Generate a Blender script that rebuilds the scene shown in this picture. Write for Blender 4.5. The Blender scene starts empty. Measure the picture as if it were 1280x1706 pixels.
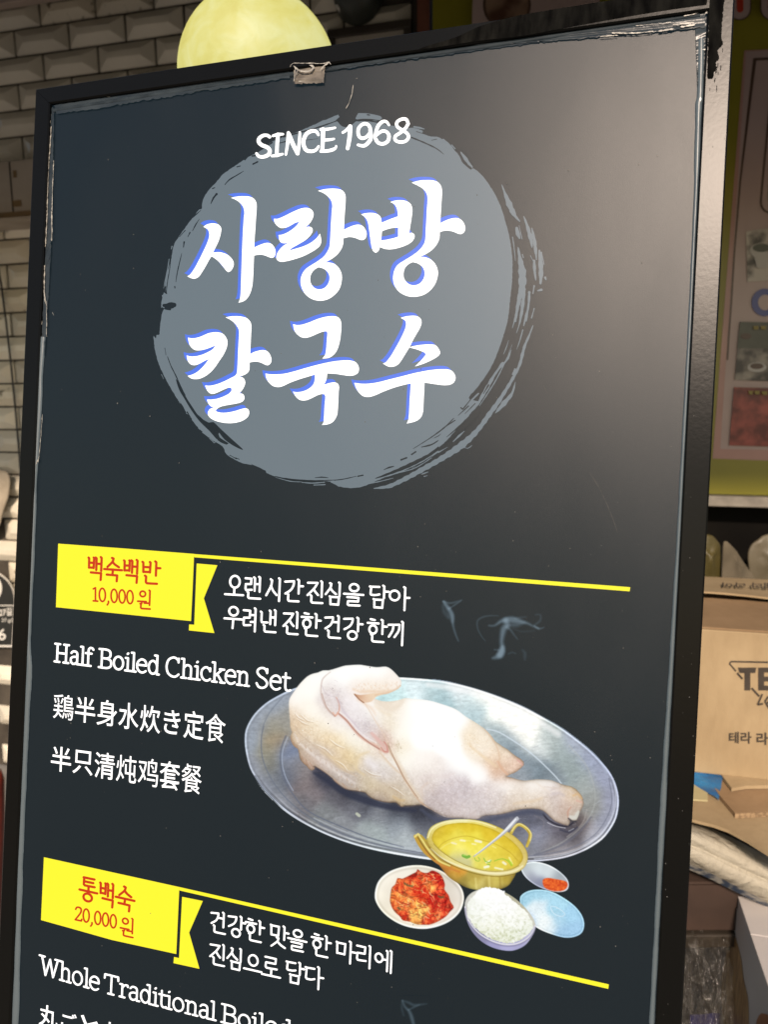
import bpy, bmesh, math, random
import numpy as np
from mathutils import Vector, Matrix

random.seed(7)
rng = np.random.default_rng(11)
S = bpy.context.scene
COL = S.collection

# ------------------------------------------------------------------ camera, light, exposure
F_PX = 1232.0
CX, CY = 640.0, 853.0
nrm = lambda v: v / np.linalg.norm(v)
g_cam = nrm(np.array([50, 7847, 1232.0]))
zc = np.array([0, 0, 1.0])
F_cam = nrm(zc - zc.dot(g_cam) * g_cam)
R_cam = np.cross(g_cam, F_cam)
CAM_Z = 1.32
CAM = np.array([0.0, 0.0, CAM_Z])
def w_dir(v):
    return np.array([v.dot(R_cam), v.dot(F_cam), -v.dot(g_cam)])
def ray(px, py):
    return w_dir(np.array([(px - CX) / F_PX, (py - CY) / F_PX, 1.0]))
cam_data = bpy.data.cameras.new('camera')
cam = bpy.data.objects.new('camera', cam_data)
COL.objects.link(cam)
ax, ay, az = w_dir(np.array([1., 0, 0])), w_dir(np.array([0, -1., 0])), w_dir(np.array([0, 0, -1.]))
cam.matrix_world = Matrix([[ax[0], ay[0], az[0], 0], [ax[1], ay[1], az[1], 0], [ax[2], ay[2], az[2], CAM_Z], [0, 0, 0, 1]])
cam_data.sensor_fit = 'VERTICAL'
cam_data.sensor_height = 36.0
cam_data.lens = 36.0 * F_PX / 1706.0
cam_data.clip_start = 0.05
cam_data.clip_end = 200
cam_data.dof.use_dof = True
cam_data.dof.focus_distance = 0.62
cam_data.dof.aperture_fstop = 9.0
S.camera = cam

SUN_EL, SUN_AZ = math.radians(32.5), math.radians(-170.0)
sun_to = Vector((math.cos(SUN_EL) * math.sin(SUN_AZ), math.cos(SUN_EL) * math.cos(SUN_AZ), math.sin(SUN_EL)))
world = bpy.data.worlds.new('World')
S.world = world
world.use_nodes = True
wn = world.node_tree.nodes
sky = wn.new('ShaderNodeTexSky')
sky.sky_type = 'NISHITA'
sky.sun_disc = False
sky.sun_elevation = SUN_EL
sky.sun_rotation = SUN_AZ
sky.air_density = 1.2
sky.dust_density = 1.5
world.node_tree.links.new(sky.outputs['Color'], wn['Background'].inputs['Color'])
wn['Background'].inputs['Strength'].default_value = 0.11
sd = bpy.data.lights.new('sun', 'SUN')
sd.energy = 4.6
sd.angle = math.radians(4)
sd.color = (1.0, 0.81, 0.66)
sun = bpy.data.objects.new('sun', sd)
COL.objects.link(sun)
sun.rotation_euler = sun_to.to_track_quat('Z', 'Y').to_euler()
sun.location = (0, -3, 5)
S.view_settings.view_transform = 'Standard'
S.view_settings.look = 'None'
S.view_settings.gamma = 1.0
S.view_settings.exposure = 0.0
S.view_settings.use_curve_mapping = False

# ------------------------------------------------------------------ helpers
def L1(c):
    c = c / 255.0
    return c / 12.92 if c <= 0.04045 else ((c + 0.055) / 1.055) ** 2.4
def L(r, g, b, k=1.0):
    return (L1(r) * k, L1(g) * k, L1(b) * k, 1.0)

def tag(o, label=None, cat=None, group=None, kind=None):
    if label: o['label'] = label
    if cat: o['category'] = cat
    if group: o['group'] = group
    if kind: o['kind'] = kind
    return o
def empty(name, loc, label=None, cat=None, group=None):
    o = bpy.data.objects.new(name, None)
    COL.objects.link(o)
    o.location = loc
    o.empty_display_size = 0.05
    o.matrix_world = Matrix.Translation(Vector(loc))
    return tag(o, label, cat, group)
def mesh_obj(name, verts, faces, mat, parent=None, smooth=False):
    off = Vector((0, 0, 0))
    p = parent
    while p is not None:
        off += p.location
        p = p.parent
    me = bpy.data.meshes.new(name)
    me.from_pydata([tuple(Vector(v) - off) for v in verts], [], faces)
    me.materials.append(mat)
    if smooth:
        me.polygons.foreach_set('use_smooth', [True] * len(me.polygons))
    me.update()
    o = bpy.data.objects.new(name, me)
    COL.objects.link(o)
    if parent: o.parent = parent
    return o
class MB:
    def __init__(s): s.v, s.f = [], []
    def add(s, vs, fs):
        b = len(s.v)
        s.v += [tuple(v) for v in vs]
        s.f += [tuple(i + b for i in f) for f in fs]
    def prism(s, poly, d):
        """poly: 3D points in one plane; d: extrusion vector"""
        n = len(poly)
        poly = [Vector(p) for p in poly]
        d = Vector(d)
        a = (poly[1] - poly[0]).cross(poly[2] - poly[0])
        if a.dot(d) > 0: poly = poly[::-1]
        vs = poly + [p + d for p in poly]
        fs = [tuple(range(n)), tuple(range(2 * n - 1, n - 1, -1))]
        fs += [(i, i + n, (i + 1) % n + n, (i + 1) % n) for i in range(n)]
        s.add(vs, fs)
    def box(s, c, hx, hy, hz):
        c = Vector(c); hx = Vector(hx); hy = Vector(hy); hz = Vector(hz)
        vs = [c + sx * hx + sy * hy + sz * hz for sx in (-1, 1) for sy in (-1, 1) for sz in (-1, 1)]
        s.add(vs, [(0, 1, 3, 2), (4, 6, 7, 5), (0, 4, 5, 1), (2, 3, 7, 6), (0, 2, 6, 4), (1, 5, 7, 3)])
    def tube(s, pts, rad, seg=10):
        pts = [Vector(p) for p in pts]
        b = len(s.v)
        up = Vector((0.13, 0.2, 1)).normalized()
        for i, p in enumerate(pts):
            t = (pts[min(i + 1, len(pts) - 1)] - pts[max(i - 1, 0)]).normalized()
            x = t.cross(up)
            if x.length < 1e-3: x = t.cross(Vector((1, 0, 0)))
            x.normalize(); y = t.cross(x)
            r = rad[i] if hasattr(rad, '__len__') else rad
            for k in range(seg):
                a = 2 * math.pi * k / seg
                s.v.append(tuple(p + x * (r * math.cos(a)) + y * (r * math.sin(a))))
        for i in range(len(pts) - 1):
            for k in range(seg):
                a0 = b + i * seg + k; a1 = b + i * seg + (k + 1) % seg
                s.f.append((a0, a1, a1 + seg, a0 + seg))
        s.f.append(tuple(range(b + seg - 1, b - 1, -1)))
        e = b + (len(pts) - 1) * seg
        s.f.append(tuple(range(e, e + seg)))
    def build(s, name, mat, parent=None, smooth=False):
        return mesh_obj(name, s.v, s.f, mat, parent, smooth)
def bevel(o, w, seg=2, ang=40):
    m = o.modifiers.new('bevel', 'BEVEL'); m.width = w; m.segments = seg
    m.limit_method = 'ANGLE'; m.angle_limit = math.radians(ang)
    return o

# ------------------------------------------------------------------ materials
def new_mat(name):
    m = bpy.data.materials.new(name)
    m.use_nodes = True
    return m, m.node_tree, m.node_tree.nodes['Principled BSDF']
def noise_node(nt, scale, detail=4, vec=None, stretch=None, dist=0.0):
    n = nt.nodes.new('ShaderNodeTexNoise')
    n.inputs['Scale'].default_value = scale
    n.inputs['Detail'].default_value = detail
    n.inputs['Distortion'].default_value = dist
    tc = nt.nodes.new('ShaderNodeTexCoord')
    if stretch:
        mp = nt.nodes.new('ShaderNodeMapping')
        mp.inputs['Scale'].default_value = stretch
        nt.links.new(tc.outputs['Object'], mp.inputs['Vector'])
        nt.links.new(mp.outputs['Vector'], n.inputs['Vector'])
    else:
        nt.links.new(tc.outputs['Object'], n.inputs['Vector'])
    return n
def ramp(nt, fac, stops):
    r = nt.nodes.new('ShaderNodeValToRGB')
    e = r.color_ramp.elements
    while len(e) < len(stops): e.new(0.5)
    for k, (p, c) in enumerate(stops):
        e[k].position = p
        e[k].color = c if len(c) == 4 else tuple(c) + (1,)
    nt.links.new(fac, r.inputs['Fac'])
    return r.outputs['Color']
def add_bump(nt, b, h, strength, dist):
    bp = nt.nodes.new('ShaderNodeBump')
    bp.inputs['Strength'].default_value = strength
    bp.inputs['Distance'].default_value = dist
    nt.links.new(h, bp.inputs['Height'])
    nt.links.new(bp.outputs['Normal'], b.inputs['Normal'])
def mat(name, c1, c2=None, scale=8, rough=0.6, bump=0, bscale=60, bdist=0.002, spec=0.5, metal=0, stretch=None, detail=5, lo=0.35, hi=0.65, rvar=0, **kw):
    m, nt, b = new_mat(name)
    b.inputs['Roughness'].default_value = rough
    b.inputs['Specular IOR Level'].default_value = spec
    b.inputs['Metallic'].default_value = metal
    b.inputs['Base Color'].default_value = c1
    if c2:
        n = noise_node(nt, scale, detail, stretch=stretch)
        nt.links.new(ramp(nt, n.outputs['Fac'], [(lo, c1), (hi, c2)]), b.inputs['Base Color'])
        if rvar:
            rr = nt.nodes.new('ShaderNodeMapRange')
            rr.inputs['To Min'].default_value = rough - rvar
            rr.inputs['To Max'].default_value = rough + rvar
            nt.links.new(n.outputs['Fac'], rr.inputs['Value'])
            nt.links.new(rr.outputs['Result'], b.inputs['Roughness'])
    if bump:
        n2 = noise_node(nt, bscale, 4)
        add_bump(nt, b, n2.outputs['Fac'], bump, bdist)
    for k, v in kw.items():
        b.inputs[k.replace('_', ' ')].default_value = v
    return m

SHEET_ROUGH = 0.385
def satin(name, base, rough, ior):
    """diffuse colour under a thin satin coat with a short highlight tail, plus a backlight emission node"""
    m = bpy.data.materials.new(name)
    m.use_nodes = True
    nt = m.node_tree
    nt.nodes.remove(nt.nodes['Principled BSDF'])
    df = nt.nodes.new('ShaderNodeBsdfDiffuse'); df.inputs['Color'].default_value = base
    gl = nt.nodes.new('ShaderNodeBsdfGlossy'); gl.distribution = 'BECKMANN'
    gl.inputs['Roughness'].default_value = rough; gl.inputs['Color'].default_value = (1, 1, 1, 1)
    fr = nt.nodes.new('ShaderNodeFresnel'); fr.inputs['IOR'].default_value = ior
    mx = nt.nodes.new('ShaderNodeMixShader')
    em = nt.nodes.new('ShaderNodeEmission'); em.inputs['Color'].default_value = (0, 0, 0, 1)
    ad = nt.nodes.new('ShaderNodeAddShader')
    nt.links.new(fr.outputs[0], mx.inputs[0]); nt.links.new(df.outputs[0], mx.inputs[1]); nt.links.new(gl.outputs[0], mx.inputs[2])
    nt.links.new(mx.outputs[0], ad.inputs[0]); nt.links.new(em.outputs[0], ad.inputs[1])
    nt.links.new(ad.outputs[0], nt.nodes['Material Output'].inputs['Surface'])
    return m, nt, em, gl
def print_mat(name, em=None, base=(0.003, 0.003, 0.003, 1), attr=False, strength=1.0, var=0.0):
    """backlit printed film: the ink lets the tubes behind shine through, the satin film reflects the street"""
    m, nt, b, gl = satin(name, base, SHEET_ROUGH, 1.30)
    b.inputs['Strength'].default_value = strength
    if attr:
        a = nt.nodes.new('ShaderNodeAttribute')
        a.attribute_name = 'ink'
        nt.links.new(a.outputs['Color'], b.inputs['Color'])
    elif var:
        n = noise_node(nt, 6, 3)
        c2 = tuple(x * (1 + var) for x in em[:3]) + (1,)
        c1 = tuple(x * (1 - var) for x in em[:3]) + (1,)
        nt.links.new(ramp(nt, n.outputs['Fac'], [(0.3, c1), (0.7, c2)]), b.inputs['Color'])
    else:
        b.inputs['Color'].default_value = em
    g = noise_node(nt, 2200, 2)
    add_bump(nt, gl, g.outputs['Fac'], 0.16, 0.0004)
    sm_ = noise_node(nt, 7, 5, stretch=(1, 1, 0.45), dist=0.8)
    mr = nt.nodes.new('ShaderNodeMapRange'); mr.inputs['From Min'].default_value = 0.3; mr.inputs['From Max'].default_value = 0.7
    mr.inputs['To Min'].default_value = SHEET_ROUGH - 0.03; mr.inputs['To Max'].default_value = SHEET_ROUGH + 0.035
    nt.links.new(sm_.outputs['Fac'], mr.inputs['Value']); nt.links.new(mr.outputs['Result'], gl.inputs['Roughness'])
    return m

PANEL_EM = L(21, 33, 39)
M = {}
M['panel'] = print_mat('backlit_black_print', PANEL_EM)
M['white_ink'] = print_mat('backlit_white_print', (1.05, 1.07, 1.08, 1), base=(0.3, 0.3, 0.3, 1))
M['grey_ink'] = print_mat('backlit_grey_print', L(106, 119, 127), base=(0.01, 0.01, 0.01, 1))
M['blue_ink'] = print_mat('backlit_blue_print', L(62, 100, 200), base=(0.03, 0.05, 0.2, 1))
M['yellow_ink'] = print_mat('backlit_yellow_print', L(255, 243, 50), base=(0.05, 0.045, 0.003, 1))
M['red_ink'] = print_mat('backlit_red_print', L(205, 56, 20), base=(0.02, 0.003, 0.001, 1))
M['photo_ink'] = print_mat('backlit_photo_print', attr=True, strength=1.0)

# ------------------------------------------------------------------ the sign plane
H = np.array([0.9524979, -0.30443212, -0.00829635])
V = np.array([-0.05774046, -0.15377485, -0.98641742])
V = nrm(V - V.dot(H) * H)
N = -np.cross(H, V)
if N[1] > 0: N = -N
Z0 = 1.1547 * 0.6
P0 = CAM + w_dir(Z0 * np.array([(58 - CX) / F_PX, (148 - CY) / F_PX, 1.0]))
SW, SH = 0.600, 1.68
def uv(px, py):
    """sign coordinates (metres right of and below the top left corner) of a traced point"""
    d = w_dir_arr(px, py)
    t = (P0 - CAM).dot(N) / (d @ N)
    q = d * t[..., None] + CAM - P0
    return q @ H, q @ V
def w_dir_arr(px, py):
    px = np.asarray(px, float); py = np.asarray(py, float)
    v = np.stack([(px - CX) / F_PX, (py - CY) / F_PX, np.ones_like(px)], -1)
    return np.stack([v @ R_cam, v @ F_cam, -(v @ g_cam)], -1)
def on_sign(u, v, h=0.0):
    return P0 + H * u + V * v + N * h
def tr(pts, h):
    """traced points -> world points on the printed sheet, h metres proud of it"""
    pts = np.asarray(pts, float)
    u, v = uv(pts[:, 0], pts[:, 1])
    return P0 + u[:, None] * H + v[:, None] * V + N * (h + PANEL_H)
PANEL_H = -0.004     # the printed sheet sits 4 mm behind the face of the frame

def smooth_poly(pts, closed=True, step=3):
    """Catmull-Rom through (x, y, corner) points; corners stay sharp"""
    n = len(pts)
    out = []
    rngi = range(n if closed else n - 1)
    for i in rngi:
        p1 = np.array(pts[i][:2], float); p2 = np.array(pts[(i + 1) % n][:2], float)
        c1 = len(pts[i]) > 2; c2 = len(pts[(i + 1) % n]) > 2
        if closed:
            p0 = np.array(pts[i - 1][:2], float); p3 = np.array(pts[(i + 2) % n][:2], float)
        else:
            p0 = np.array(pts[max(i - 1, 0)][:2], float); p3 = np.array(pts[min(i + 2, n - 1)][:2], float)
        l = np.linalg.norm(p2 - p1)
        m1 = (p2 - p0) / 2 if not c1 else (p2 - p1)
        m2 = (p3 - p1) / 2 if not c2 else (p2 - p1)
        for m_ in (m1, m2):
            ml = np.linalg.norm(m_)
            if ml > l * 1.2: m_ *= l * 1.2 / ml
        k = max(1, int(l / step))
        for j in range(k):
            t = j / k
            out.append((2*t**3 - 3*t*t + 1) * p1 + (t**3 - 2*t*t + t) * m1 + (-2*t**3 + 3*t*t) * p2 + (t**3 - t*t) * m2)
    if not closed: out.append(np.array(pts[-1][:2], float))
    return np.array(out)
def parse(s, sc, ox, oy):
    out = []
    for tok in s.replace('\n', ' ').split(';'):
        tok = tok.strip()
        if not tok: continue
        c = tok.endswith('*')
        x, y = tok.rstrip('*').split(',')
        p = (float(x) / sc + ox, float(y) / sc + oy)
        out.append(p + ((1,) if c else ()))
    return out
from mathutils.geometry import tessellate_polygon
def fill(mb, loops, h):
    """tessellated flat print from closed pixel loops (first = outline, rest = holes)"""
    l3 = [[Vector((p[0], p[1], 0)) for p in lp] for lp in loops]
    tris = tessellate_polygon(l3)
    allp = np.concatenate([np.asarray(lp) for lp in loops])
    w = tr(allp, h)
    fs = []
    for t in tris:
        a, b, c = [w[i] for i in t]
        if np.cross(b - a, c - a).dot(N) < 0: t = t[::-1]
        fs.append(tuple(t))
    mb.add(w, fs)
_zi = [0]
def znext():
    _zi[0] = (_zi[0] + 1) % 60
    return _zi[0] * 1.5e-6
def ribbon(mb, pts, wid, h, caps=True, closed=False):
    """a pen stroke along px points; wid = full width in px, scalar or per point"""
    pts = np.asarray(pts, float)
    n = len(pts)
    w = np.full(n, wid, float) if np.isscalar(wid) else np.interp(np.linspace(0, 1, n), np.linspace(0, 1, len(wid)), wid)
    for i in range(n - 1):
        a, b = pts[i], pts[i + 1]
        t = b - a
        l = np.linalg.norm(t)
        if l < 1e-6: continue
        t /= l; q = np.array([t[1], -t[0]])
        ra, rb = w[i] / 2, w[i + 1] / 2
        poly = [a + q * ra, b + q * rb]
        if (caps or i < n - 2) and rb > 0.3:
            for k in range(1, 6):
                an = math.pi * k / 6
                poly.append(b + rb * (q * math.cos(an) + t * math.sin(an)))
        poly += [b - q * rb, a - q * ra]
        if i == 0 and caps and ra > 0.3:
            for k in range(1, 6):
                an = math.pi * k / 6
                poly.append(a + ra * (-q * math.cos(an) - t * math.sin(an)))
        wd = tr(poly, h + znext())
        f = tuple(range(len(wd)))
        if np.cross(wd[1] - wd[0], wd[-1] - wd[0]).dot(N) < 0: f = f[::-1]
        mb.add(wd, [f])

# ------------------------------------------------------------------ the setting
base = on_sign(SW / 2, SH, 0)
GZ = base[2]
M['ground'] = mat('grey_concrete_paving', (0.16, 0.155, 0.145, 1), (0.24, 0.23, 0.21, 1), 3, 0.85, 0.4, 90, 0.003)
gm = bpy.data.meshes.new('ground')
gv, gf = [], []
xs = [-40, -6, -3, -1.5, 0, 1.5, 3, 6, 40]
for yy in xs:
    for xx in xs: gv.append((xx, yy, GZ - 0.004))
for j in range(8):
    for i in range(8): gf.append((j * 9 + i, j * 9 + i + 1, j * 9 + i + 10, j * 9 + i + 9))
tag(mesh_obj('ground', gv, gf, M['ground']), kind='structure')

# shop wall: a vertical plane 2.25 m ahead, turned a few degrees to the street
YAW = math.radians(14.5)
WX = np.array([math.cos(YAW), -math.sin(YAW), 0.0])      # along the wall to the right
WN = np.array([-math.sin(YAW), -math.cos(YAW), 0.0])     # out of the wall towards the street
W0 = np.array([0.0, 2.25, 0.0])
UP = np.array([0, 0, 1.0])
def at_wall(px, py, out=0.0):
    d = ray(px, py)
    t = (W0 + WN * out - CAM).dot(WN) / d.dot(WN)
    return CAM + d * t
def wall_uz(px, py, out=0.0):
    p = at_wall(px, py, out)
    return (p - W0).dot(WX), p[2]
def wp(u, z, out=0.0):
    return W0 + WX * u + WN * out + UP * z
def at_depth(px, py, dep):
    """point on the ray at horizontal distance dep ahead of the camera"""
    d = ray(px, py)
    return CAM + d * (dep / d[1])

M['grout'] = mat('dirty_grout', (0.03, 0.024, 0.017, 1), (0.07, 0.058, 0.042, 1), 12, 0.9, 0.5, 120, 0.002)
M['tile'] = mat('aged_cream_glaze', (0.62, 0.565, 0.45, 1), (0.78, 0.72, 0.58, 1), 5, 0.16, 0.22, 24, 0.004, rvar=0.08)
M['tile_dirty'] = mat('stained_cream_glaze', (0.20, 0.165, 0.11, 1), (0.66, 0.59, 0.45, 1), 26, 0.25, 0.4, 40, 0.004, lo=0.34, hi=0.42)
for k_ in ('tile', 'tile_dirty'):      # every glazed tile fired a little differently
    nt = M[k_].node_tree; b = nt.nodes['Principled BSDF']
    src = b.inputs['Base Color'].links[0].from_socket
    oi = nt.nodes.new('ShaderNodeObjectInfo')
    mr = nt.nodes.new('ShaderNodeMapRange'); mr.inputs['To Min'].default_value = 0.78; mr.inputs['To Max'].default_value = 1.06
    nt.links.new(oi.outputs['Random'], mr.inputs['Value'])
    cb_ = nt.nodes.new('ShaderNodeCombineColor')
    for ch_ in ('Red', 'Green', 'Blue'): nt.links.new(mr.outputs['Result'], cb_.inputs[ch_])
    mu = nt.nodes.new('ShaderNodeMixRGB'); mu.blend_type = 'MULTIPLY'; mu.inputs[0].default_value = 1.0
    nt.links.new(src, mu.inputs[1]); nt.links.new(cb_.outputs[0], mu.inputs[2]); nt.links.new(mu.outputs[0], b.inputs['Base Color'])
u_l, _ = wall_uz(-60, 300)
u_r, _ = wall_uz(699, 20)
_, z_t = wall_uz(80, -140)
wmb = MB()
wall_l = u_l - 0.16
wmb.prism([wp(wall_l, GZ), wp(u_r, GZ), wp(u_r, z_t + 0.1), wp(wall_l, z_t + 0.1)], -WN * 0.12)
wall = empty('tiled_wall', tuple(wp(0, GZ)), 'cream bevelled brick tile wall behind the left edge of the menu sign', 'wall')
wmb.build('wall', M['grout'], wall)
TW, TH = 0.1985, 0.0785
GAP = 0.0062
def tile_mesh(w, h, seed):
    r = random.Random(seed)
    d0, d1 = 0.005, 0.024
    bx, bz = w * 0.20, h * 0.34
    mb = MB()
    hw, hh = w / 2 - GAP / 2, h / 2 - GAP / 2
    j = lambda: r.uniform(-0.0018, 0.0018)
    outer = [(-hw, 0, -hh), (hw, 0, -hh), (hw, 0, hh), (-hw, 0, hh)]
    mid = [(x, -d0, z) for x, _, z in outer]
    top = [(-hw + bx + j(), -d1, -hh + bz + j()), (hw - bx + j(), -d1, -hh + bz + j()), (hw - bx + j(), -d1, hh - bz + j()), (-hw + bx + j(), -d1, hh - bz + j())]
    vs = outer + mid + top
    fs = [(8, 9, 10, 11)]
    for k in range(4):
        k2 = (k + 1) % 4
        fs.append((k, k2, 4 + k2, 4 + k)); fs.append((4 + k, 4 + k2, 8 + k2, 8 + k))
    mb.add(vs, fs)
    return mb
tmeshes = []
for sdx in range(5):
    mb = tile_mesh(TW, TH, sdx)
    me = bpy.data.meshes.new('tile')
    me.from_pydata(mb.v, [], mb.f)
    me.materials.append(M['tile_dirty'] if sdx == 4 else M['tile'])
    bm = bmesh.new(); bm.from_mesh(me)
    bmesh.ops.bevel(bm, geom=[e for e in bm.edges], offset=0.0016, segments=2, affect='EDGES')
    bmesh.ops.recalc_face_normals(bm, faces=bm.faces)
    bm.to_mesh(me); bm.free()
    for p_ in me.polygons: p_.use_smooth = p_.area < 0.00025
    tmeshes.append(me)
half = bpy.data.meshes.new('tile')
# a joint crosses (78, 52) in the photograph: anchor the bond there
ju, jz = wall_uz(75, 134 / 1.0)
_, row_z = wall_uz(60, 92)
ntile = 0
rot = Matrix([[WX[0], -WN[0], 0, 0], [WX[1], -WN[1], 0, 0], [0, 0, 1, 0], [0, 0, 0, 1]])
shelf_z0 = wall_uz(30, 268)[1]; shelf_z1 = wall_uz(30, 372)[1]
for r_ in range(-3, 36):
    zz = row_z - r_ * TH + TH / 2
    if zz > z_t + 0.05: continue
    off = (TW / 2 if r_ % 2 else 0.0)
    k0 = math.floor((wall_l - ju) / TW) + 1
    lim = u_r if r_ < 5 else wall_uz(190, 300)[0]
    for k in range(k0, 60):
        uu = ju + k * TW + off
        if uu - TW / 2 < wall_l + 0.005 or uu + TW / 2 > lim - 0.002: continue
        if ntile >= 296: break
        o = bpy.data.objects.new('tile', tmeshes[4] if random.random() < 0.16 else tmeshes[random.randrange(4)])
        COL.objects.link(o)
        o.parent = wall
        p = wp(uu, zz, 0.0) - np.array(wall.location)
        a = random.uniform(-0.012, 0.012)
        o.matrix_local = Matrix.Translation(Vector(p)) @ rot @ Matrix.Rotation(random.uniform(-0.003, 0.003), 4, 'Y') @ Matrix.Rotation(a, 4, 'Z') @ Matrix.Rotation(random.uniform(-0.02, 0.02), 4, 'X')
        ntile += 1
print('TILES', ntile)

def wall_poly(pts, out):
    return [at_wall(x, y, out) for x, y in pts]
def quad_px(x0, y0, x1, y1):
    return [(x0, y0), (x1, y0), (x1, y1), (x0, y1)]

# pale ledge at the very top left
M['ledge'] = mat('dusty_pink_paint', (0.40, 0.32, 0.27, 1), (0.48, 0.38, 0.32, 1), 9, 0.6)
mb = MB()
u0 = wall_l; u1, z1 = wall_uz(132, -1, 0.03)
_, zb = wall_uz(0, 18, 0.03)
mb.prism([wp(u0, zb, 0.03), wp(u1 + 0.15, zb, 0.03), wp(u1 + 0.15, zb + 0.02, 0.03), wp(u0, zb + 0.02, 0.03)], WN * 0.035)
mb.prism([wp(u0, zb + 0.021, 0.019), wp(u1 + 0.15, zb + 0.021, 0.019), wp(u1 + 0.15, zb + 0.09, 0.019), wp(u0, zb + 0.09, 0.019)], WN * 0.035)
o = bevel(mb.build('ledge', M['ledge']), 0.003)
tag(o, 'dusty pink ledge running along the tile wall above the sign corner', 'ledge')

# pale carton with tape on the ledge of the wall, left of the sign
M['carton'] = mat('faded_white_board', (0.38, 0.32, 0.25, 1), (0.46, 0.40, 0.32, 1), 8, 0.8, 0.2, 60, 0.001)
M['tape'] = mat('brown_parcel_tape', (0.20, 0.13, 0.055, 1), (0.26, 0.17, 0.08, 1), 30, 0.35)
M['dark_gap'] = mat('seam_and_opening_dark', (0.005, 0.0045, 0.004, 1), (0.010, 0.009, 0.007, 1), 4, 0.9, spec=0.05)  # near-black for a carton seam and for shade under the sill
O = 0.10
cart = empty('carton', tuple(at_wall(15, 372, O)), 'pale carton patched with brown tape beside the upper left of the sign', 'box')
ua, za = wall_uz(-60, 372, O); ub, zb_ = wall_uz(56, 268, O)
zA = wall_uz(20, 366, O)[1]; zB = wall_uz(20, 268, O)[1]
mb = MB(); mb.prism([wp(ua - 0.1, zA, 0.02), wp(ub + 0.1, zA, 0.02), wp(ub + 0.1, zB, 0.02), wp(ua - 0.1, zB, 0.02)], WN * (O - 0.02))
bevel(mb.build('box_body', M['carton'], cart), 0.002)
z2 = wall_uz(20, 353, O)[1]
mb = MB(); mb.prism([wp(ua - 0.1, zA + 0.001, O + 0.0005), wp(ub + 0.1, zA + 0.001, O + 0.0005), wp(ub + 0.1, z2, O + 0.0005), wp(ua - 0.1, z2, O + 0.0005)], WN * 0.0007)
mb.build('tape_strip', M['tape'], cart)
us, zs = wall_uz(20, 340, O)
for (px, py, w_, h_) in ((28, 339, 9, 5.5), (24, 290, 3.5, 6)):
    c = at_wall(px, py, O + 0.0015); k = 2.1 / F_PX
    mb = MB(); mb.box(c, WX * w_ * k, WN * 0.0006, UP * h_ * k)
    mb.build('tape_patch', M['tape'], cart)
mb = MB(); us = wall_uz(19, 320, O)[0]
mb.box(wp(us, (zA + zB) / 2, O + 0.0004), WX * 0.0022, WN * 0.0006, UP * (zB - zA) / 2 * 0.98)
mb.build('seam', M['dark_gap'], cart)
# ledge under it
mb = MB(); zq = zA
mb.prism([wp(ua - 0.1, zq - 0.012, 0.02), wp(ub + 0.1, zq - 0.012, 0.02), wp(ub + 0.1, zq - 0.001, 0.02), wp(ua - 0.1, zq - 0.001, 0.02)], WN * (O + 0.01))
tag(mb.build('wall_shelf', M['carton']), 'narrow pale shelf under the taped carton on the tile wall', 'shelf')
# dark cable hanging across the tiles
M['black_rubber'] = mat('black_rubber', (0.012, 0.012, 0.012, 1), (0.02, 0.02, 0.02, 1), 30, 0.5)
mb = MB()
mb.tube([at_wall(x, y, 0.035) for x, y in ((-8, 420), (2, 478), (10, 540), (18, 610), (25, 680), (31, 750), (37, 830), (44, 930))], 0.0036, 8)
tag(mb.build('cable', M['black_rubber'], None, True), 'thin black cable slanting down the tiles left of the sign', 'cable')
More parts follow.
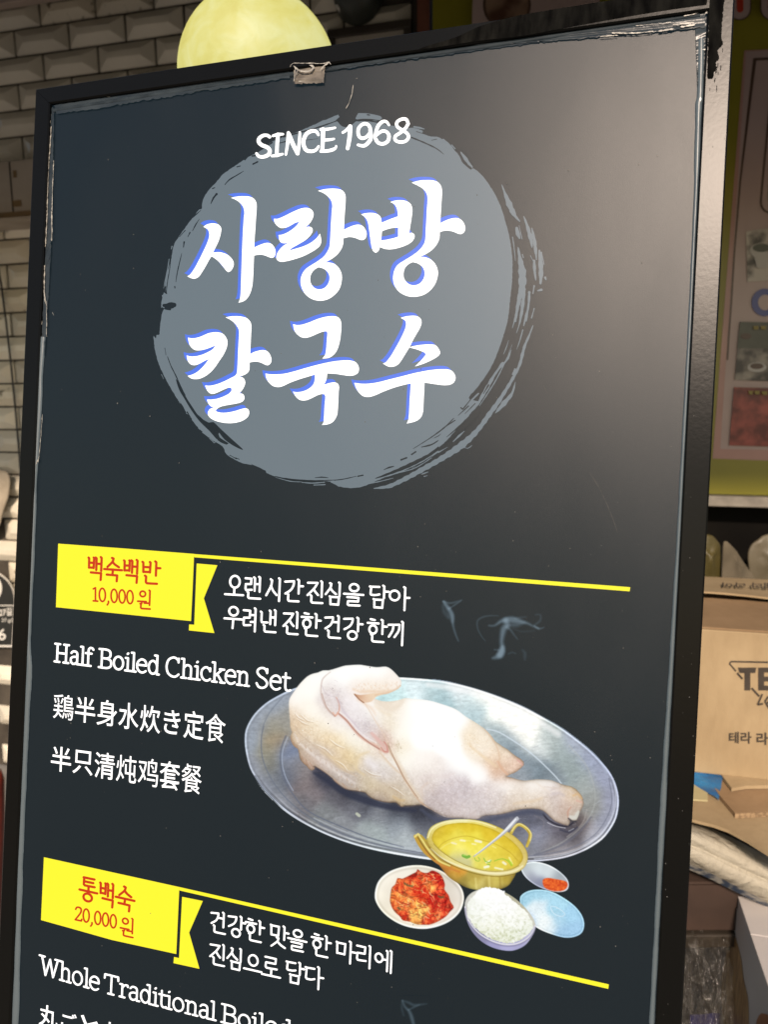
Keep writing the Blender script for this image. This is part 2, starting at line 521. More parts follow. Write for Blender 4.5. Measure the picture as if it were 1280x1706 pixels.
# folded cloth sack hanging on the wall
M['cloth'] = mat('pale_canvas', (0.30, 0.25, 0.18, 1), (0.42, 0.36, 0.27, 1), 14, 0.9, 0.5, 150, 0.002)
def soft_blob(outline, depth_vec, puff, mat_, name, parent=None, n=3, ridge=None, seed=1, sub=2):
    """closed cushion-like form: outline points in one plane, both faces puffed"""
    pts = [Vector(p) for p in outline]
    c = sum(pts, Vector()) / len(pts)
    d = Vector(depth_vec).normalized()
    rr = random.Random(seed)
    mb = MB()
    vs = list(pts)
    rings = [1.0, 0.8, 0.5, 0.22]
    front, back = [], []
    pts = [p for i in range(len(pts)) for p in (pts[i], (pts[i] + pts[(i + 1) % len(pts)]) / 2 + (c - pts[i]) * rr.uniform(-.04, .06))]
    vs = list(pts)
    side_ = d.cross(Vector((0, 0, 1))).normalized()
    for k, s_ in enumerate(rings[1:], 1):
        hgt = puff * (1 - s_ * s_) ** 0.4
        row = []
        for p in pts:
            q_ = c + (p - c) * s_
            u_ = (q_ - c).dot(side_); z_ = (q_ - c).z
            fold = abs(math.sin(u_ * 95 + z_ * 38 + seed)) + 0.6 * abs(math.sin(z_ * 120 - u_ * 55 + seed * 2))
            row.append(q_ + d * (hgt * 0.75 - puff * 0.38 * fold + rr.uniform(-1, 1) * puff * 0.12))
        front.append(row)
        back.append([c + (p - c) * s_ - d * hgt * 0.6 for p in pts])
    m_ = len(pts)
    for r_ in front: vs += r_
    vs.append(c + d * puff)
    fi = len(vs) - 1
    fs = []
    for k in range(3):
        a0 = k * m_; a1 = (k + 1) * m_
        for i in range(m_): fs.append((a0 + i, a0 + (i + 1) % m_, a1 + (i + 1) % m_, a1 + i))
    for i in range(m_): fs.append((3 * m_ + i, 3 * m_ + (i + 1) % m_, fi))
    b0 = len(vs)
    for r_ in back: vs += r_
    vs.append(c - d * puff * 0.6)
    bi = len(vs) - 1
    for k in range(3):
        a0 = 0 if k == 0 else b0 + (k - 1) * m_
        a1 = b0 + k * m_
        for i in range(m_): fs.append((a0 + (i + 1) % m_, a0 + i, a1 + i, a1 + (i + 1) % m_))
    for i in range(m_): fs.append((b0 + 2 * m_ + (i + 1) % m_, b0 + 2 * m_ + i, bi))
    mb.add(vs, fs)
    o = mb.build(name, mat_, parent, True)
    me = o.data
    bm = bmesh.new(); bm.from_mesh(me); bmesh.ops.recalc_face_normals(bm, faces=bm.faces); bm.to_mesh(me); bm.free()
    if sub:
        s = o.modifiers.new('sub', 'SUBSURF'); s.levels = sub; s.render_levels = sub
    return o
o = soft_blob([at_wall(x, y, 0.05) for x, y in ((-90, 770), (-40, 774), (-10, 776), (14, 781), (20, 800), (17, 828), (8, 852), (1, 884), (-22, 900), (-65, 895), (-95, 840))], WN, 0.016, M['cloth'], 'cloth_sack', sub=1)
tag(o, 'pale canvas sack hanging on the tiles at the left picture edge', 'sack')

# house number plate
M['plate_black'] = mat('black_enamel', (0.015, 0.016, 0.014, 1), (0.022, 0.022, 0.02, 1), 10, 0.35)
M['plate_white'] = mat('white_enamel', (0.62, 0.60, 0.54, 1), (0.68, 0.66, 0.6, 1), 20, 0.4)
plate = empty('house_number_plate', tuple(at_wall(-10, 1075, 0.03)), 'black arched house number plate with white 27 lettering beside the sign', 'sign')
def plate_poly(inset):
    pts = []
    # arch from the right spring point up over the top, in pixels; centre x -22, radius 46
    for k in range(0, 19):
        a = math.radians(10 * k)
        pts.append((-24 + (50 - inset) * math.cos(a), 1000 - (51 - inset) * math.sin(a)))
    pts += [(-24 - (50 - inset), 1077 - inset * 0.8), (-24 + (46 - inset), 1077 - inset * 0.8)]
    return pts
mb = MB(); mb.prism(wall_poly(plate_poly(0), 0.026), WN * 0.006); mb.build('border', M['plate_white'], plate)
mb = MB(); mb.prism(wall_poly(plate_poly(3.0), 0.0325), WN * 0.001); mb.build('plate_face', M['plate_black'], plate)
mb = MB(); mb.prism(wall_poly([(-24 + 27 * math.cos(a * 0.2618), 978 - 27 * math.sin(a * 0.2618) + 2) for a in range(24)], 0.0338), WN * 0.0008); mb.build('emblem', M['plate_white'], plate)
mb = MB(); mb.prism(wall_poly([(-60, 1008), (23, 1008), (23, 1009.5), (-60, 1009.5)], 0.0338), WN * 0.0006); mb.build('line', M['plate_white'], plate)

def text_verts(body, offset=0.0, shear=0.0, res=5):
    cu = bpy.data.curves.new('t', 'FONT')
    cu.body = body
    cu.size = 1.0
    cu.resolution_u = res
    cu.offset = offset
    cu.shear = shear
    cu.fill_mode = 'FRONT'
    o = bpy.data.objects.new('t', cu)
    COL.objects.link(o)
    dg = bpy.context.evaluated_depsgraph_get()
    dg.update()
    me = bpy.data.meshes.new_from_object(o.evaluated_get(dg))
    v = np.empty(len(me.vertices) * 3)
    me.vertices.foreach_get('co', v)
    v = v.reshape(-1, 3)
    f = [tuple(p.vertices) for p in me.polygons]
    bpy.data.objects.remove(o); bpy.data.meshes.remove(me); bpy.data.curves.remove(cu)
    mn, mx = v.min(0), v.max(0)
    uvn = (v[:, :2] - mn[:2]) / (mx[:2] - mn[:2])
    uvn[:, 1] = 1 - uvn[:, 1]
    return uvn, f
def text_quad(body, q, place, nrmv, name, mt, parent, offset=0.0, rot180=False):
    """flat lettering mapped onto the quad q (TL, TR, BR, BL) given in traced points; place() takes them to the surface"""
    uvn, f = text_verts(body, offset)
    if rot180: uvn = 1 - uvn
    q = [np.array(p, float) for p in q]
    px = (q[0] * ((1 - uvn[:, :1]) * (1 - uvn[:, 1:])) + q[1] * (uvn[:, :1] * (1 - uvn[:, 1:])) + q[2] * (uvn[:, :1] * uvn[:, 1:]) + q[3] * ((1 - uvn[:, :1]) * uvn[:, 1:]))
    w = place(px)
    fs = []
    for t in f:
        if np.dot(np.cross(w[t[1]] - w[t[0]], w[t[2]] - w[t[0]]), nrmv) < 0: t = t[::-1]
        fs.append(t)
    return mesh_obj(name, w, fs, mt, parent)
pw = lambda out: (lambda px: np.array([at_wall(x, y, out) for x, y in px]))
text_quad('27길', [(-2, 1014), (19, 1012), (19, 1025), (-2, 1027)], pw(0.0340), WN, 'lettering', M['plate_white'], plate, 0.02)
text_quad('27-gil', [(2, 1030), (20, 1030), (20, 1038), (2, 1038)], pw(0.0340), WN, 'lettering', M['plate_white'], plate)
text_quad('6', [(-3, 1048), (9, 1047), (9, 1066), (-3, 1067)], pw(0.0340), WN, 'lettering', M['plate_white'], plate, 0.01)
# something red low on the left
M['red_plastic'] = mat('dull_red_plastic', (0.16, 0.018, 0.01, 1), (0.24, 0.03, 0.015, 1), 12, 0.4)
mb = MB()
pts = [at_depth(-14, 1286, 1.75), at_depth(-14, 1300, 1.75), at_depth(-14, 1360, 1.75), at_depth(-16, 1440, 1.75), at_depth(-16, 1600, 1.75)]
mb.tube(pts, [0.022, 0.029, 0.03, 0.03, 0.03], 18)
tag(mb.build('plastic_container', M['red_plastic'], None, True), 'dull red plastic container low beside the left sign edge', 'container')

# things on the wall above the sign: round dark pan, framed notice, red-brown post
M['pan'] = mat('blackened_iron', (0.012, 0.016, 0.012, 1), (0.03, 0.034, 0.026, 1), 12, 0.45, 0.2, 40, 0.002)
pan = empty('dark_wall_fixture', tuple(at_wall(597, 0, 0.05)), 'round dark iron fixture on the tile wall right of the glowing globe', 'wall fixture')  # unlit dark dish, not a light source
cpt = np.array(at_wall(598, -2, 0.03))
mb = MB()
prof = [(0.0, 0.075), (0.03, 0.072), (0.052, 0.06), (0.063, 0.035), (0.066, 0.01), (0.068, 0.0)]
vs, fs = [], []
for r_, d_ in prof:
    for k in range(36):
        a = 2 * math.pi * k / 36
        vs.append(cpt + WX * (r_ + 1e-4) * math.cos(a) + UP * (r_ + 1e-4) * math.sin(a) + WN * d_)
for j in range(len(prof) - 1):
    for k in range(36):
        fs.append((j * 36 + k, (j + 1) * 36 + k, (j + 1) * 36 + (k + 1) % 36, j * 36 + (k + 1) % 36))
mb.add(vs, fs); mb.build('dish', M['pan'], pan, True)
mb = MB(); mb.tube([cpt + WN * 0.03 + WX * -0.04, cpt + WN * 0.05 + WX * -0.11 + UP * 0.03, cpt + WN * 0.05 + WX * -0.16 + UP * 0.10], 0.012, 10)
mb.build('arm', M['pan'], pan, True)
c2 = np.array(at_wall(567, 19, 0.06))
mb = MB(); mb.tube([c2, c2 + WN * 0.03], 0.004, 8); mb.build('bolt', M['plate_white'], pan)
M['notice'] = mat('greyed_paper', (0.34, 0.31, 0.25, 1), (0.40, 0.36, 0.30, 1), 10, 0.6)
M['dark_frame'] = mat('dark_brown_frame', (0.03, 0.024, 0.018, 1), (0.05, 0.04, 0.03, 1), 14, 0.45)
nf = empty('framed_notice', tuple(at_wall(620, 60, 0.02)), 'dark framed pale notice hung on the tiles under the iron fixture', 'picture frame')
ul, zt = wall_uz(545, 46, 0.03); ur, zt2 = wall_uz(686, 36, 0.03)
zt = (zt + zt2) / 2
zlow = zt - 0.30; ft = 0.022
for (a, b, c_, d_) in ((ul, ur, zt - ft, zt), (ul, ur, zlow, zlow + ft), (ul, ul + ft, zlow + ft + 1e-4, zt - ft - 1e-4), (ur - ft, ur, zlow + ft + 1e-4, zt - ft - 1e-4)):
    mb = MB(); mb.prism([wp(a, c_, 0.018), wp(b, c_, 0.018), wp(b, d_, 0.018), wp(a, d_, 0.018)], WN * 0.016)
    bevel(mb.build('frame_rail', M['dark_frame'], nf), 0.002)
mb = MB(); mb.prism([wp(ul + ft, zlow + ft, 0.018), wp(ur - ft, zlow + ft, 0.018), wp(ur - ft, zt - ft, 0.018), wp(ul + ft, zt - ft, 0.018)], WN * 0.006)
mb.build('sheet', M['notice'], nf)
M['red_post'] = mat('red_brown_paint', (0.14, 0.05, 0.03, 1), (0.20, 0.075, 0.045, 1), 8, 0.5)
ua, _ = wall_uz(690, 20, 0.02); ub, _ = wall_uz(719, 20, 0.02)
mb = MB(); mb.prism([wp(ua, GZ, 0.0), wp(ua + 0.014, GZ, 0.0), wp(ua + 0.014, z_t + 0.1, 0.0), wp(ua, z_t + 0.1, 0.0)], WN * 0.03)
post = empty('door_post', tuple(wp(ub, GZ, 0)), 'red brown timber post between the tile wall and the yellow green poster', 'post')
mb.build('edge_strip', M['dark_frame'], post)
mb = MB(); mb.prism([wp(ua + 0.0145, GZ, 0.0), wp(ub, GZ, 0.0), wp(ub, z_t + 0.1, 0.0), wp(ua + 0.0145, z_t + 0.1, 0.0)], WN * 0.045)
mb.build('timber', M['red_post'], post)

# ------------------------------------------------------------------ shop poster on the right
M['olive'] = mat('yellow_green_vinyl', (0.20, 0.185, 0.012, 1), (0.25, 0.225, 0.018, 1), 3, 0.35)
M['pinkish'] = mat('pinkish_white_print', (0.36, 0.27, 0.245, 1), (0.42, 0.32, 0.29, 1), 4, 0.3)
M['pink_edge'] = mat('pink_print', (0.36, 0.20, 0.17, 1), (0.42, 0.24, 0.2, 1), 6, 0.3)
M['brown_line'] = mat('brown_print_line', (0.07, 0.04, 0.025, 1), None, rough=0.35)
M['red_print'] = mat('red_print', (0.40, 0.035, 0.015, 1), (0.48, 0.05, 0.02, 1), 8, 0.3)
M['blue_print'] = mat('blue_print', (0.03, 0.05, 0.22, 1), None, rough=0.3)
M['sill'] = mat('grey_stone_sill', (0.20, 0.18, 0.15, 1), (0.28, 0.255, 0.21, 1), 30, 0.7, 0.3, 80, 0.002)
PO = 0.06
poster = empty('menu_poster', tuple(at_wall(1240, 820, PO)), 'yellow green shop poster with food photos behind the right sign edge', 'poster')
u0, _ = wall_uz(721, 20, PO); u1, _ = wall_uz(1420, 400, PO)
_, zb = wall_uz(1230, 824, PO)
mb = MB(); mb.prism([wp(u0, zb, 0.0), wp(u1, zb, 0.0), wp(u1, z_t + 0.1, 0.0), wp(u0, z_t + 0.1, 0.0)], WN * PO)
mb.build('board', M['olive'], poster)
_pl = [PO + 0.0006]
def pflat(name, pts, mt, par=poster, th=0.0005, lab=None):
    o_ = _pl[0]; _pl[0] += 0.0007
    mb = MB(); mb.prism(wall_poly(pts, o_), WN * th)
    o = mb.build(name, mt, par)
    if lab: o['label'] = lab
    return o
M['photo_dark'] = mat('dim_food_photo', (0.03, 0.028, 0.025, 1), (0.30, 0.27, 0.22, 1), 26, 0.35, lo=0.42, hi=0.62)
M['photo_bowl'] = mat('photo_of_bowl', (0.06, 0.055, 0.045, 1), (0.46, 0.42, 0.36, 1), 16, 0.35, lo=0.40, hi=0.52)
M['photo_meat'] = mat('photo_of_red_meat', (0.10, 0.008, 0.005, 1), (0.36, 0.07, 0.05, 1), 26, 0.35, lo=0.40, hi=0.66)
M['photo_green'] = mat('photo_grey_green', (0.035, 0.045, 0.03, 1), (0.08, 0.09, 0.065, 1), 14, 0.35)
# narrow pale strip then pinkish panel
pflat('pink_panel', [(1241, 84), (1420, 76), (1420, 772), (1188, 764)], M['pink_edge'])
pflat('panel_edge', [(1244, 86), (1420, 78), (1420, 752), (1201, 748)], M['pinkish'])
pflat('panel_line', [(1256, 97), (1420, 89), (1420, 93), (1261, 101), (1236, 300), (1226, 420), (1221, 500), (1214, 600), (1211, 600), (1218, 500), (1223, 420), (1233, 300)], M['brown_line'])
# rounded photo panel near the top right
def rrect(x0, y0, x1, y1, r, sk=0.0):
    pts = []
    for cx_, cy_, a0 in ((x1 - r, y0 + r, -90), (x1 - r, y1 - r, 0), (x0 + r, y1 - r, 90), (x0 + r, y0 + r, 180)):
        for k in range(6):
            a = math.radians(a0 + 18 * k)
            x, y = cx_ + r * math.cos(a), cy_ + r * math.sin(a)
            pts.append((x - sk * (y - y0), y))
    return pts
pflat('photo_border', rrect(1286, 135, 1420, 356, 20, 0.095), M['brown_line'])
pflat('photo_mat', rrect(1289, 138, 1420, 353, 18, 0.095), M['pinkish'])
pflat('printed_photo', rrect(1295, 160, 1420, 342, 14, 0.095), M['photo_dark'])
pflat('printed_photo', [(1244, 386), (1290, 378), (1420, 372), (1420, 455), (1246, 470)], M['photo_bowl'])
ringp = [(1275 + 22 * math.cos(a * math.pi / 16), 504 + 23 * math.sin(a * math.pi / 16)) for a in range(32)]
pflat('blue_letter', ringp, M['blue_print'])
pflat('blue_letter_centre', [(1276 + 12 * math.cos(a * math.pi / 12), 504 + 13 * math.sin(a * math.pi / 12)) for a in range(24)], M['pinkish'])
pflat('printed_photo', [(1234, 536), (1420, 540), (1420, 640), (1225, 633)], M['photo_dark'])
pflat('photo_top', [(1234, 536), (1420, 540), (1420, 584), (1229, 580)], M['photo_green'])
pflat('printed_photo', [(1224, 645), (1420, 650), (1420, 748), (1216, 742)], M['photo_meat'])
M['china'] = mat('printed_china', (0.42, 0.40, 0.36, 1), None, rough=0.35)
def ell(cx_, cy_, rx, ry): return [(cx_ + rx * math.cos(a * math.pi / 12), cy_ + ry * math.sin(a * math.pi / 12)) for a in range(24)]
pflat('printed_bowl', ell(1270, 418, 20, 13), M['china'])
pflat('printed_bowl_filling', ell(1270, 413, 15, 7), M['photo_green'])
pflat('printed_bowl_base', [(1258, 430), (1284, 430), (1280, 446), (1262, 446)], M['china'])
pflat('printed_dish', ell(1244, 560, 9, 5), M['brown_line'])
pflat('printed_dish', ell(1262, 612, 16, 8), M['china'])
pflat('printed_dish_filling', ell(1262, 610, 11, 5), M['brown_line'])
M['dull_yellow'] = mat('dull_yellow_print', (0.22, 0.17, 0.02, 1), None, rough=0.4)
for (x, y, w_) in ((1256, 546, 9), (1268, 546, 10), (1248, 654, 8), (1258, 654, 9), (1270, 655, 10)):
    pflat('caption_mark', [(x, y - 3), (x + w_, y - 3), (x + w_ - 1, y + 3), (x + 1, y + 3)], M['dull_yellow'])
def blob_letter(cx_, top, bot, w_, hole):
    h = w_ / 2
    out = [(cx_ - h, top), (cx_ + h, top)] + [(cx_ + h * math.cos(math.radians(a)), bot - h + h * math.sin(math.radians(a))) for a in range(0, 181, 15)]
    return out
for cx_ in (1234, 1288):
    pflat('letter_outline', blob_letter(cx_ - 1, -60, 34, 40, 0), M['brown_line'])
    pflat('letter_border', blob_letter(cx_ - 1, -60, 32, 35, 0), M['pinkish'])
    pflat('letter', blob_letter(cx_, -60, 21, 11 if cx_ < 1250 else 14, 0), M['red_print'])
# the poster's upper part seen over the top rail
pflat('pale_patch', [(790, -60), (1000, -60), (1000, 60), (786, 60)], M['pinkish'])
pflat('patch_disc', [(845 + 40 * math.cos(a * math.pi / 16), 8 + 42 * math.sin(a * math.pi / 16)) for a in range(32)], M['brown_line'])
pflat('patch_disc_centre', [(845 + 36 * math.cos(a * math.pi / 16), 8 + 38 * math.sin(a * math.pi / 16)) for a in range(32)], mat('brown_food_photo', (0.08, 0.035, 0.02, 1), (0.26, 0.17, 0.11, 1), 18, 0.4))
# sill below the poster, near-black sheet painting the shade of the opening below
M['opening_shade'] = M['dark_gap']
mb = MB(); zs0 = wall_uz(1230, 845, PO + 0.03)[1]
mb.prism([wp(u0, zs0, 0.0), wp(u1, zs0, 0.0), wp(u1, zb - 0.002, 0.0), wp(u0, zb - 0.002, 0.0)], WN * (PO + 0.03))
tag(bevel(mb.build('window_sill', M['sill']), 0.003), 'grey stone sill under the yellow green poster', 'sill')
mb = MB(); mb.prism([wp(u0, GZ, 0.0), wp(u1, GZ, 0.0), wp(u1, zs0 - 0.002, 0.0), wp(u0, zs0 - 0.002, 0.0)], -WN * 0.10)
mb.prism([wp(u0 - 0.001, GZ, 0.001), wp(u0 + 0.02, GZ, 0.001), wp(u0 + 0.02, zs0 - 0.002, 0.001), wp(u0 - 0.001, zs0 - 0.002, 0.001)], WN * 0.05)
tag(mb.build('opening_shade_sheet', M['dark_gap']), 'near-black sheet standing in for the shade of the opening under the stone sill', 'dark_opening')
# shop wall carrying the poster
mb = MB(); mb.prism([wp(u0, zb, -0.001), wp(u1, zb, -0.001), wp(u1, z_t + 0.1, -0.001), wp(u0, z_t + 0.1, -0.001)], -WN * 0.1)
tag(mb.build('shop_wall', M['grout']), 'dark shop wall carrying the yellow green poster', 'wall')

# unseen awning, added to keep the upper shop wall in shade
M['awning'] = mat('dark_awning_cloth', (0.035, 0.038, 0.034, 1), (0.05, 0.052, 0.045, 1), 6, 0.8, 0.3, 200, 0.001)
aw = empty('shade_awning', tuple(wp(0, z_t + 0.25, 0)), 'unseen dark awning added above the goods to shade the upper shop wall', 'awning')
mb = MB()
seg = 16
fr, bk = [], []
for k in range(seg + 1):
    x = -3.2 + 7.0 * k / seg
    sag = 0.012 * math.sin(k * 1.7)
    fr.append((x, 0.80 - x * 0.26, 1.93 + sag)); bk.append(tuple(wp(x / math.cos(YAW), z_t + 0.22, 0.0)))
vs = fr + bk + [(a, b, c + 0.006) for a, b, c in fr] + [(a, b, c + 0.006) for a, b, c in bk]
n = seg + 1
fs = []
for k in range(seg):
    fs += [(k, k + 1, n + k + 1, n + k), (2 * n + k, 3 * n + k, 3 * n + k + 1, 2 * n + k + 1), (k, 2 * n + k, 2 * n + k + 1, k + 1)]
mb.add(vs, fs); mb.build('cloth', M['awning'], aw)
mb = MB(); mb.tube([Vector(p) + Vector((0, 0.005, -0.012)) for p in (fr[0], fr[-1])], 0.012, 10); mb.build('front_bar', M['dark_frame'], aw)

# glowing globe lamp on a post between sign and wall
m, nt, b = new_mat('glowing_yellow_globe')
n1 = noise_node(nt, 9, 6, dist=0.6)
n2 = noise_node(nt, 34, 5, dist=1.0)
mx = nt.nodes.new('ShaderNodeMath'); mx.operation = 'ADD'
sc_ = nt.nodes.new('ShaderNodeMath'); sc_.operation = 'MULTIPLY'; sc_.inputs[1].default_value = 0.5
nt.links.new(n2.outputs['Fac'], sc_.inputs[0]); nt.links.new(n1.outputs['Fac'], mx.inputs[0]); nt.links.new(sc_.outputs[0], mx.inputs[1])
nt.links.new(ramp(nt, mx.outputs[0], [(0.50, L(212, 200, 96)), (0.72, L(226, 220, 126)), (0.95, L(236, 236, 168))]), b.inputs['Emission Color'])
b.inputs['Emission Strength'].default_value = 0.78
b.inputs['Base Color'].default_value = (0.10, 0.10, 0.04, 1)
b.inputs['Roughness'].default_value = 0.6
add_bump(nt, b, n2.outputs['Fac'], 0.4, 0.004)
M['globe'] = m
GD = 1.05
gc = np.array(at_depth(431, 131, GD)); gr = 133.0 / F_PX * GD * 0.915
lamp = empty('globe_lamp', (gc[0], gc[1], GZ), 'glowing yellow green globe lamp rising behind the top rail of the sign', 'lamp')
bm = bmesh.new(); bmesh.ops.create_uvsphere(bm, u_segments=64, v_segments=40, radius=gr)
me = bpy.data.meshes.new('globe'); bm.to_mesh(me); bm.free(); me.materials.append(M['globe'])
me.polygons.foreach_set('use_smooth', [True] * len(me.polygons))
o = bpy.data.objects.new('globe', me); COL.objects.link(o); o.parent = lamp; o.location = (0, 0, gc[2] - GZ)
mb = MB(); mb.tube([(gc[0], gc[1], GZ), (gc[0], gc[1], GZ + 0.03), (gc[0], gc[1], GZ + 0.035), (gc[0], gc[1], gc[2] - gr - 0.03), (gc[0], gc[1], gc[2] - gr - 0.025), (gc[0], gc[1], gc[2] - gr + 0.008)], [0.09, 0.09, 0.02, 0.02, 0.045, 0.05], 20)
mb.build('post', M['dark_frame'], lamp, False)

# ------------------------------------------------------------------ goods stacked right of the sign
from mathutils import noise as mnoise
def at_plane(px, py, Y0):
    d = ray(px, py)
    p0 = np.array([0, Y0, 0.0])
    t = (p0 - CAM).dot(WN) / d.dot(WN)
    return CAM + d * t
def at_z(px, py, z):
    d = ray(px, py)
    return CAM + d * ((z - CAM_Z) / d[2])
def card_mat(name, a, b, k=1.0):
    m, nt, bs = new_mat(name)
    n = noise_node(nt, 5, 5)
    f = noise_node(nt, 26, 4, stretch=(2.5, 2.5, 0.8))
    mx = nt.nodes.new('ShaderNodeMixRGB'); mx.blend_type = 'MULTIPLY'; mx.inputs[0].default_value = 0.3
    nt.links.new(ramp(nt, n.outputs['Fac'], [(0.32, a), (0.66, b)]), mx.inputs[1])
    nt.links.new(ramp(nt, f.outputs['Fac'], [(0.3, (0.74, 0.72, 0.68, 1)), (0.6, (1, 1, 1, 1))]), mx.inputs[2])
    nt.links.new(mx.outputs[0], bs.inputs['Base Color'])
    bs.inputs['Roughness'].default_value = 0.85
    bs.inputs['Specular IOR Level'].default_value = 0.25
    g = noise_node(nt, 70, 3, stretch=(3, 3, 1))
    add_bump(nt, bs, g.outputs['Fac'], 0.3, 0.0015)
    return m
M['card'] = card_mat('kraft_cardboard', (0.33, 0.245, 0.14, 1), (0.42, 0.32, 0.19, 1))
M['card_dull'] = card_mat('worn_cardboard', (0.25, 0.165, 0.09, 1), (0.34, 0.23, 0.13, 1))
M['card_edge'] = mat('corrugated_edge', (0.20, 0.135, 0.075, 1), (0.36, 0.25, 0.14, 1), 160, 0.9, lo=0.4, hi=0.6)
M['box_print'] = mat('dark_brown_box_print', (0.035, 0.026, 0.018, 1), (0.05, 0.038, 0.027, 1), 40, 0.7)
BY = 1.38
bb = at_plane(1200, 1292, BY); BZ0 = bb[2]
bt = at_plane(1215, 1047, BY); BZ1 = bt[2]
def bp(px, py, out=0.0):
    return at_plane(px, py, BY) + WN * out
bl = (at_plane(1080, 1200, BY)).dot(WX); br = bl + 0.40
O0 = np.array([0, BY, 0.0]); oc = O0.dot(WX)
def bw(u, z, back=0.0):
    return O0 + WX * (u - oc) - WN * back + UP * z
beer = empty('cardboard_box', tuple(bw((bl + br) / 2, BZ0)), 'brown cardboard beer box with black triangle logo right of the sign', 'box')
BD = float(np.dot(at_z(1230, 962, BZ1) - at_z(1230, 1046, BZ1), -WN))
print('BOX DEPTH', BD)
mb = MB()
mb.prism([bw(bl, BZ0), bw(br, BZ0), bw(br, BZ1 - 0.004), bw(bl, BZ1 - 0.004)], -WN * BD)
bevel(mb.build('carton_body', M['card'], beer), 0.003)
def flap(name, b0, b1, z0_, z1_, warp, sd_, m_):
    r = random.Random(sd_)
    n = 22
    mb = MB(); vs = []
    for i in range(n + 1):
        u = bl - 0.002 + (br - bl + 0.004) * i / n
        jag = r.uniform(-0.0015, 0.0015)
        for k in range(5):
            t = k / 4
            z = z0_ + (z1_ - z0_) * t + warp * math.sin(math.pi * i / n * 1.3 + 0.4) * t
            vs.append(bw(u, z, b0 + (b1 - b0) * t + (jag if k == 4 else 0)))
    top = [v + UP * 0.0035 for v in vs]
    m_n = len(vs)
    fs = []
    for i in range(n):
        for k in range(4):
            a = i * 5 + k; b_ = a + 5
            fs.append((m_n + a, m_n + b_, m_n + b_ + 1, m_n + a + 1)); fs.append((a, a + 1, b_ + 1, b_))
        a = i * 5 + 4; b_ = a + 5
        fs.append((a, m_n + a, m_n + b_, b_))
        a = i * 5; b_ = a + 5
        fs.append((a, b_, m_n + b_, m_n + a))
    for i in (0, n):
        for k in range(4):
            a = i * 5 + k
            f_ = (a, a + 1, m_n + a + 1, m_n + a)
            fs.append(f_ if i else f_[::-1])
    mb.add(vs + top, fs)
    return mb.build(name, m_, beer)
zz = BZ1 - 0.0035
flap('near_flap', 0.0, BD * 0.46, zz, zz + 0.002, 0.004, 3, M['card_dull'])
flap('far_flap', BD, BD * 0.44, zz, zz + 0.012, 0.008, 4, M['card'])
def bflat(name, pts, out=0.0006):
    mb = MB(); mb.prism([bp(x, y, out) for x, y in pts], WN * 0.0003)
    return mb.build(name, M['box_print'], beer)
def bstroke(pts, w):
    mb = MB()
    for i in range(len(pts) - 1):
        a, b_ = np.array(pts[i], float), np.array(pts[i + 1], float)
        t = (b_ - a) / np.linalg.norm(b_ - a); q = np.array([t[1], -t[0]]) * w / 2
        mb.prism([bp(*(a + q), 0.0006 + i * 1e-5), bp(*(b_ + q), 0.0006 + i * 1e-5), bp(*(b_ - q), 0.0006 + i * 1e-5), bp(*(a - q), 0.0006 + i * 1e-5)], WN * 0.0003)
    return mb
bstroke([(1330, 1104), (1219, 1102), (1216, 1105), (1227, 1118)], 2.6).build('logo_triangle', M['box_print'], beer)
bstroke([(1229, 1121), (1238, 1131)], 3.4).build('logo_triangle', M['box_print'], beer)
bstroke([(1253, 1146), (1266, 1160)], 3.4).build('logo_triangle', M['box_print'], beer)
bstroke([(1277, 1172), (1292, 1192), (1330, 1140)], 3.4).build('logo_triangle', M['box_print'], beer)
bflat('logo_letter', [(1230, 1112), (1261, 1112), (1259, 1121), (1251, 1121), (1251, 1150), (1241, 1150), (1241, 1121), (1233, 1121)])
bflat('logo_letter', [(1264, 1112), (1286, 1112), (1286, 1120), (1274, 1120), (1274, 1127), (1285, 1127), (1285, 1135), (1274, 1135), (1274, 1142), (1287, 1142), (1287, 1150), (1264, 1150)])
bstroke([(1271, 1156), (1263, 1174), (1272, 1172)], 3.2).build('logo_script', M['box_print'], beer)
bstroke([(1281, 1160), (1275, 1169), (1279, 1172), (1284, 1166), (1287, 1158)], 3.2).build('logo_script', M['box_print'], beer)
place_b = lambda px: np.array([bp(x, y, 0.0007) for x, y in px])
text_quad('테라', [(1215, 1219), (1253, 1219), (1253, 1239), (1215, 1238)], place_b, WN, 'lettering', M['box_print'], beer, 0.03)
text_quad('라', [(1261, 1220), (1281, 1220), (1281, 1241), (1261, 1241)], place_b, WN, 'lettering', M['box_print'], beer, 0.03)
# faded upside-down print on the far flap
ff = lambda px: np.array([at_z(x, y, zz + 0.0215) for x, y in px])
text_quad('테라 라이', [(1204, 970), (1292, 971), (1292, 980), (1204, 978)], ff, UP, 'flap_lettering', M['box_print'], beer, 0.02, rot180=True)

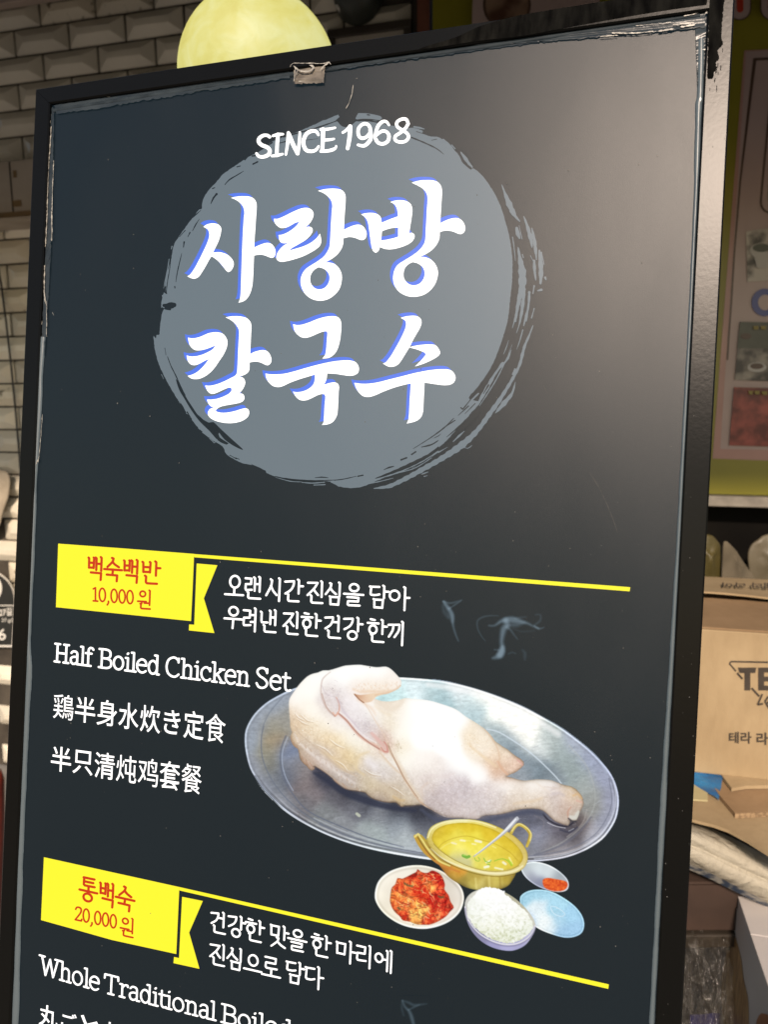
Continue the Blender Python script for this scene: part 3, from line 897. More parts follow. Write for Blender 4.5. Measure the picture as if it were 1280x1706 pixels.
# sheets of cardboard under the box
def sheet(name, pts, z, th, mt, label, cat, tilt=0.0, parent=None):
    P3 = [at_z(x, y, z) for x, y in pts]
    if tilt:
        y0 = min(p[1] for p in P3)
        P3 = [p + UP * ((p[1] - y0) * tilt) for p in P3]
    mb = MB(); mb.prism(P3, -UP * th)
    o = mb.build(name, mt, parent)
    if label: tag(o, label, cat)
    return o
z1 = BZ0 - 0.002
o = sheet('cardboard_sheet', [(1080, 1270), (1420, 1280), (1420, 1470), (1330, 1447), (1280, 1421), (1245, 1399), (1215, 1383), (1190, 1374), (1165, 1368), (1140, 1361), (1080, 1350)], z1 - 0.012, 0.005, M['card'], 'large curved brown cardboard sheet lying on the white sack', 'cardboard')
o = sheet('folded_cardboard', [(1180, 1296), (1292, 1300), (1420, 1310), (1420, 1346), (1275, 1352), (1225, 1354), (1200, 1325)], z1 - 0.004, 0.0075, M['card_dull'], 'folded cardboard piece with corrugated edge under the beer box', 'cardboard')
mb = MB()
e = [at_z(x, y, z1 - 0.0035) for x, y in ((1225, 1355), (1275, 1353), (1420, 1347))]
for a_, b_ in zip(e[:-1], e[1:]): mb.prism([a_ - UP * 0.008, b_ - UP * 0.008, b_, a_], np.array([0.0, -0.0015, 0]))
c_ = mb.build('corrugated_edge', M['card_edge'])
c_.parent = o
o = sheet('cardboard_scrap', [(1202, 1289), (1300, 1296), (1420, 1300), (1420, 1306), (1245, 1309), (1220, 1313)], z1 + 0.004, 0.006, M['card'], 'narrow torn cardboard strip tucked against the bottom of the beer box', 'cardboard')
# blue bag, pale card
M['blue_film'] = mat('blue_plastic_film', (0.012, 0.10, 0.27, 1), (0.03, 0.20, 0.42, 1), 25, 0.16, 0.8, 45, 0.006)
def wrinkled(name, pts, mt, amp, freq, seed, parent=None, nx=28, ny=28, lift=None, crumple=0):
    """creased film: bilinear patch over four corners, creased by folded noise"""
    r = np.random.default_rng(seed)
    ph = r.uniform(0, 6.28, (8, 2)); kk = r.normal(0, freq, (8, 2))
    a, b_, c_, d_ = [np.array(p) for p in pts]
    nn = nrm(np.cross(b_ - a, d_ - a))
    if nn.dot(CAM - a) < 0: nn = -nn
    vs = []
    for j in range(ny + 1):
        for i in range(nx + 1):
            s_, t_ = i / nx, j / ny
            p = (a * (1 - s_) + b_ * s_) * (1 - t_) + (d_ * (1 - s_) + c_ * s_) * t_
            h = sum(1 - abs(math.sin(kk[m][0] * s_ + kk[m][1] * t_ + ph[m][0])) for m in range(8)) / 8
            if crumple:
                dv = mnoise.voronoi(Vector((s_ * crumple * 1.9 + t_ * crumple * .7 + seed, t_ * crumple * 1.5 - s_ * crumple * .8, 0)))[0]
                h = 0.55 * h + 0.9 * min(0.8, dv[1] - dv[0])
            edge = 1.0
            vs.append(p + nn * (amp * h * edge * 2 + (lift(s_, t_) if lift else 0)))
    fs = [(j * (nx + 1) + i, j * (nx + 1) + i + 1, (j + 1) * (nx + 1) + i + 1, (j + 1) * (nx + 1) + i) for j in range(ny) for i in range(nx)]
    o = mesh_obj(name, vs, fs, mt, parent, True)
    return o
o = wrinkled('blue_bag', [at_z(1120, 1283, z1 + 0.004), at_z(1206, 1287, z1 + 0.004), at_z(1198, 1330, z1 - 0.006), at_z(1130, 1288, z1 - 0.006)], M['blue_film'], 0.003, 7, 4)
tag(o, 'crumpled blue plastic film poking out under the beer box', 'plastic bag')
M['pale_card'] = mat('pale_yellow_card', (0.42, 0.37, 0.20, 1), (0.5, 0.45, 0.27, 1), 12, 0.6)
sheet('pale_card', [(1130, 1296), (1160, 1303), (1180, 1311), (1180, 1333), (1150, 1331), (1125, 1328)], z1 - 0.008, 0.003, M['pale_card'], 'pale yellow card lying beside the blue film next to the sign', 'card')
# woven sack
m, nt, b = new_mat('white_woven_sack')
wv = nt.nodes.new('ShaderNodeTexBrick')
wv.inputs['Scale'].default_value = 160
wv.inputs['Color1'].default_value = (0.46, 0.43, 0.35, 1); wv.inputs['Color2'].default_value = (0.53, 0.50, 0.41, 1)
wv.inputs['Mortar'].default_value = (0.36, 0.33, 0.26, 1); wv.inputs['Mortar Size'].default_value = 0.06
tc = nt.nodes.new('ShaderNodeTexCoord')
mp_ = nt.nodes.new('ShaderNodeMapping'); mp_.inputs['Rotation'].default_value = (math.radians(80), 0, 0.3)
nt.links.new(tc.outputs['Object'], mp_.inputs['Vector']); nt.links.new(mp_.outputs['Vector'], wv.inputs['Vector'])
nt.links.new(wv.outputs['Color'], b.inputs['Base Color'])
b.inputs['Roughness'].default_value = 0.8
b.inputs['Specular IOR Level'].default_value = 0.2
ck = noise_node(nt, 26, 5, dist=1.2)
add_bump(nt, b, ck.outputs['Fac'], 0.8, 0.012)
M['sack'] = m
SY = at_z(1200, 1376, z1 - 0.017)[1]
sack = empty('woven_sack', tuple(at_depth(1230, 1440, SY)), 'white woven plastic sack with a seam under the cardboard sheets', 'sack')
def loft(name, rows, mt, parent=None, thick=0.0):
    nx = len(rows[0]); vs = [p for r_ in rows for p in r_]
    fs = [(j * nx + i, (j + 1) * nx + i, (j + 1) * nx + i + 1, j * nx + i + 1) for j in range(len(rows) - 1) for i in range(nx - 1)]
    o = mesh_obj(name, vs, fs, mt, parent, True)
    s = o.modifiers.new('sub', 'SUBSURF'); s.levels = 2; s.render_levels = 2
    return o
rowdef = [  # (x, y) along the sack's flank, depth forward of SY
    ([(1090, 1350), (1140, 1364), (1190, 1380), (1240, 1405), (1290, 1432), (1420, 1475)], 0.10),
    ([(1090, 1352), (1140, 1368), (1190, 1384), (1240, 1410), (1290, 1438), (1420, 1480)], 0.0),
    ([(1090, 1372), (1140, 1384), (1190, 1403), (1240, 1429), (1290, 1456), (1420, 1496)], -0.03),
    ([(1090, 1385), (1140, 1398), (1190, 1419), (1240, 1446), (1290, 1468), (1420, 1508)], -0.032),
    ([(1090, 1389), (1140, 1403), (1190, 1424), (1240, 1450), (1290, 1472), (1420, 1512)], -0.022),
    ([(1090, 1394), (1140, 1408), (1190, 1429), (1240, 1455), (1290, 1476), (1420, 1516)], -0.034),
    ([(1090, 1412), (1140, 1428), (1190, 1450), (1240, 1475), (1290, 1500), (1420, 1534)], -0.03),
    ([(1090, 1424), (1140, 1438), (1190, 1462), (1240, 1492), (1290, 1515), (1420, 1550)], -0.008),
    ([(1090, 1430), (1140, 1444), (1190, 1470), (1240, 1500), (1290, 1522), (1420, 1558)], 0.12),
]
loft('sack_body', [[at_depth(x, y, SY + d_ + 0.03) for x, y in r_] for r_, d_ in rowdef], M['sack'], sack)
M['blue_stripe'] = mat('blue_printed_hem', (0.03, 0.045, 0.075, 1), (0.26, 0.25, 0.22, 1), 60, 0.4, lo=0.45, hi=0.6)
hem = [[at_depth(x, y - 4, SY - 0.012) for x, y in ((1090, 1424), (1140, 1438), (1190, 1461), (1240, 1487), (1290, 1511))],
       [at_depth(x, y + 6, SY - 0.002) for x, y in ((1090, 1424), (1140, 1438), (1190, 1461), (1240, 1487), (1290, 1511))]]
loft('printed_hem', hem, M['blue_stripe'], sack)
# brown box in the shade below
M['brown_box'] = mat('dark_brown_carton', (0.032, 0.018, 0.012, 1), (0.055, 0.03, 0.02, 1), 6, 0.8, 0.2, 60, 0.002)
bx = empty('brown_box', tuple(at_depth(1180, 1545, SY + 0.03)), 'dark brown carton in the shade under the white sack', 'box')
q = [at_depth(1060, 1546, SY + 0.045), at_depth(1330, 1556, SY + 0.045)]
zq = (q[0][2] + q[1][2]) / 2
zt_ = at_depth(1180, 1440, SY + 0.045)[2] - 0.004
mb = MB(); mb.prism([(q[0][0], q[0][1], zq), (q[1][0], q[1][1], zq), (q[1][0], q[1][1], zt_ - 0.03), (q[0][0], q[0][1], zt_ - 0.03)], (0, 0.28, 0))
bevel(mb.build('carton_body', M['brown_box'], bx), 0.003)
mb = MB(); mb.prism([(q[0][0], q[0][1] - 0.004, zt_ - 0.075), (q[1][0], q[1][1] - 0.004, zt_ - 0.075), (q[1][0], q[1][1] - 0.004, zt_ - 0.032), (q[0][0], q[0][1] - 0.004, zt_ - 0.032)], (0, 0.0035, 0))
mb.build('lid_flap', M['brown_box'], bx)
# support under the goods: a low table so nothing floats
tb = empty('goods_table', (0.75, SY + 0.25, GZ), 'low dark table carrying the stacked boxes right of the sign', 'table')
ztab = zq - 0.004
mb = MB(); mb.box((0.78, SY + 0.26, ztab - 0.0125), (0.48, 0, 0), (0, 0.22, 0), (0, 0, 0.0125)); bevel(mb.build('table_top', M['dark_frame'], tb), 0.003)
for sx in (-0.44, 0.44):
    for sy in (-0.18, 0.18):
        mb = MB(); mb.box((0.78 + sx, SY + 0.26 + sy, (GZ + ztab - 0.0255) / 2), (0.02, 0, 0), (0, 0.02, 0), (0, 0, (ztab - 0.0255 - GZ) / 2)); mb.build('leg', M['dark_frame'], tb)
mb = MB(); mb.box((0.95, SY + 0.26, (ztab + BZ0 - 0.02) / 2), (0.30, 0, 0), (0, 0.10, 0), (0, 0, (BZ0 - 0.025 - ztab) / 2))
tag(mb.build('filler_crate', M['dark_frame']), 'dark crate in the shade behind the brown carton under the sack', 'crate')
# clear crumpled bag
m, nt, b = new_mat('clear_plastic_film')
b.inputs['Base Color'].default_value = (0.07, 0.062, 0.048, 1)
b.inputs['Roughness'].default_value = 0.12
b.inputs['Alpha'].default_value = 0.36
b.inputs['Specular IOR Level'].default_value = 0.9
g = noise_node(nt, 30, 6, dist=1.5); add_bump(nt, b, g.outputs['Fac'], 1.0, 0.012)
M['clear_film'] = m
cb = empty('clear_bag', tuple(at_depth(1170, 1700, 1.02)), 'crumpled clear plastic bag between sign and white food box', 'plastic bag')
wrinkled('film', [at_depth(1100, 1545, 1.16), at_depth(1208, 1552, 1.16), at_depth(1204, 1800, 1.02), at_depth(1090, 1800, 1.02)], M['clear_film'], 0.012, 9, 12, cb, 70, 120, lambda s_, t_: 0.03 * math.sin(math.pi * t_), 3.2)
wrinkled('inner_film', [at_depth(1100, 1575, 1.2), at_depth(1208, 1575, 1.2), at_depth(1206, 1800, 1.08), at_depth(1090, 1800, 1.08)], M['clear_film'], 0.016, 7, 31, cb, 60, 90, None, 2.4)
o = wrinkled('blue_wrapper', [at_depth(1150, 1690, 1.16), at_depth(1200, 1686, 1.16), at_depth(1204, 1810, 1.12), at_depth(1150, 1810, 1.12)], mat('deep_blue_film', (0.012, 0.02, 0.16, 1), (0.03, 0.04, 0.26, 1), 20, 0.25, 0.4, 60, 0.004), 0.003, 6, 8)
tag(o, 'deep blue wrapper showing through the clear bag at the bottom edge', 'wrapper')
# white food box at the lower right corner
M['white_board'] = mat('white_box_board', (0.50, 0.47, 0.45, 1), (0.56, 0.53, 0.51, 1), 4, 0.55, 0.1, 80, 0.001)
c0 = at_depth(1219, 1457, 1.20); WZ = c0[2]
c1 = at_z(1302, 1702, WZ)
eL = np.array(c1) - np.array(c0); eR = nrm(np.array([-eL[1], eL[0], 0])) * -0.30
if eR[0] < 0: eR = -eR
wb = empty('white_food_box', tuple(np.array([c0[0], c0[1], WZ - 0.343])), 'white food carton with orange vegetable picture at the lower right', 'box')
hB = 0.34
mb = MB()
p = [c0, c0 + eR, c1 + eR, c1]
mb.prism([x - UP * 0.003 for x in p], -UP * hB)
bevel(mb.build('carton_body', M['white_board'], wb), 0.0025)
mb = MB()
ins = 0.0008
lid = [c0 - nrm(eR) * ins, c0 + eR, c0 + eR + eL * 0.47, c0 + eL * 0.47 - nrm(eR) * ins]
mb.prism(lid, -UP * 0.0025)
bevel(mb.build('lid_flap', M['white_board'], wb), 0.0008)
lid = [c0 + eL * 0.475 - nrm(eR) * ins, c0 + eR + eL * 0.475, c1 + eR, c1 - nrm(eR) * ins]
mb = MB(); mb.prism([x - UP * 0.0004 for x in lid], -UP * 0.0024)
bevel(mb.build('lid_flap', M['white_board'], wb), 0.0008)
nS = nrm(np.cross(eL, UP))
if nS.dot(CAM - np.array(c0)) < 0: nS = -nS
def side(px, py, out=0.0008):
    d = ray(px, py); t = (np.array(c0) + nS * out - CAM).dot(nS) / d.dot(nS)
    return CAM + d * t
cr = empty('front_crate', (0.62, 0.98, GZ), 'dark crate on the ground carrying the white food carton and the clear bag', 'crate')
mb = MB(); mb.box((0.70, 0.98, (GZ + WZ - 0.345) / 2), (0.34, 0, 0), (0, 0.24, 0), (0, 0, (WZ - 0.345 - GZ) / 2)); bevel(mb.build('crate_body', M['dark_frame'], cr), 0.004)
M['onion'] = mat('printed_ochre_vegetable', (0.24, 0.13, 0.045, 1), (0.46, 0.29, 0.12, 1), 22, 0.45, stretch=(6, 6, 1), lo=0.4, hi=0.6)
M['onion2'] = mat('printed_red_brown_vegetable', (0.22, 0.07, 0.02, 1), (0.34, 0.14, 0.05, 1), 30, 0.45)
M['lime'] = mat('printed_lime_mark', (0.28, 0.27, 0.02, 1), (0.34, 0.33, 0.04, 1), 20, 0.45)
def sflat(name, pts, mt, out):
    mb = MB(); mb.prism([side(x, y, out) for x, y in pts], nS * 0.0003); return mb.build(name, mt, wb)
sflat('printed_vegetable', [tuple(q_) for q_ in smooth_poly([(1213, 1580), (1222, 1556), (1230, 1575), (1236, 1600), (1240, 1632), (1247, 1665), (1248, 1712), (1245, 1760), (1212, 1760), (1206, 1700), (1203, 1650), (1207, 1610)], True, 6)], M['onion'], 0.0008)
sflat('printed_vegetable', [tuple(q_) for q_ in smooth_poly([(1262, 1700), (1270, 1688), (1279, 1690), (1290, 1712), (1290, 1760), (1258, 1760)], True, 6)], M['onion2'], 0.0012)
sflat('printed_mark', [(1216, 1490), (1222, 1500), (1223, 1520), (1220, 1545), (1214, 1530), (1213, 1505)], M['lime'], 0.0008)
sflat('printed_mark', [(1214, 1560), (1219, 1556), (1218, 1580), (1213, 1585)], mat('printed_grey_green', (0.06, 0.08, 0.05, 1), None, rough=0.5), 0.0012)
# bags and a round tray above the beer box, the opening's shade put into their colours
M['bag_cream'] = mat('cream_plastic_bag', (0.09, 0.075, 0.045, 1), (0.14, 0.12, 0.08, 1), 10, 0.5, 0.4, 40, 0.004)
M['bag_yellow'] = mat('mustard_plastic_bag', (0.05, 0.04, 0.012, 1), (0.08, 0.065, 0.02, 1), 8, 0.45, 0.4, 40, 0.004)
M['dim_cloth'] = mat('shaded_off_white_cloth', (0.08, 0.066, 0.042, 1), (0.13, 0.108, 0.072, 1), 14, 0.9, 0.5, 150, 0.002)
TY = BY + BD + 0.06
def bl_out(pts, dep): return [at_depth(x, y, dep) for x, y in pts]
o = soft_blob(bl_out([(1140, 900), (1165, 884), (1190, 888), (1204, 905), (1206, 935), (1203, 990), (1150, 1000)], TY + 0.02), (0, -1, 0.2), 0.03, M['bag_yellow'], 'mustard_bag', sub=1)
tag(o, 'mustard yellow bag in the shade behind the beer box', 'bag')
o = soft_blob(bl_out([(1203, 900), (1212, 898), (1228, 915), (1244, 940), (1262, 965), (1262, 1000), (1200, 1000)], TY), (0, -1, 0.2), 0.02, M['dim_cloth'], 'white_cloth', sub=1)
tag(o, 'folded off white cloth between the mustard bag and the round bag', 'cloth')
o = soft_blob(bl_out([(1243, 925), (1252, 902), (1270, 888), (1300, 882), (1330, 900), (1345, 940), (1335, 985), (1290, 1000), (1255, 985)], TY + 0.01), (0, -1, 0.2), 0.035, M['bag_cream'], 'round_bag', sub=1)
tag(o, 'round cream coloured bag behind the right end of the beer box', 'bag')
# shelf they stand on
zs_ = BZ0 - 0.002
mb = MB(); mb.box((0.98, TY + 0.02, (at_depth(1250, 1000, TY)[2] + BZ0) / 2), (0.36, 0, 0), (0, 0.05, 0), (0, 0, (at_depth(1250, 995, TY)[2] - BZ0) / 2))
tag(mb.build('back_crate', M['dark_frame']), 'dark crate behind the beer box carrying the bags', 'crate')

# ------------------------------------------------------------------ the menu light box
sign = empty('menu_light_box', tuple(base), 'tall black framed backlit menu sign with white Korean lettering and a chicken platter photo', 'sign')
m, nt, b, gl = satin('black_powder_coat', (0.004, 0.004, 0.0035, 1), 0.275, 1.23)
g = noise_node(nt, 320, 2); add_bump(nt, gl, g.outputs['Fac'], 0.10, 0.0004)
M['frame'] = m
M['housing'] = mat('black_sheet_metal', (0.012, 0.012, 0.012, 1), (0.02, 0.02, 0.02, 1), 20, 0.5)
FW = 0.0172; FT = 0.0155
lean = lambda v: 0.0095 * max(0.0, min(v, 1.0))
def rail(name, q, drop=0.045):
    """mitred rail: q = outer a, outer b, inner b, inner a in (u, v)"""
    bev = 0.0012
    vs = [on_sign(*q_, -drop) for q_ in q]
    c = np.mean(np.array(q), 0)
    vs += [on_sign(*q_, -bev) for q_ in q]
    qa = []
    for k, q_ in enumerate(q):
        prv, nxt = np.array(q[k - 1]), np.array(q[(k + 1) % 4]); me = np.array(q_)
        qa.append(q_)
    oa, ob, ib, ia = [np.array(x, float) for x in q]
    dv = nrm(ia - oa) if True else 0
    def inset(p, other): return p + (np.array(other) - p) / np.linalg.norm(np.array(other) - p) * bev * 1.3
    top = [inset(oa, ia), inset(ob, ib), inset(ib, ob), inset(ia, oa)]
    vs += [on_sign(*q_, 0) for q_ in top]
    fs = [(8, 9, 10, 11)]
    for k in range(4):
        k2 = (k + 1) % 4
        fs.append((k, k2, 4 + k2, 4 + k)); fs.append((4 + k, 4 + k2, 8 + k2, 8 + k))
    o = mesh_obj(name, vs, fs, M['frame'], sign)
    bm = bmesh.new(); bm.from_mesh(o.data); bmesh.ops.recalc_face_normals(bm, faces=bm.faces); bm.to_mesh(o.data); bm.free()
    return o
g_ = 0.00018
rail('top_rail', [(g_, 0), (SW - g_, 0), (SW - FW - g_, FT), (FW + g_, FT)])
rail('right_rail', [(SW, g_), (SW, SH), (SW - FW, SH - FT), (SW - FW, FT + g_)])
for va, vb in ((g_, 1.0), (1.0, SH)):
    ia_ = FT + g_ if va < 0.5 else 1.0
    rail('left_rail', [(lean(vb), vb), (lean(va), va), (FW + lean(va), ia_), (FW + lean(vb), vb if vb < 1.1 else SH - FT)])
rail('bottom_rail', [(SW, SH), (lean(1), SH), (FW + lean(1), SH - FT), (SW - FW, SH - FT)])
mb = MB()
mb.prism([on_sign(0.004, 0.004, -0.0455), on_sign(SW - 0.004, 0.004, -0.0455), on_sign(SW - 0.004, SH - 0.002, -0.0455), on_sign(0.012, SH - 0.002, -0.0455)], -N * 0.004)
mb.build('back_panel', M['housing'], sign)
a = on_sign(SW / 2, 0.35, -0.05); bq = np.array([a[0] + 0.14, a[1] + 0.42, GZ])
for s_ in (-0.2, 0.2):
    mb = MB(); mb.tube([a + H * s_, bq + H * s_], 0.011, 10); mb.build('back_leg', M['housing'], sign)
# printed sheet
nu, nv = 24, 60
vs, fs = [], []
for j in range(nv + 1):
    for i in range(nu + 1):
        v_ = 0.010 + (SH - 0.02) * j / nv
        u_ = 0.012 + lean(v_) * 0 + (SW - 0.024) * i / nu
        vs.append(on_sign(u_, v_, PANEL_H - 0.0002))
for j in range(nv):
    for i in range(nu):
        a = j * (nu + 1) + i
        fs.append((a, a + nu + 1, a + nu + 2, a + 1))
sheet_o = mesh_obj('printed_sheet', vs, fs, M['panel'], sign)
def pbuild(mb, name, mt, label=None, parent=None):
    o = mesh_obj(name, mb.v, mb.f, mt, parent or sheet_o)
    if label: o['label'] = label
    return o

# calligraphy, traced outlines
GL = [
 (7.757, 300, 300, ["270,582*;320,550;390,537;460,550;500,595;497,660;470,760;430,845;395,918*;440,912;500,915;570,938;625,980;658,1030;665,1075;650,1120;625,1155;595,1172*;570,1155;530,1105;480,1045;430,1000;375,965*;340,1020;290,1110;240,1190;205,1235;160,1256;110,1250;60,1225*;95,1205;150,1130;210,1020;270,900;320,790;345,710;345,660;325,615"]),
 (7.757, 300, 300, ["628,205*;700,190;790,184;870,190;925,215;955,260;963,310;955,450;945,600;935,750;930,850*;985,825;1050,800;1110,790;1160,808;1195,855;1210,910;1200,955;1175,982;1140,982;1090,962;1030,945;970,947;928,957*;922,1100;915,1250;905,1350;880,1440;840,1510;790,1550;725,1568*;745,1520;755,1440;762,1250;770,1000;782,700;795,480;803,390;785,320;740,265;690,230"]),
 (7.111, 440, 290, ["92,508*;140,508;220,475;320,425;420,385;490,378;540,400;565,445;555,500;520,560;470,608*;510,602;545,615;555,650;530,700;470,760;380,815;310,855;272,888*;340,868;440,838;530,795;600,740;642,685*;655,750;650,810;615,855;540,905;440,955;320,995;220,1018;160,1018;125,990;125,940;150,890;200,835;275,788*;230,800;185,795;158,765;148,702*;190,698;260,668;330,620;375,575;395,542*;340,560;270,600;215,618;165,615;120,580;98,545"]),
 (7.111, 440, 290, ["617,175*;700,155;790,148;870,155;920,180;945,230;947,290;940,400;932,520;926,640*;980,612;1050,585;1110,578;1155,598;1188,645;1198,695;1185,740;1150,762;1110,755;1060,735;1000,725;950,733;919,742*;918,800;900,860;855,925;790,980;700,1030*;760,1030;820,1050;870,1100;900,1170;900,1250;875,1340;820,1410;740,1465;650,1485;560,1470;480,1420;430,1345;411,1260;425,1180;470,1110;540,1060;620,1010;690,955;735,890;758,830;765,740;775,550;785,400;790,350;775,290;735,240;680,200",
   "625,1085*;690,1105;735,1145;757,1205;745,1270;705,1325;650,1348;590,1340;545,1300;524,1240;535,1170;575,1115"]),
 (7.111, 600, 280, ["-6,526*;50,512;120,508;180,520;225,555;240,625*;300,600;370,572;435,550*;432,500;415,440;385,400;343,380*;400,362;470,357;540,370;590,410;605,470;600,540;585,640;567,750*;600,745;628,765;632,800;605,845;550,885;460,920;360,942;280,938;218,915*;205,955;175,982;145,970;125,930;110,850;95,740;80,640;60,585;25,545",
   "243,727*;300,705;370,688;437,682*;437,793*;370,812;300,828;233,838*"]),
 (7.111, 600, 280, ["597,148*;680,125;770,117;860,122;915,145;948,190;959,245;955,350;945,500;939,630*;990,605;1060,578;1130,568;1180,585;1220,630;1237,690;1225,735;1190,760;1150,755;1090,730;1020,718;970,725;932,738*;930,800;910,860;860,930;790,985;692,1035*;750,1035;820,1060;880,1120;908,1190;908,1260;880,1350;820,1430;740,1485;640,1508;540,1498;450,1450;395,1375;376,1290;390,1200;430,1130;510,1075;600,1020;680,960;735,895;760,830;768,700;780,480;788,330;770,265;725,215;665,180",
   "610,1095*;670,1110;725,1150;752,1210;745,1280;700,1345;640,1370;570,1360;520,1315;500,1250;515,1170;560,1120"]),
 (8.0, 290, 510, ["152,405*;200,415;270,408;340,385;420,350;490,335;560,335;620,355;660,400;681,460;670,540;630,630;570,720;500,820;430,890;360,935;290,960;220,960;180,945;147,918*;200,905;270,870;340,810;395,745;432,690*;370,720;300,758;240,776;190,765;150,720;133,645*;190,658;260,655;340,635;420,600;485,560;522,507*;460,535;370,565;290,577;230,565;180,515;160,455"]),
 (8.0, 290, 510, ["655,135*;720,122;800,118;880,125;940,145;985,190;1001,245;998,350;992,480;985,627*;1040,598;1100,580;1160,572;1210,585;1250,630;1270,690;1262,745;1225,776;1185,768;1140,745;1080,728;1030,728;977,740*;977,800;970,850;935,890;880,915;822,937*;870,935;905,960;920,1010;905,1060;880,1105;838,1155*;880,1158;905,1185;908,1220;890,1255;840,1280;740,1300;640,1318;570,1340;522,1380;540,1400;600,1412;680,1410;780,1390;870,1362;930,1352;965,1375;972,1420;955,1465;900,1510;820,1540;720,1553;620,1545;520,1520;450,1480;418,1435;425,1390;450,1360;495,1345*;450,1320;420,1280;407,1235*;480,1235;560,1220;640,1190;710,1150;738,1110;735,1085;700,1075;640,1098;570,1130;510,1155;460,1158;420,1130;400,1095;380,1047*;450,1050;540,1030;640,990;730,945;785,915;808,880;815,800;822,650;830,480;838,330;820,270;770,205;710,160"]),
 (7.111, 430, 510, ["392,200*;440,210;500,205;580,180;680,140;780,112;870,104;930,118;960,160;967,230;960,330;945,420;920,500;880,560;820,600;740,610*;770,575;785,520;795,400;802,300;790,285;750,288;690,310;610,345;550,362;490,355;435,315;405,265"]),
 (7.111, 430, 510, ["62,788*;120,797;200,798;300,788;420,758;550,720;700,680;850,648;980,632;1070,632;1130,648;1165,685;1178,730;1165,780;1120,808;1060,815;980,805;900,792;798,786*;795,830;785,870;760,922*;820,903;880,893;925,908;940,950;935,1010;930,1120;922,1250;905,1310;865,1365;810,1392;735,1402*;755,1370;762,1300;768,1180;778,1060;770,1038;735,1032;680,1048;600,1088;540,1108;480,1105;430,1070;390,1003*;430,1010;500,1003;570,975;625,930;648,880;655,800*;570,825;450,862;350,900;270,938;210,950;150,935;100,890;72,840"]),
 (7.111, 590, 500, ["537,195*;600,178;680,169;740,178;775,205;787,250;770,310;730,380;690,450;645,541*;638,552*;590,630;540,710;500,755;450,777;390,775;325,740*;360,725;420,650;480,550;540,440;590,330;603,265;590,225"]),
 (7.111, 590, 500, ["640,548*;700,530;800,515;880,512;945,518;985,555;1008,605;995,640;940,680;850,725;770,755;707,775*;760,725;810,670;838,630;825,610;780,590;720,568"]),
 (7.111, 590, 500, ["-16,969*;60,980;150,980;260,965;400,930;560,890;720,850;880,820;1000,808;1090,808;1145,825;1180,865;1192,910;1175,960;1130,990;1060,998;980,990;900,978;822,967*;815,1100;808,1250;800,1330;770,1390;710,1430;610,1455*;630,1410;638,1350;645,1200;660,975*;560,998;450,1030;330,1075;240,1115;160,1138;90,1128;40,1085;5,1030"]),
]
zl = 0.00002
for k, (sc, ox, oy, loops) in enumerate(GL):
    lp = [smooth_poly(parse(s, sc, ox, oy), True, 2.2) for s in loops]
    sh = []
    dx, dy = (-5.2, -5.6)
    mb = MB(); fill(mb, [l + np.array([dx, dy]) for l in lp], 0.00016 + k * 2e-6); pbuild(mb, 'letter_shadow', M['blue_ink'])
    mb = MB(); fill(mb, lp, 0.00022 + k * 2e-6); pbuild(mb, 'logo_letter', M['white_ink'])

# the brushed disc
disc = [(567,206),(577,208,1),(586,202),(590,198,1),(612,198),(640,203),(668,208),(690,209),(703,214),(700,218,1),(715,223),(733,229),(737,227,1),(744,232),(752,240),(756,247),(762,252),(768,263),(775,271),(782,277,1),(789,277),(804.6,291),(821.5,316),(832.8,338.7),(841,364),(848,392),(852.5,423),(853,457),(849.6,493.4),(845.4,530),(838.4,555.6),(827,589),(813,617.5),(793,645.6),(780,662),(800,668,1),(794,676),(779,692),(762,711),(740,735.6),(711.9,757),(678,775),(650,787),(624.7,796,1),(640,794),(620,803),(599,811),(577,812.5),(560,808.7),(547.5,802),(500,798.7),(457.5,793.7),(440,787.5,1),(439,784),(420,775),(400,771),(382.5,762.5),(372.5,755),(369,746),(366,742),(350,732.5),(335,720),(322.5,707.5),(310,690),(306,688,1),(295,670),(282.5,650),(277,640),(270,627.5),(260,605),(253.7,582.5),(250.7,558,1),(255,562),(256,556,1),(260.5,556),(262.5,537.5),(266,517.5),(270,512,1),(264,508),(266,491),(269,483),(273,454),(280,433),(284,409),(290.5,396),(303.7,377),(319.7,356),(327,346,1),(331.6,345),(334,329),(343.6,313.4),(354,302.8),(367.5,287),(388.7,272),(410,257.6),(418,253.7),(431,247),(450,232),(479,220.5),(500,212.5),(521.5,203),(535,196.6),(541,195),(552,190),(561,187,1),(562.7,191),(556,196.6),(560,199,1)]
rr = random.Random(5)
dp = smooth_poly(disc, True, 3)
dp = dp + np.array([[rr.uniform(-0.35, 0.35), rr.uniform(-0.35, 0.35)] for _ in dp])
mb = MB(); fill(mb, [dp], 0.00004)
fill(mb, [smooth_poly([(594.5,184,1),(611,184.7),(631,189),(634,193),(626,197.6),(612,195.5),(598,195),(590,194),(591,190)], True, 2)], 0.00004)
pbuild(mb, 'brush_disc', M['grey_ink'])
def strokes(name, mt, sc, ox, oy, items, h, mbx=None):
    for pts, w in items:
        mb = MB()
        pp = smooth_poly([(x / sc + ox, y / sc + oy) for x, y in pts], False, 4)
        jw = [max(0.3, q / sc) for q in (w if hasattr(w, '__len__') else [w])]
        if len(jw) == 1: jw = jw * 2
        t = np.linspace(0, 1, len(pp)); wi = np.interp(t, np.linspace(0, 1, len(jw)), jw)
        wi = wi * (1 + 0.16 * np.sin(np.arange(len(pp)) * 1.9 + len(pts)))
        ribbon(mb, pp, wi, h)
        pbuild(mb, name, mt)
Z3 = (3.556, 560, 170); Z5 = (3.556, 560, 460); Z4 = (4.0, 240, 500); Z2 = (3.765, 240, 170)
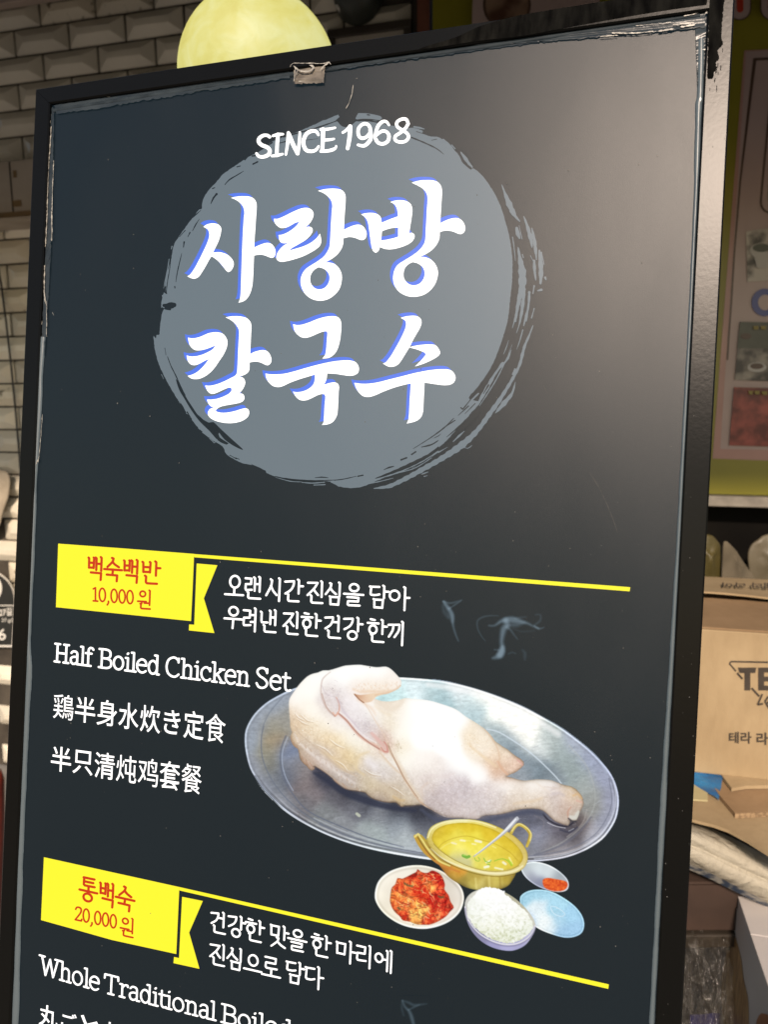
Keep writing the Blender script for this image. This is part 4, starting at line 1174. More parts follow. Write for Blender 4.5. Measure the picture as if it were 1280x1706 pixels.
strokes('brush_streak', M['grey_ink'], *Z3, [
 ([(978,475),(1010,560),(1040,630),(1060,665),(1086,695)], [3,14,34,30,6]),
 ([(1110,665),(1130,720),(1150,790),(1160,850)], [5,18,26,6]),
 ([(1158,735),(1172,800),(1180,860),(1186,925)], [5,20,20,4]),
 ([(1068,735),(1075,770),(1085,795)], [16,30,10]),
 ([(1082,720),(1100,800)], [3,6]),
 ([(1043,790),(1052,850),(1060,930)], [7,6,3]),
 ([(1076,850),(1088,920),(1100,990),(1102,1060),(1095,1130)], [6,24,44,46,30]),
 ([(1090,1110),(1075,1190),(1060,1290)], [24,18,12]),
 ([(1112,1100),(1104,1180),(1088,1290)], [20,18,10]),
 ([(1203,868),(1210,930),(1213,1000),(1210,1065)], [10,26,28,12]),
 ([(1215,880),(1232,955)], [8,4]),
 ([(1150,900),(1165,930)], [4,4]),
 ([(1172,930),(1175,990),(1182,1045)], [14,18,6]),
 ([(1238,1030),(1243,1042)], [12,9]), ([(1195,1108),(1215,1103)], [8,18]), ([(1172,1080),(1165,1125)], [9,6]),
 ([(1143,1118),(1140,1180),(1125,1290)], [16,12,8]),
 ([(1172,1215),(1158,1272)], [7,4]), ([(1102,892),(1108,912)], [5,6]),
 ([(455,132),(490,138),(516,145)], [10,14,5]), ([(440,150),(470,165),(510,178)], [6,14,5]), ([(480,150),(505,165)],[8,5]),
 ([(735,285),(765,325),(797,372)], [10,20,16]), ([(680,240),(700,262)], [6,8]),
 ([(560,195),(590,200),(640,222)], [10,20,10]),
], 0.00006)
strokes('brush_streak', M['grey_ink'], *Z5, [
 ([(1096,60),(1085,130),(1062,230),(1042,300)], [26,20,12,3]),
 ([(1112,80),(1100,200),(1080,290),(1066,330)], [18,18,12,3]),
 ([(1145,90),(1136,180),(1120,240),(1110,286)], [10,10,14,6]),
 ([(1172,185),(1156,240)], [5,7]),
 ([(1165,285),(1140,350),(1118,400),(1105,445),(1085,520),(1045,600),(1000,675),(955,745),(900,820),(850,890),(790,955),(710,1020),(600,1090),(520,1135),(430,1185),(350,1225),(300,1245),(215,1257)], [5,14,18,16,18,20,26,28,26,34,42,34,30,30,28,26,22,4]),
 ([(1060,622),(1040,690),(1000,740),(940,808)], [3,18,30,3]),
 ([(1104,312),(1088,370),(1068,428)], [8,7,2]),
 ([(1020,372),(1008,410),(990,455)], [2,6,3]), ([(1040,400),(1010,480)], [2,4]),
 ([(1035,430),(1015,480),(985,520)], [3,14,8]),
 ([(985,510),(935,580),(895,650),(860,710),(835,755)], [20,12,20,22,12]),
 ([(1000,500),(950,600),(895,690),(845,765)], [6,7,7,3]),
 ([(840,690),(790,740),(740,800),(680,860),(620,915),(560,960)], [8,14,24,26,20,4]),
 ([(820,760),(760,830),(690,890),(640,935)], [10,24,30,20]),
 ([(755,915),(722,945),(688,978)], [4,12,4]), ([(655,1010),(600,1042)], [2,8]),
 ([(600,1035),(520,1090),(430,1135),(330,1172),(220,1205)], [8,12,10,8,3]),
 ([(560,1075),(460,1135),(360,1165)], [3,6,3]), ([(330,1195),(250,1215),(150,1236)], [3,6,3]),
 ([(500,1172),(520,1165),(540,1158)], [5,9,3]), ([(515,1185),(535,1180)], [5,3]),
 ([(750,1012),(775,1018),(800,1000)], [3,6,3]), ([(1045,575),(1058,545)], [10,12]),
], 0.00006)
strokes('brush_streak', M['grey_ink'], *Z4, [
 ([(1040,1213),(1110,1218),(1190,1212)], [5,8,6]), ([(1120,1231),(1195,1228)], [6,7]), ([(1236,1210),(1290,1232)], [8,18]),
 ([(860,1178),(960,1205),(1040,1210)], [2,6,3]), ([(470,925),(455,948)], [4,3]), ([(375,878),(415,910)], [7,4]),
 ([(345,848),(355,858)], [4,5]), ([(290,775),(312,805)], [6,3]), ([(98,490),(112,520)], [4,3]), ([(420,918),(452,948)], [4,6]),
 ([(205,650),(240,715)], [3,5]),
], 0.00006)
strokes('brush_streak', M['grey_ink'], *Z2, [
 ([(140,975),(130,1040),(115,1110),(106,1160)], [5,6,5,3]), ([(158,895),(154,912)], [6,5]), ([(97,1205),(104,1240),(92,1280)], [5,10,5]), ([(112,1205),(120,1235)],[8,4]),
], 0.00006)
strokes('brush_gap', M['panel'], *Z2, [
 ([(610,420),(570,445),(520,475),(493,505)], [3,6,8,5]), ([(440,565),(420,590),(403,627)], [14,10,4]),
 ([(330,725),(310,755),(288,797)], [3,7,4]), ([(272,808),(258,835)], [7,4]), ([(235,868),(231,900)], [9,6]),
 ([(220,940),(203,1010),(190,1070),(183,1120)], [3,6,6,3]), ([(176,1148),(177,1158)], [6,7]), ([(340,668),(315,690),(288,716)], [3,6,3]),
 ([(698,362),(670,376)], [9,11]), ([(590,388),(568,394)], [5,7]), ([(652,315),(618,348)], [4,8]), ([(428,525),(414,530)], [5,8]), ([(241,795),(205,835)], [5,4]),
 ([(700,300),(790,240)], [4,9]), ([(830,245),(880,232)], [5,8]), ([(1080,215),(1000,225)], [2,4]), ([(690,322),(665,325)], [8,10]),
 ([(860,205),(950,180),(1060,150),(1150,120),(1205,100)], [8,9,8,9,5]), ([(118,1150),(112,1180),(124,1192)], [6,16,8]),
 ([(108,1268),(140,1270),(172,1265)], [20,38,34]), ([(120,1285),(146,1292)], [18,16]), ([(150,1000),(140,1060),(128,1130),(122,1190)], [3,5,5,5]),
], 0.0001)
mb = MB(); fill(mb, [smooth_poly([(x / 4 + 240, y / 4 + 500) for x, y in ((195,520),(230,570),(262,640),(300,700),(350,770),(415,812),(445,808),(490,850),(560,915),(644,993),(585,970),(520,925),(483,880),(487,910),(548,952),(535,960),(480,935),(420,870),(350,800),(295,725),(250,650),(215,590))], True, 3)], 0.0001); pbuild(mb, 'brush_gap', M['panel'])
strokes('brush_gap', M['panel'], *Z4, [
 ([(120,312),(126,345),(127,360)], [4,3,3]), ([(138,370),(160,430),(190,490),(215,545),(235,590),(258,628)], [4,6,7,7,6,3]),
 ([(215,670),(240,712),(262,745)], [6,14,4]), ([(270,742),(300,790)], [8,5]), ([(345,762),(430,850),(470,880)], [2,6,2]),
 ([(860,1172),(940,1188),(1040,1197),(1140,1201),(1290,1196)], [3,5,6,6,4]), ([(1128,1182),(1170,1178),(1215,1182)], [4,8,4]),
 ([(555,1030),(600,1055)], [4,6]), ([(595,1048),(618,1058)], [4,6]), ([(700,1090),(790,1140)], [2,6]),
], 0.0001)
strokes('brush_gap', M['panel'], *Z5, [
 ([(-20,1208),(40,1200),(110,1184)], [5,6,3]), ([(120,1184),(150,1178)], [7,9]), ([(276,1145),(305,1132),(335,1125)], [4,9,5]),
 ([(378,1086),(410,1074)], [9,11]), ([(441,1054),(465,1038)], [8,10]), ([(450,1020),(560,950),(640,890),(700,830)], [3,5,8,4]),
 ([(560,960),(600,940),(640,900)],[3,10,5]), ([(500,1010),(560,995),(600,970)], [5,10,4]), ([(735,775),(745,785),(820,690)], [8,6,3]),
 ([(640,890),(700,850)], [5,7]), ([(720,820),(780,765)], [4,8]), ([(760,810),(820,750)], [3,6]), ([(650,950),(720,890),(780,830)], [3,8,3]),
 ([(225,1197),(350,1150),(460,1100),(540,1058),(600,1010)], [4,14,18,16,6]), ([(400,1150),(500,1105),(560,1065)], [3,6,3]),
 ([(640,985),(700,935),(760,880),(830,800)], [4,22,36,44]), ([(870,690),(900,640)], [4,10]),
], 0.0001)
strokes('brush_gap', M['panel'], *Z3, [
 ([(440,195),(520,228),(590,262),(632,295)], [9,8,8,3]), ([(678,228),(705,250),(725,290),(755,345),(795,380)], [8,16,14,16,12]),
 ([(470,160),(500,170)], [4,4]), ([(735,262),(780,305),(806,355)], [4,6,5]), ([(560,212),(590,205)], [3,5]), ([(178,60),(190,62)],[8,8]), ([(100,95),(170,88),(250,95)], [10,8,5]),
], 0.0001)

# SINCE 1968, pen strokes
def line_strokes(name, mt, sc, ox, oy, items, h, label=None):
    mb = MB()
    for pts, w in items:
        w = w * 1.14 if not hasattr(w, '__len__') else [q * 1.14 for q in w]
        pp = smooth_poly([(p[0] / sc + ox, p[1] / sc + oy) + tuple(p[2:]) for p in pts], False, 2)
        ribbon(mb, pp, (w / sc if not hasattr(w, '__len__') else [q / sc for q in w]), h)
    return pbuild(mb, name, mt, label)
R1 = (4.267, 400, 180)
since = [
 [([(196,190),(180,179),(150,180),(122,200),(118,225),(140,248),(180,265),(198,290),(185,318),(150,332),(118,328),(102,308)], [20,20,22,24,24,24,24,24,24,22,20,16])],
 [([(256,172),(250,240),(247,322)], [24,22,22]), ([(220,182),(256,172),(292,170)], [16,20,14]), ([(212,326),(247,322),(290,312)], [16,20,14])],
 [([(330,160),(324,240),(312,316)], [20,20,14]), ([(332,168),(360,235),(396,308)], [26,26,24]), ([(412,156),(408,230),(398,308)], [14,20,20])],
 [([(545,175),(528,150),(495,148),(460,168),(440,210),(440,250),(460,285),(500,292),(530,280),(546,256)], [16,22,24,24,24,24,24,22,20,14])],
 [([(578,135),(577,210),(572,288)], [26,24,24]), ([(562,136),(610,134),(664,124)], [18,18,14]), ([(578,212),(620,210),(656,204)], [18,18,14]), ([(562,292),(620,288),(665,272),(672,254)], [18,20,22,12])],
 [([(720,158),(745,140),(772,112)], [16,18,22]), ([(772,114),(768,190),(754,272)], [26,26,22])],
 [([(915,160),(915,125),(895,98),(862,98),(832,130),(832,175),(852,198),(885,192),(915,160)], 21), ([(915,140),(922,190),(905,225),(872,252),(828,246)], [22,24,24,22,16])],
 [([(1050,104),(1030,80),(1000,82),(970,115),(956,165),(956,205),(975,232),(1010,238),(1042,218),(1050,180),(1032,152),(1000,148),(965,172)], [14,20,22,22,22,22,22,22,22,22,20,20,18])],
 [([(1186,88),(1172,62),(1140,62),(1108,82),(1108,112),(1140,138),(1178,162),(1190,190),(1170,218),(1130,226),(1096,212),(1096,184),(1130,160),(1165,130),(1188,95)], 20)],
]
for g_i in since: line_strokes('lettering', M['white_ink'], *R1, g_i, 0.0003)

# yellow labels and rules
def flatpoly(name, mt, pts, h, label=None):
    mb = MB(); fill(mb, [np.array(pts, float)], h); return pbuild(mb, name, mt, label)
k1 = lambda x, y: (x / 4.414 + 80, y / 4.414 + 890)
k2 = lambda x, y: (x / 4.267 + 50, y / 4.267 + 1420)
flatpoly('price_label', M['yellow_ink'], [k1(50, 70), k1(540, 106), k1(1055, 146), k1(1044, 400), k1(1032, 643), k1(500, 588), k1(33, 540)], 0.00005)
flatpoly('price_ribbon', M['yellow_ink'], [k1(1074, 217), k1(1227, 230), k1(1127, 475), k1(1205, 732), k1(1016, 712), k1(1018, 668), k1(1056, 670)], 0.00005)
flatpoly('yellow_rule', M['yellow_ink'], [k1(1055, 147), (1051, 979), (1050, 986), k1(1055, 171)], 0.00006)
flatpoly('price_label', M['yellow_ink'], [k2(74, 48), k2(1042, 262), k2(1020, 741), k2(560, 640), k2(250, 552), k2(53, 497)], 0.00005)
flatpoly('price_ribbon', M['yellow_ink'], [k2(1062, 332), k2(1210, 362), k2(1112, 588), k2(1186, 847), k2(1000, 806), k2(1004, 762), k2(1040, 770)], 0.00005)
flatpoly('yellow_rule', M['yellow_ink'], [k2(1042, 262), (1015, 1645.5), (1014, 1653), k2(1042, 286)], 0.00006)

# ------------------------------------------------ Hangul built from pen strokes
def nub(x, y): return [(x - 0.09, y + 0.01), (x - 0.01, y + 0.03)]
def J(ch, b):
    x0, y0, x1, y1 = b
    X = lambda t: x0 + (x1 - x0) * t
    Y = lambda t: y0 + (y1 - y0) * t
    def S_(*pts): return [(X(a), Y(c)) + ((1,) if len(r) else ()) for a, c, *r in pts]
    def circ(cx_, cy_, rx, ry):
        return [(X(cx_) + (x1 - x0) * rx * math.sin(k * math.pi / 8), Y(cy_) - (y1 - y0) * ry * math.cos(k * math.pi / 8)) for k in range(17)]
    def vstem(t, a, c): return [(X(t) - 0.075, Y(a) - 0.005), (X(t) - 0.01, Y(a) + 0.03, 1), (X(t), Y(c))]
    D = {
     'ㄱs': [S_((0, .08), (.88, 0, 1), (.86, .3), (.62, .68), (.08, 1))],
     'ㄱ': [S_((0, 0), (.92, .02, 1), (.9, 1))],
     'ㄴ': [vstem(.06, 0, .92)[:2] + [(X(.05), Y(.86)), (X(.12), Y(1)), (X(1), Y(.98))]],
     'ㄷ': [S_((-.05, -.02), (.08, .0, 1), (.95, -.04)), S_((.1, .02), (.06, .85), (.14, .95), (.6, .95), (1, .84))],
     'ㄹ': [S_((0, 0), (.88, 0, 1), (.86, .47)), S_((.86, .47), (.08, .5, 1), (.06, .9), (.14, 1), (1, .96))],
     'ㅁ': [S_((-.02, -.04), (.06, 0, 1), (.1, 1)), S_((.06, .02), (.94, .0, 1), (.9, 1)), S_((.1, .98), (.9, .98))],
     'ㅂ': [S_((-.12, .0), (.0, .06, 1), (.06, 1)), S_((.84, -.04), (.94, .02, 1), (.92, 1)), S_((.04, .5), (.92, .48)), S_((.06, .98), (.92, .96))],
     'ㅅ': [S_((.36, -.02), (.5, .04, 1), (.42, .4), (.0, 1)), S_((.44, .42), (.64, .68), (1, .94))],
     'ㅇ': [circ(.5, .5, .46, .46)],
     'ㅈ': [S_((-.02, .04), (.9, .0, 1), (.62, .42), (0, 1)), S_((.56, .5), (.74, .72), (1, .94))],
     'ㅎ': [S_((.24, -.02), (.6, .02)), S_((0, .26), (.95, .24)), circ(.48, .7, .32, .3)],
     'ㅌ': [S_((0, 0), (.95, -.03)), S_((.06, .0), (.05, .85), (.12, .97), (1, .93)), S_((.08, .48), (.86, .46))],
     'ㄲ': [S_((0, .08), (.42, .04, 1), (.38, .45), (.08, .95)), S_((.5, .04), (.95, 0, 1), (.9, .45), (.56, .95))],
     'ㅏ': [vstem(.35, 0, 1), S_((.35, .46), (1, .45))],
     'ㅣ': [vstem(.5, 0, 1)],
     'ㅐ': [vstem(.12, .06, .96), vstem(.85, 0, 1), S_((.12, .5), (.85, .49))],
     'ㅓ': [S_((-.15, .42), (.62, .41)), vstem(.65, 0, 1)],
     'ㅕ': [S_((-.1, .3), (.62, .29)), S_((-.12, .6), (.62, .59)), vstem(.65, 0, 1)],
     'ㅔ': [S_((-.25, .46), (.25, .45)), vstem(.3, .04, .96), vstem(.85, 0, 1)],
     'ㅗ': [S_((.5, .0), (.5, .95)), S_((0, 1), (1, .97))],
     'ㅜ': [S_((0, .04), (1, .0)), S_((.5, .02), (.48, 1))],
     'ㅡ': [S_((0, .5), (1, .48))],
     'ㅝ': [S_((0, .62), (.64, .58)), S_((.32, .6), (.3, 1.0)), S_((.5, .86), (.86, .84)), vstem(.9, -1.6, 1.2)],
    }
    return D[ch]
# syllable -> list of (jamo, box)
VI, VV = (.02, .12, .56, .80), (.66, 0, 1.0, 1)           # initial + upright vowel
FI, FVv, FF = (.02, .06, .54, .50), (.66, 0, 1.0, .62), (.24, .70, .94, 1)
TF = (.16, .72, .86, 1)
SY_ = {
 '백': [('ㅂ', (.06, .06, .42, .50)), ('ㅐ', (.52, .0, .98, .60)), ('ㄱ', (.22, .70, .98, 1))],
 '숙': [('ㅅ', (.18, 0, .82, .40)), ('ㅜ', (0, .50, 1, .68)), ('ㄱ', (.16, .74, .80, 1))],
 '반': [('ㅂ', (.06, .06, .48, .50)), ('ㅏ', FVv), ('ㄴ', (.22, .66, .86, .98))],
 '통': [('ㅌ', (.20, 0, .84, .34)), ('ㅗ', (0, .36, 1, .56)), ('ㅇ', (.22, .64, .74, 1))],
 '원': [('ㅇ', (.12, .0, .58, .34)), ('ㅝ', (0, .42, 1, .72)), ('ㄴ', (.22, .74, .96, 1))],
 '오': [('ㅇ', (.22, .0, .80, .58)), ('ㅗ', (.0, .60, 1, .88))],
 '랜': [('ㄹ', (.0, .10, .42, .62)), ('ㅐ', (.55, .0, .98, .66)), ('ㄴ', (.18, .70, .98, .98))],
 '시': [('ㅅ', (0, .08, .68, .80)), ('ㅣ', (.72, 0, 1.0, 1.02))],
 '간': [('ㄱs', (.02, .08, .56, .66)), ('ㅏ', FVv), ('ㄴ', (.20, .66, .80, .98))],
 '진': [('ㅈ', (.0, .08, .68, .66)), ('ㅣ', (.78, 0, 1.04, .70)), ('ㄴ', (.22, .66, .98, .98))],
 '심': [('ㅅ', (.0, .06, .68, .56)), ('ㅣ', (.78, 0, 1.04, .60)), ('ㅁ', (.28, .66, .92, 1))],
 '을': [('ㅇ', (.26, .0, .76, .36)), ('ㅡ', (0, .42, 1, .54)), ('ㄹ', (.18, .62, .84, .98))],
 '담': [('ㄷ', (.02, .08, .54, .46)), ('ㅏ', (.66, 0, 1.05, .56)), ('ㅁ', (.24, .64, .78, 1))],
 '아': [('ㅇ', (.0, .16, .52, .64)), ('ㅏ', (.66, 0, 1.0, 1.03))],
 '우': [('ㅇ', (.22, .0, .76, .42)), ('ㅜ', (.0, .54, 1, .96))],
 '려': [('ㄹ', (.02, .12, .52, .78)), ('ㅕ', (.58, 0, .98, 1.02))],
 '낸': [('ㄴ', (.02, .12, .42, .58)), ('ㅐ', (.55, .0, .98, .66)), ('ㄴ', (.22, .70, .96, .98))],
 '한': [('ㅎ', (.0, .02, .60, .64)), ('ㅏ', FVv), ('ㄴ', (.24, .68, .86, .98))],
 '건': [('ㄱs', (.0, .08, .54, .60)), ('ㅓ', (.56, 0, 1.0, .68)), ('ㄴ', (.22, .68, .98, .98))],
 '강': [('ㄱs', (.02, .06, .54, .56)), ('ㅏ', (.66, 0, 1.02, .60)), ('ㅇ', (.24, .60, .76, 1.0))],
 '끼': [('ㄲ', (.0, .14, .72, .74)), ('ㅣ', (.74, 0, 1.06, 1.04))],
 '맛': [('ㅁ', (.04, .06, .50, .50)), ('ㅏ', FVv), ('ㅅ', (.12, .58, .84, 1.02))],
 '마': [('ㅁ', (.04, .16, .50, .66)), ('ㅏ', (.62, 0, 1.0, 1.02))],
 '리': [('ㄹ', (.04, .10, .66, .76)), ('ㅣ', (.78, 0, 1.06, 1.04))],
 '에': [('ㅇ', (.0, .22, .46, .66)), ('ㅔ', (.60, 0, 1.0, 1.03))],
 '으': [('ㅇ', (.22, .12, .78, .66)), ('ㅡ', (.0, .78, 1, .92))],
 '로': [('ㄹ', (.14, .08, .80, .58)), ('ㅗ', (.0, .64, 1, .92))],
 '다': [('ㄷ', (.02, .14, .52, .68)), ('ㅏ', (.62, 0, 1.0, 1.03))],
}
def hangul_line(items, sc, ox, oy, topf, hgt, wid, mt, h, lean_=0.05):
    """items: (syllable, x0, x1) in traced units; topf(x): top of line there"""
    for ch, xa, xb in items:
        mb = MB()
        xm = (xa + xb) / 2; xa, xb = xm - (xb - xa) * 0.47, xm + (xb - xa) * 0.47
        sl = (topf(xb) - topf(xa)) / (xb - xa)
        hg = hgt(xm) if callable(hgt) else hgt
        def mp(p):
            x = xa + (xb - xa) * p[0]
            y = topf(xa) + sl * (x - xa) + hg * p[1]
            x = x - lean_ * hg * (p[1] - 0.5)
            return (x / sc + ox, y / sc + oy) + tuple(p[2:])
        for j, bx_ in SY_[ch]:
            for st in J(j, bx_):
                pp = smooth_poly([mp(p) for p in st], False, 1.5)
                ribbon(mb, pp, wid / sc, h)
        pbuild(mb, 'lettering', mt)
A1 = (3.765, 360, 940)
hangul_line([('오',40,162),('랜',165,272),('시',300,402),('간',412,536),('진',560,664),('심',674,776),('을',788,918),('담',950,1072),('아',1074,1210)], *A1, lambda x: 64 + .071 * x, 140, 12.5, M['white_ink'], 0.0001)
hangul_line([('우',34,154),('려',152,250),('낸',264,370),('진',408,508),('한',518,648),('건',668,776),('강',784,910),('한',936,1066),('끼',1068,1176)], *A1, lambda x: 260 + .091 * x, 142, 12.5, M['white_ink'], 0.0001)
A2 = (3.765, 330, 1510)
hangul_line([('건',62,162),('강',168,282),('한',278,404),('맛',432,558),('을',548,672),('한',695,825),('마',848,982),('리',978,1080),('에',1097,1214)], *A2, lambda x: 23 + .229 * x, 134, 11.5, M['white_ink'], 0.0001)
hangul_line([('진',58,156),('심',165,264),('으',272,390),('로',386,508),('담',536,652),('다',656,778)], *A2, lambda x: 226 + .234 * x, 134, 11.5, M['white_ink'], 0.0001)
A3 = (4.414, 80, 890)
hangul_line([('백',266,382),('숙',386,526),('백',528,648),('반',664,808)], *A3, lambda x: 142 + .079 * x, 168, 18, M['red_ink'], 0.0001)
hangul_line([('원',636,740)], *A3, lambda x: 366 + .08 * x, 130, 14, M['red_ink'], 0.0001)
A4 = (4.267, 50, 1420)
hangul_line([('통',325,460),('백',468,580),('숙',584,726)], *A4, lambda x: 108 + .235 * x, 166, 17.5, M['red_ink'], 0.0001)
hangul_line([('원',618,720)], *A4, lambda x: 330 + .235 * x, 126, 13, M['red_ink'], 0.0001)

# ------------------------------------------------ slab letters built from pen strokes
# cap height 1, x height .70, baseline y=1 ; (advance, strokes)
def oval(cx_, cy_, rx, ry, a0=0, a1=360, n=18):
    return [(cx_ + rx * math.sin(math.radians(a0 + (a1 - a0) * k / n)), cy_ - ry * math.cos(math.radians(a0 + (a1 - a0) * k / n))) for k in range(n + 1)]
def ser(x, y, w=.13): return [(x - w, y), (x + w, y)]
SLAB = {
 'H': (.82, [[(.17, .04), (.17, .96)], [(.63, .04), (.63, .96)], [(.17, .5), (.63, .5)], ser(.17, .03), ser(.17, .97), ser(.63, .03), ser(.63, .97)]),
 'a': (.52, [[(.08, .42), (.14, .34), (.24, .31), (.35, .35), (.39, .46), (.39, .97)], [(.39, .60), (.22, .60), (.08, .68), (.06, .82), (.13, .95), (.25, .97), (.39, .86)], [(.39, .97), (.52, .97)]]),
 'l': (.27, [[(.04, .03, 1), (.15, .03, 1), (.15, .97)], ser(.15, .97, .12)]),
 'f': (.36, [[(.42, .12), (.36, .04), (.27, .03), (.19, .10), (.17, .22), (.17, .97)], [(.03, .33), (.34, .33)], ser(.17, .97, .14)]),
 'B': (.70, [[(.04, .03), (.40, .03), (.56, .12), (.57, .36), (.42, .48), (.17, .48)], [(.42, .48), (.60, .58), (.62, .84), (.44, .97), (.04, .97)], [(.17, .03), (.17, .97)]]),
 'o': (.58, [oval(.28, .64, .225, .33)]),
 'i': (.28, [[(.04, .33, 1), (.15, .33, 1), (.15, .97)], ser(.15, .97, .12), [(.13, .10), (.14, .11)], [(.12, .12), (.15, .09)]]),
 'e': (.55, [[(.07, .60), (.49, .60, 1), (.46, .42), (.36, .32), (.22, .32), (.09, .45), (.05, .64), (.09, .83), (.22, .96), (.36, .96), (.47, .88)]]),
 'd': (.60, [oval(.26, .64, .20, .33), [(.34, .03, 1), (.46, .03, 1), (.46, .97, 1), (.56, .97)]]),
 'C': (.72, [[(.60, .16), (.48, .04), (.33, .03), (.14, .18), (.07, .50), (.14, .82), (.33, .97), (.50, .96), (.63, .84)], [(.61, .05), (.61, .24)]]),
 'h': (.62, [[(.03, .03, 1), (.14, .03, 1), (.14, .97)], [(.14, .48), (.26, .33), (.40, .34), (.47, .46), (.47, .97)], ser(.14, .97, .11), ser(.47, .97, .11)]),
 'c': (.52, [[(.44, .45), (.34, .33), (.22, .32), (.09, .45), (.05, .64), (.10, .84), (.23, .96), (.37, .95), (.46, .87)], [(.45, .34), (.45, .49)]]),
 'k': (.60, [[(.03, .03, 1), (.14, .03, 1), (.14, .97)], [(.47, .34), (.18, .66)], [(.26, .58), (.50, .97)], ser(.14, .97, .11), ser(.47, .33, .10), ser(.51, .97, .10)]),
 'n': (.62, [[(.03, .33, 1), (.14, .33, 1), (.14, .97)], [(.14, .48), (.26, .33), (.40, .34), (.47, .46), (.47, .97)], ser(.14, .97, .11), ser(.47, .97, .11)]),
 'S': (.62, [[(.50, .20), (.42, .05), (.28, .02), (.13, .10), (.09, .26), (.20, .42), (.40, .54), (.52, .70), (.48, .88), (.32, .98), (.16, .94), (.07, .78)], [(.51, .05), (.51, .24)]]),
 't': (.36, [[(.15, .14), (.15, .80), (.20, .94), (.30, .96), (.37, .92)], [(.03, .34), (.34, .34)]]),
 'W': (.98, [[(.10, .04), (.30, .95, 1), (.50, .10, 1), (.68, .95, 1), (.88, .04)], ser(.10, .03), ser(.88, .03)]),
 'T': (.74, [[(.04, .22, 1), (.05, .03, 1), (.67, .03, 1), (.68, .22)], [(.36, .03), (.36, .97)], ser(.36, .97)]),
 'r': (.44, [[(.03, .33, 1), (.14, .33, 1), (.14, .97)], [(.14, .52), (.24, .35), (.38, .33), (.40, .40)], ser(.14, .97, .12)]),
 '0': (.50, [oval(.24, .5, .19, .47)]),
 '1': (.36, [[(.03, .12), (.17, .03, 1), (.17, .97)], ser(.17, .97, .14)]),
 '2': (.50, [[(.06, .20), (.12, .06), (.24, .02), (.38, .08), (.41, .26), (.32, .50), (.05, .96, 1), (.44, .96, 1), (.46, .84)]]),
 ',': (.24, [[(.12, .92), (.13, 1.02), (.05, 1.18)]]),
}
def slab(word, q, wid, mt, h=0.0001, ls=0.0):
    q = [np.array(p, float) for p in q]
    tot = sum(SLAB[c][0] for c in word) + ls * (len(word) - 1)
    x = 0
    for c in word:
        adv, sts = SLAB[c]
        mb = MB()
        for st in sts:
            out = []
            for p in st:
                s_, t_ = (x + p[0]) / tot, p[1]
                P_ = (q[0] * (1 - s_) + q[1] * s_) * (1 - t_) + (q[3] * (1 - s_) + q[2] * s_) * t_
                out.append((P_[0], P_[1]) + tuple(p[2:]))
            ribbon(mb, smooth_poly(out, False, 1.5), wid, h)
        pbuild(mb, 'lettering', mt)
        x += adv + ls
def line_q(x0, x1, top, bas, lean_=0.05):
    """quad between two straight lines y=top(x), y=bas(x)"""
    return [(x0 + 0.7, top(x0)), (x1 + 0.7, top(x1)), (x1 - 0.7, bas(x1)), (x0 - 0.7, bas(x0))]
tp = lambda x: 1072.5 + .1185 * (x - 86); bs_ = lambda x: 1104.0 + .1275 * (x - 85.5)
slab('Half', line_q(84.5, 148, tp, bs_), 3.45, M['white_ink'])
slab('Boiled', line_q(158.5, 262, tp, bs_), 3.45, M['white_ink'])
slab('Chicken', line_q(270.5, 413, tp, bs_), 3.45, M['white_ink'])
slab('Set', line_q(421.5, 480.5, tp, bs_), 3.45, M['white_ink'])
def pw_line(pts): return lambda x: float(np.interp(x, [p[0] for p in pts], [p[1] for p in pts]))
tp = pw_line([(20, 1582), (62, 1595), (169, 1626), (366, 1676.5), (500, 1710)]); bs_ = pw_line([(20, 1613.5), (62, 1628), (180, 1662), (354, 1705.5), (500, 1742)])
slab('Whole', line_q(60.5, 161.5, tp, bs_), 3.1, M['white_ink'])
slab('Tradit', line_q(167.5, 272, tp, bs_), 3.1, M['white_ink'])
slab('ional', line_q(272, 356, tp, bs_), 3.1, M['white_ink'])
slab('Boiled', line_q(363.5, 484, tp, bs_), 3.1, M['white_ink'])
tp = lambda x: 890 + (395 + .08 * (x - 80) * 4.414 - 27) / 4.414; bs_ = lambda x: tp(x) + 23.5
tpa = lambda x: k1(0, 368 + .085 * (x - 80) * 4.414)[1]
slab('10,000', [k1(306, 392), k1(612, 416), k1(612, 520), k1(306, 496)], 3.0, M['red_ink'])
slab('20,000', [k2(296, 398), k2(600, 462), k2(598, 562), k2(293, 497)], 3.0, M['red_ink'])

# Japanese and Chinese lines
psn = lambda px: tr(px, 0.0001)
def cjk_line(body, x0, x1, tl, bl_, off):
    n_ = len(body)
    for k, ch in enumerate(body):
        a = x0 + (x1 - x0) * k / n_; b_ = x0 + (x1 - x0) * (k + 1) / n_
        ins = 0.04 * (b_ - a); a += ins; b_ -= ins
        if ch in 'きご': a += 3.0; b_ -= 3.0
        pad = {'き': 3, 'ご': 3, '只': 1.5, '身': 0, '水': 0}.get(ch, 0)
        q = [(a + .9, tl(a) + pad), (b_ + .9, tl(b_) + pad), (b_ - .9, bl_(b_) - pad), (a - .9, bl_(a) - pad)]
        text_quad(ch, q, psn, N, 'lettering', M['white_ink'], sheet_o, 0.0 if ch in '炖鸡鶏餐食' else off)
cjk_line('鶏半身水炊き定食', 82, 373, lambda x: 1156.5 + .128 * (x - 82), lambda x: 1197.5 + .152 * (x - 82), 0.006)
cjk_line('半只清炖鸡套餐', 78, 333, lambda x: 1244 + .134 * (x - 78), lambda x: 1285 + .165 * (x - 78), 0.005)
cjk_line('丸ごと水炊き', 58, 262, lambda x: 1676 + .27 * (x - 60), lambda x: 1712 + .27 * (x - 60), 0.008)

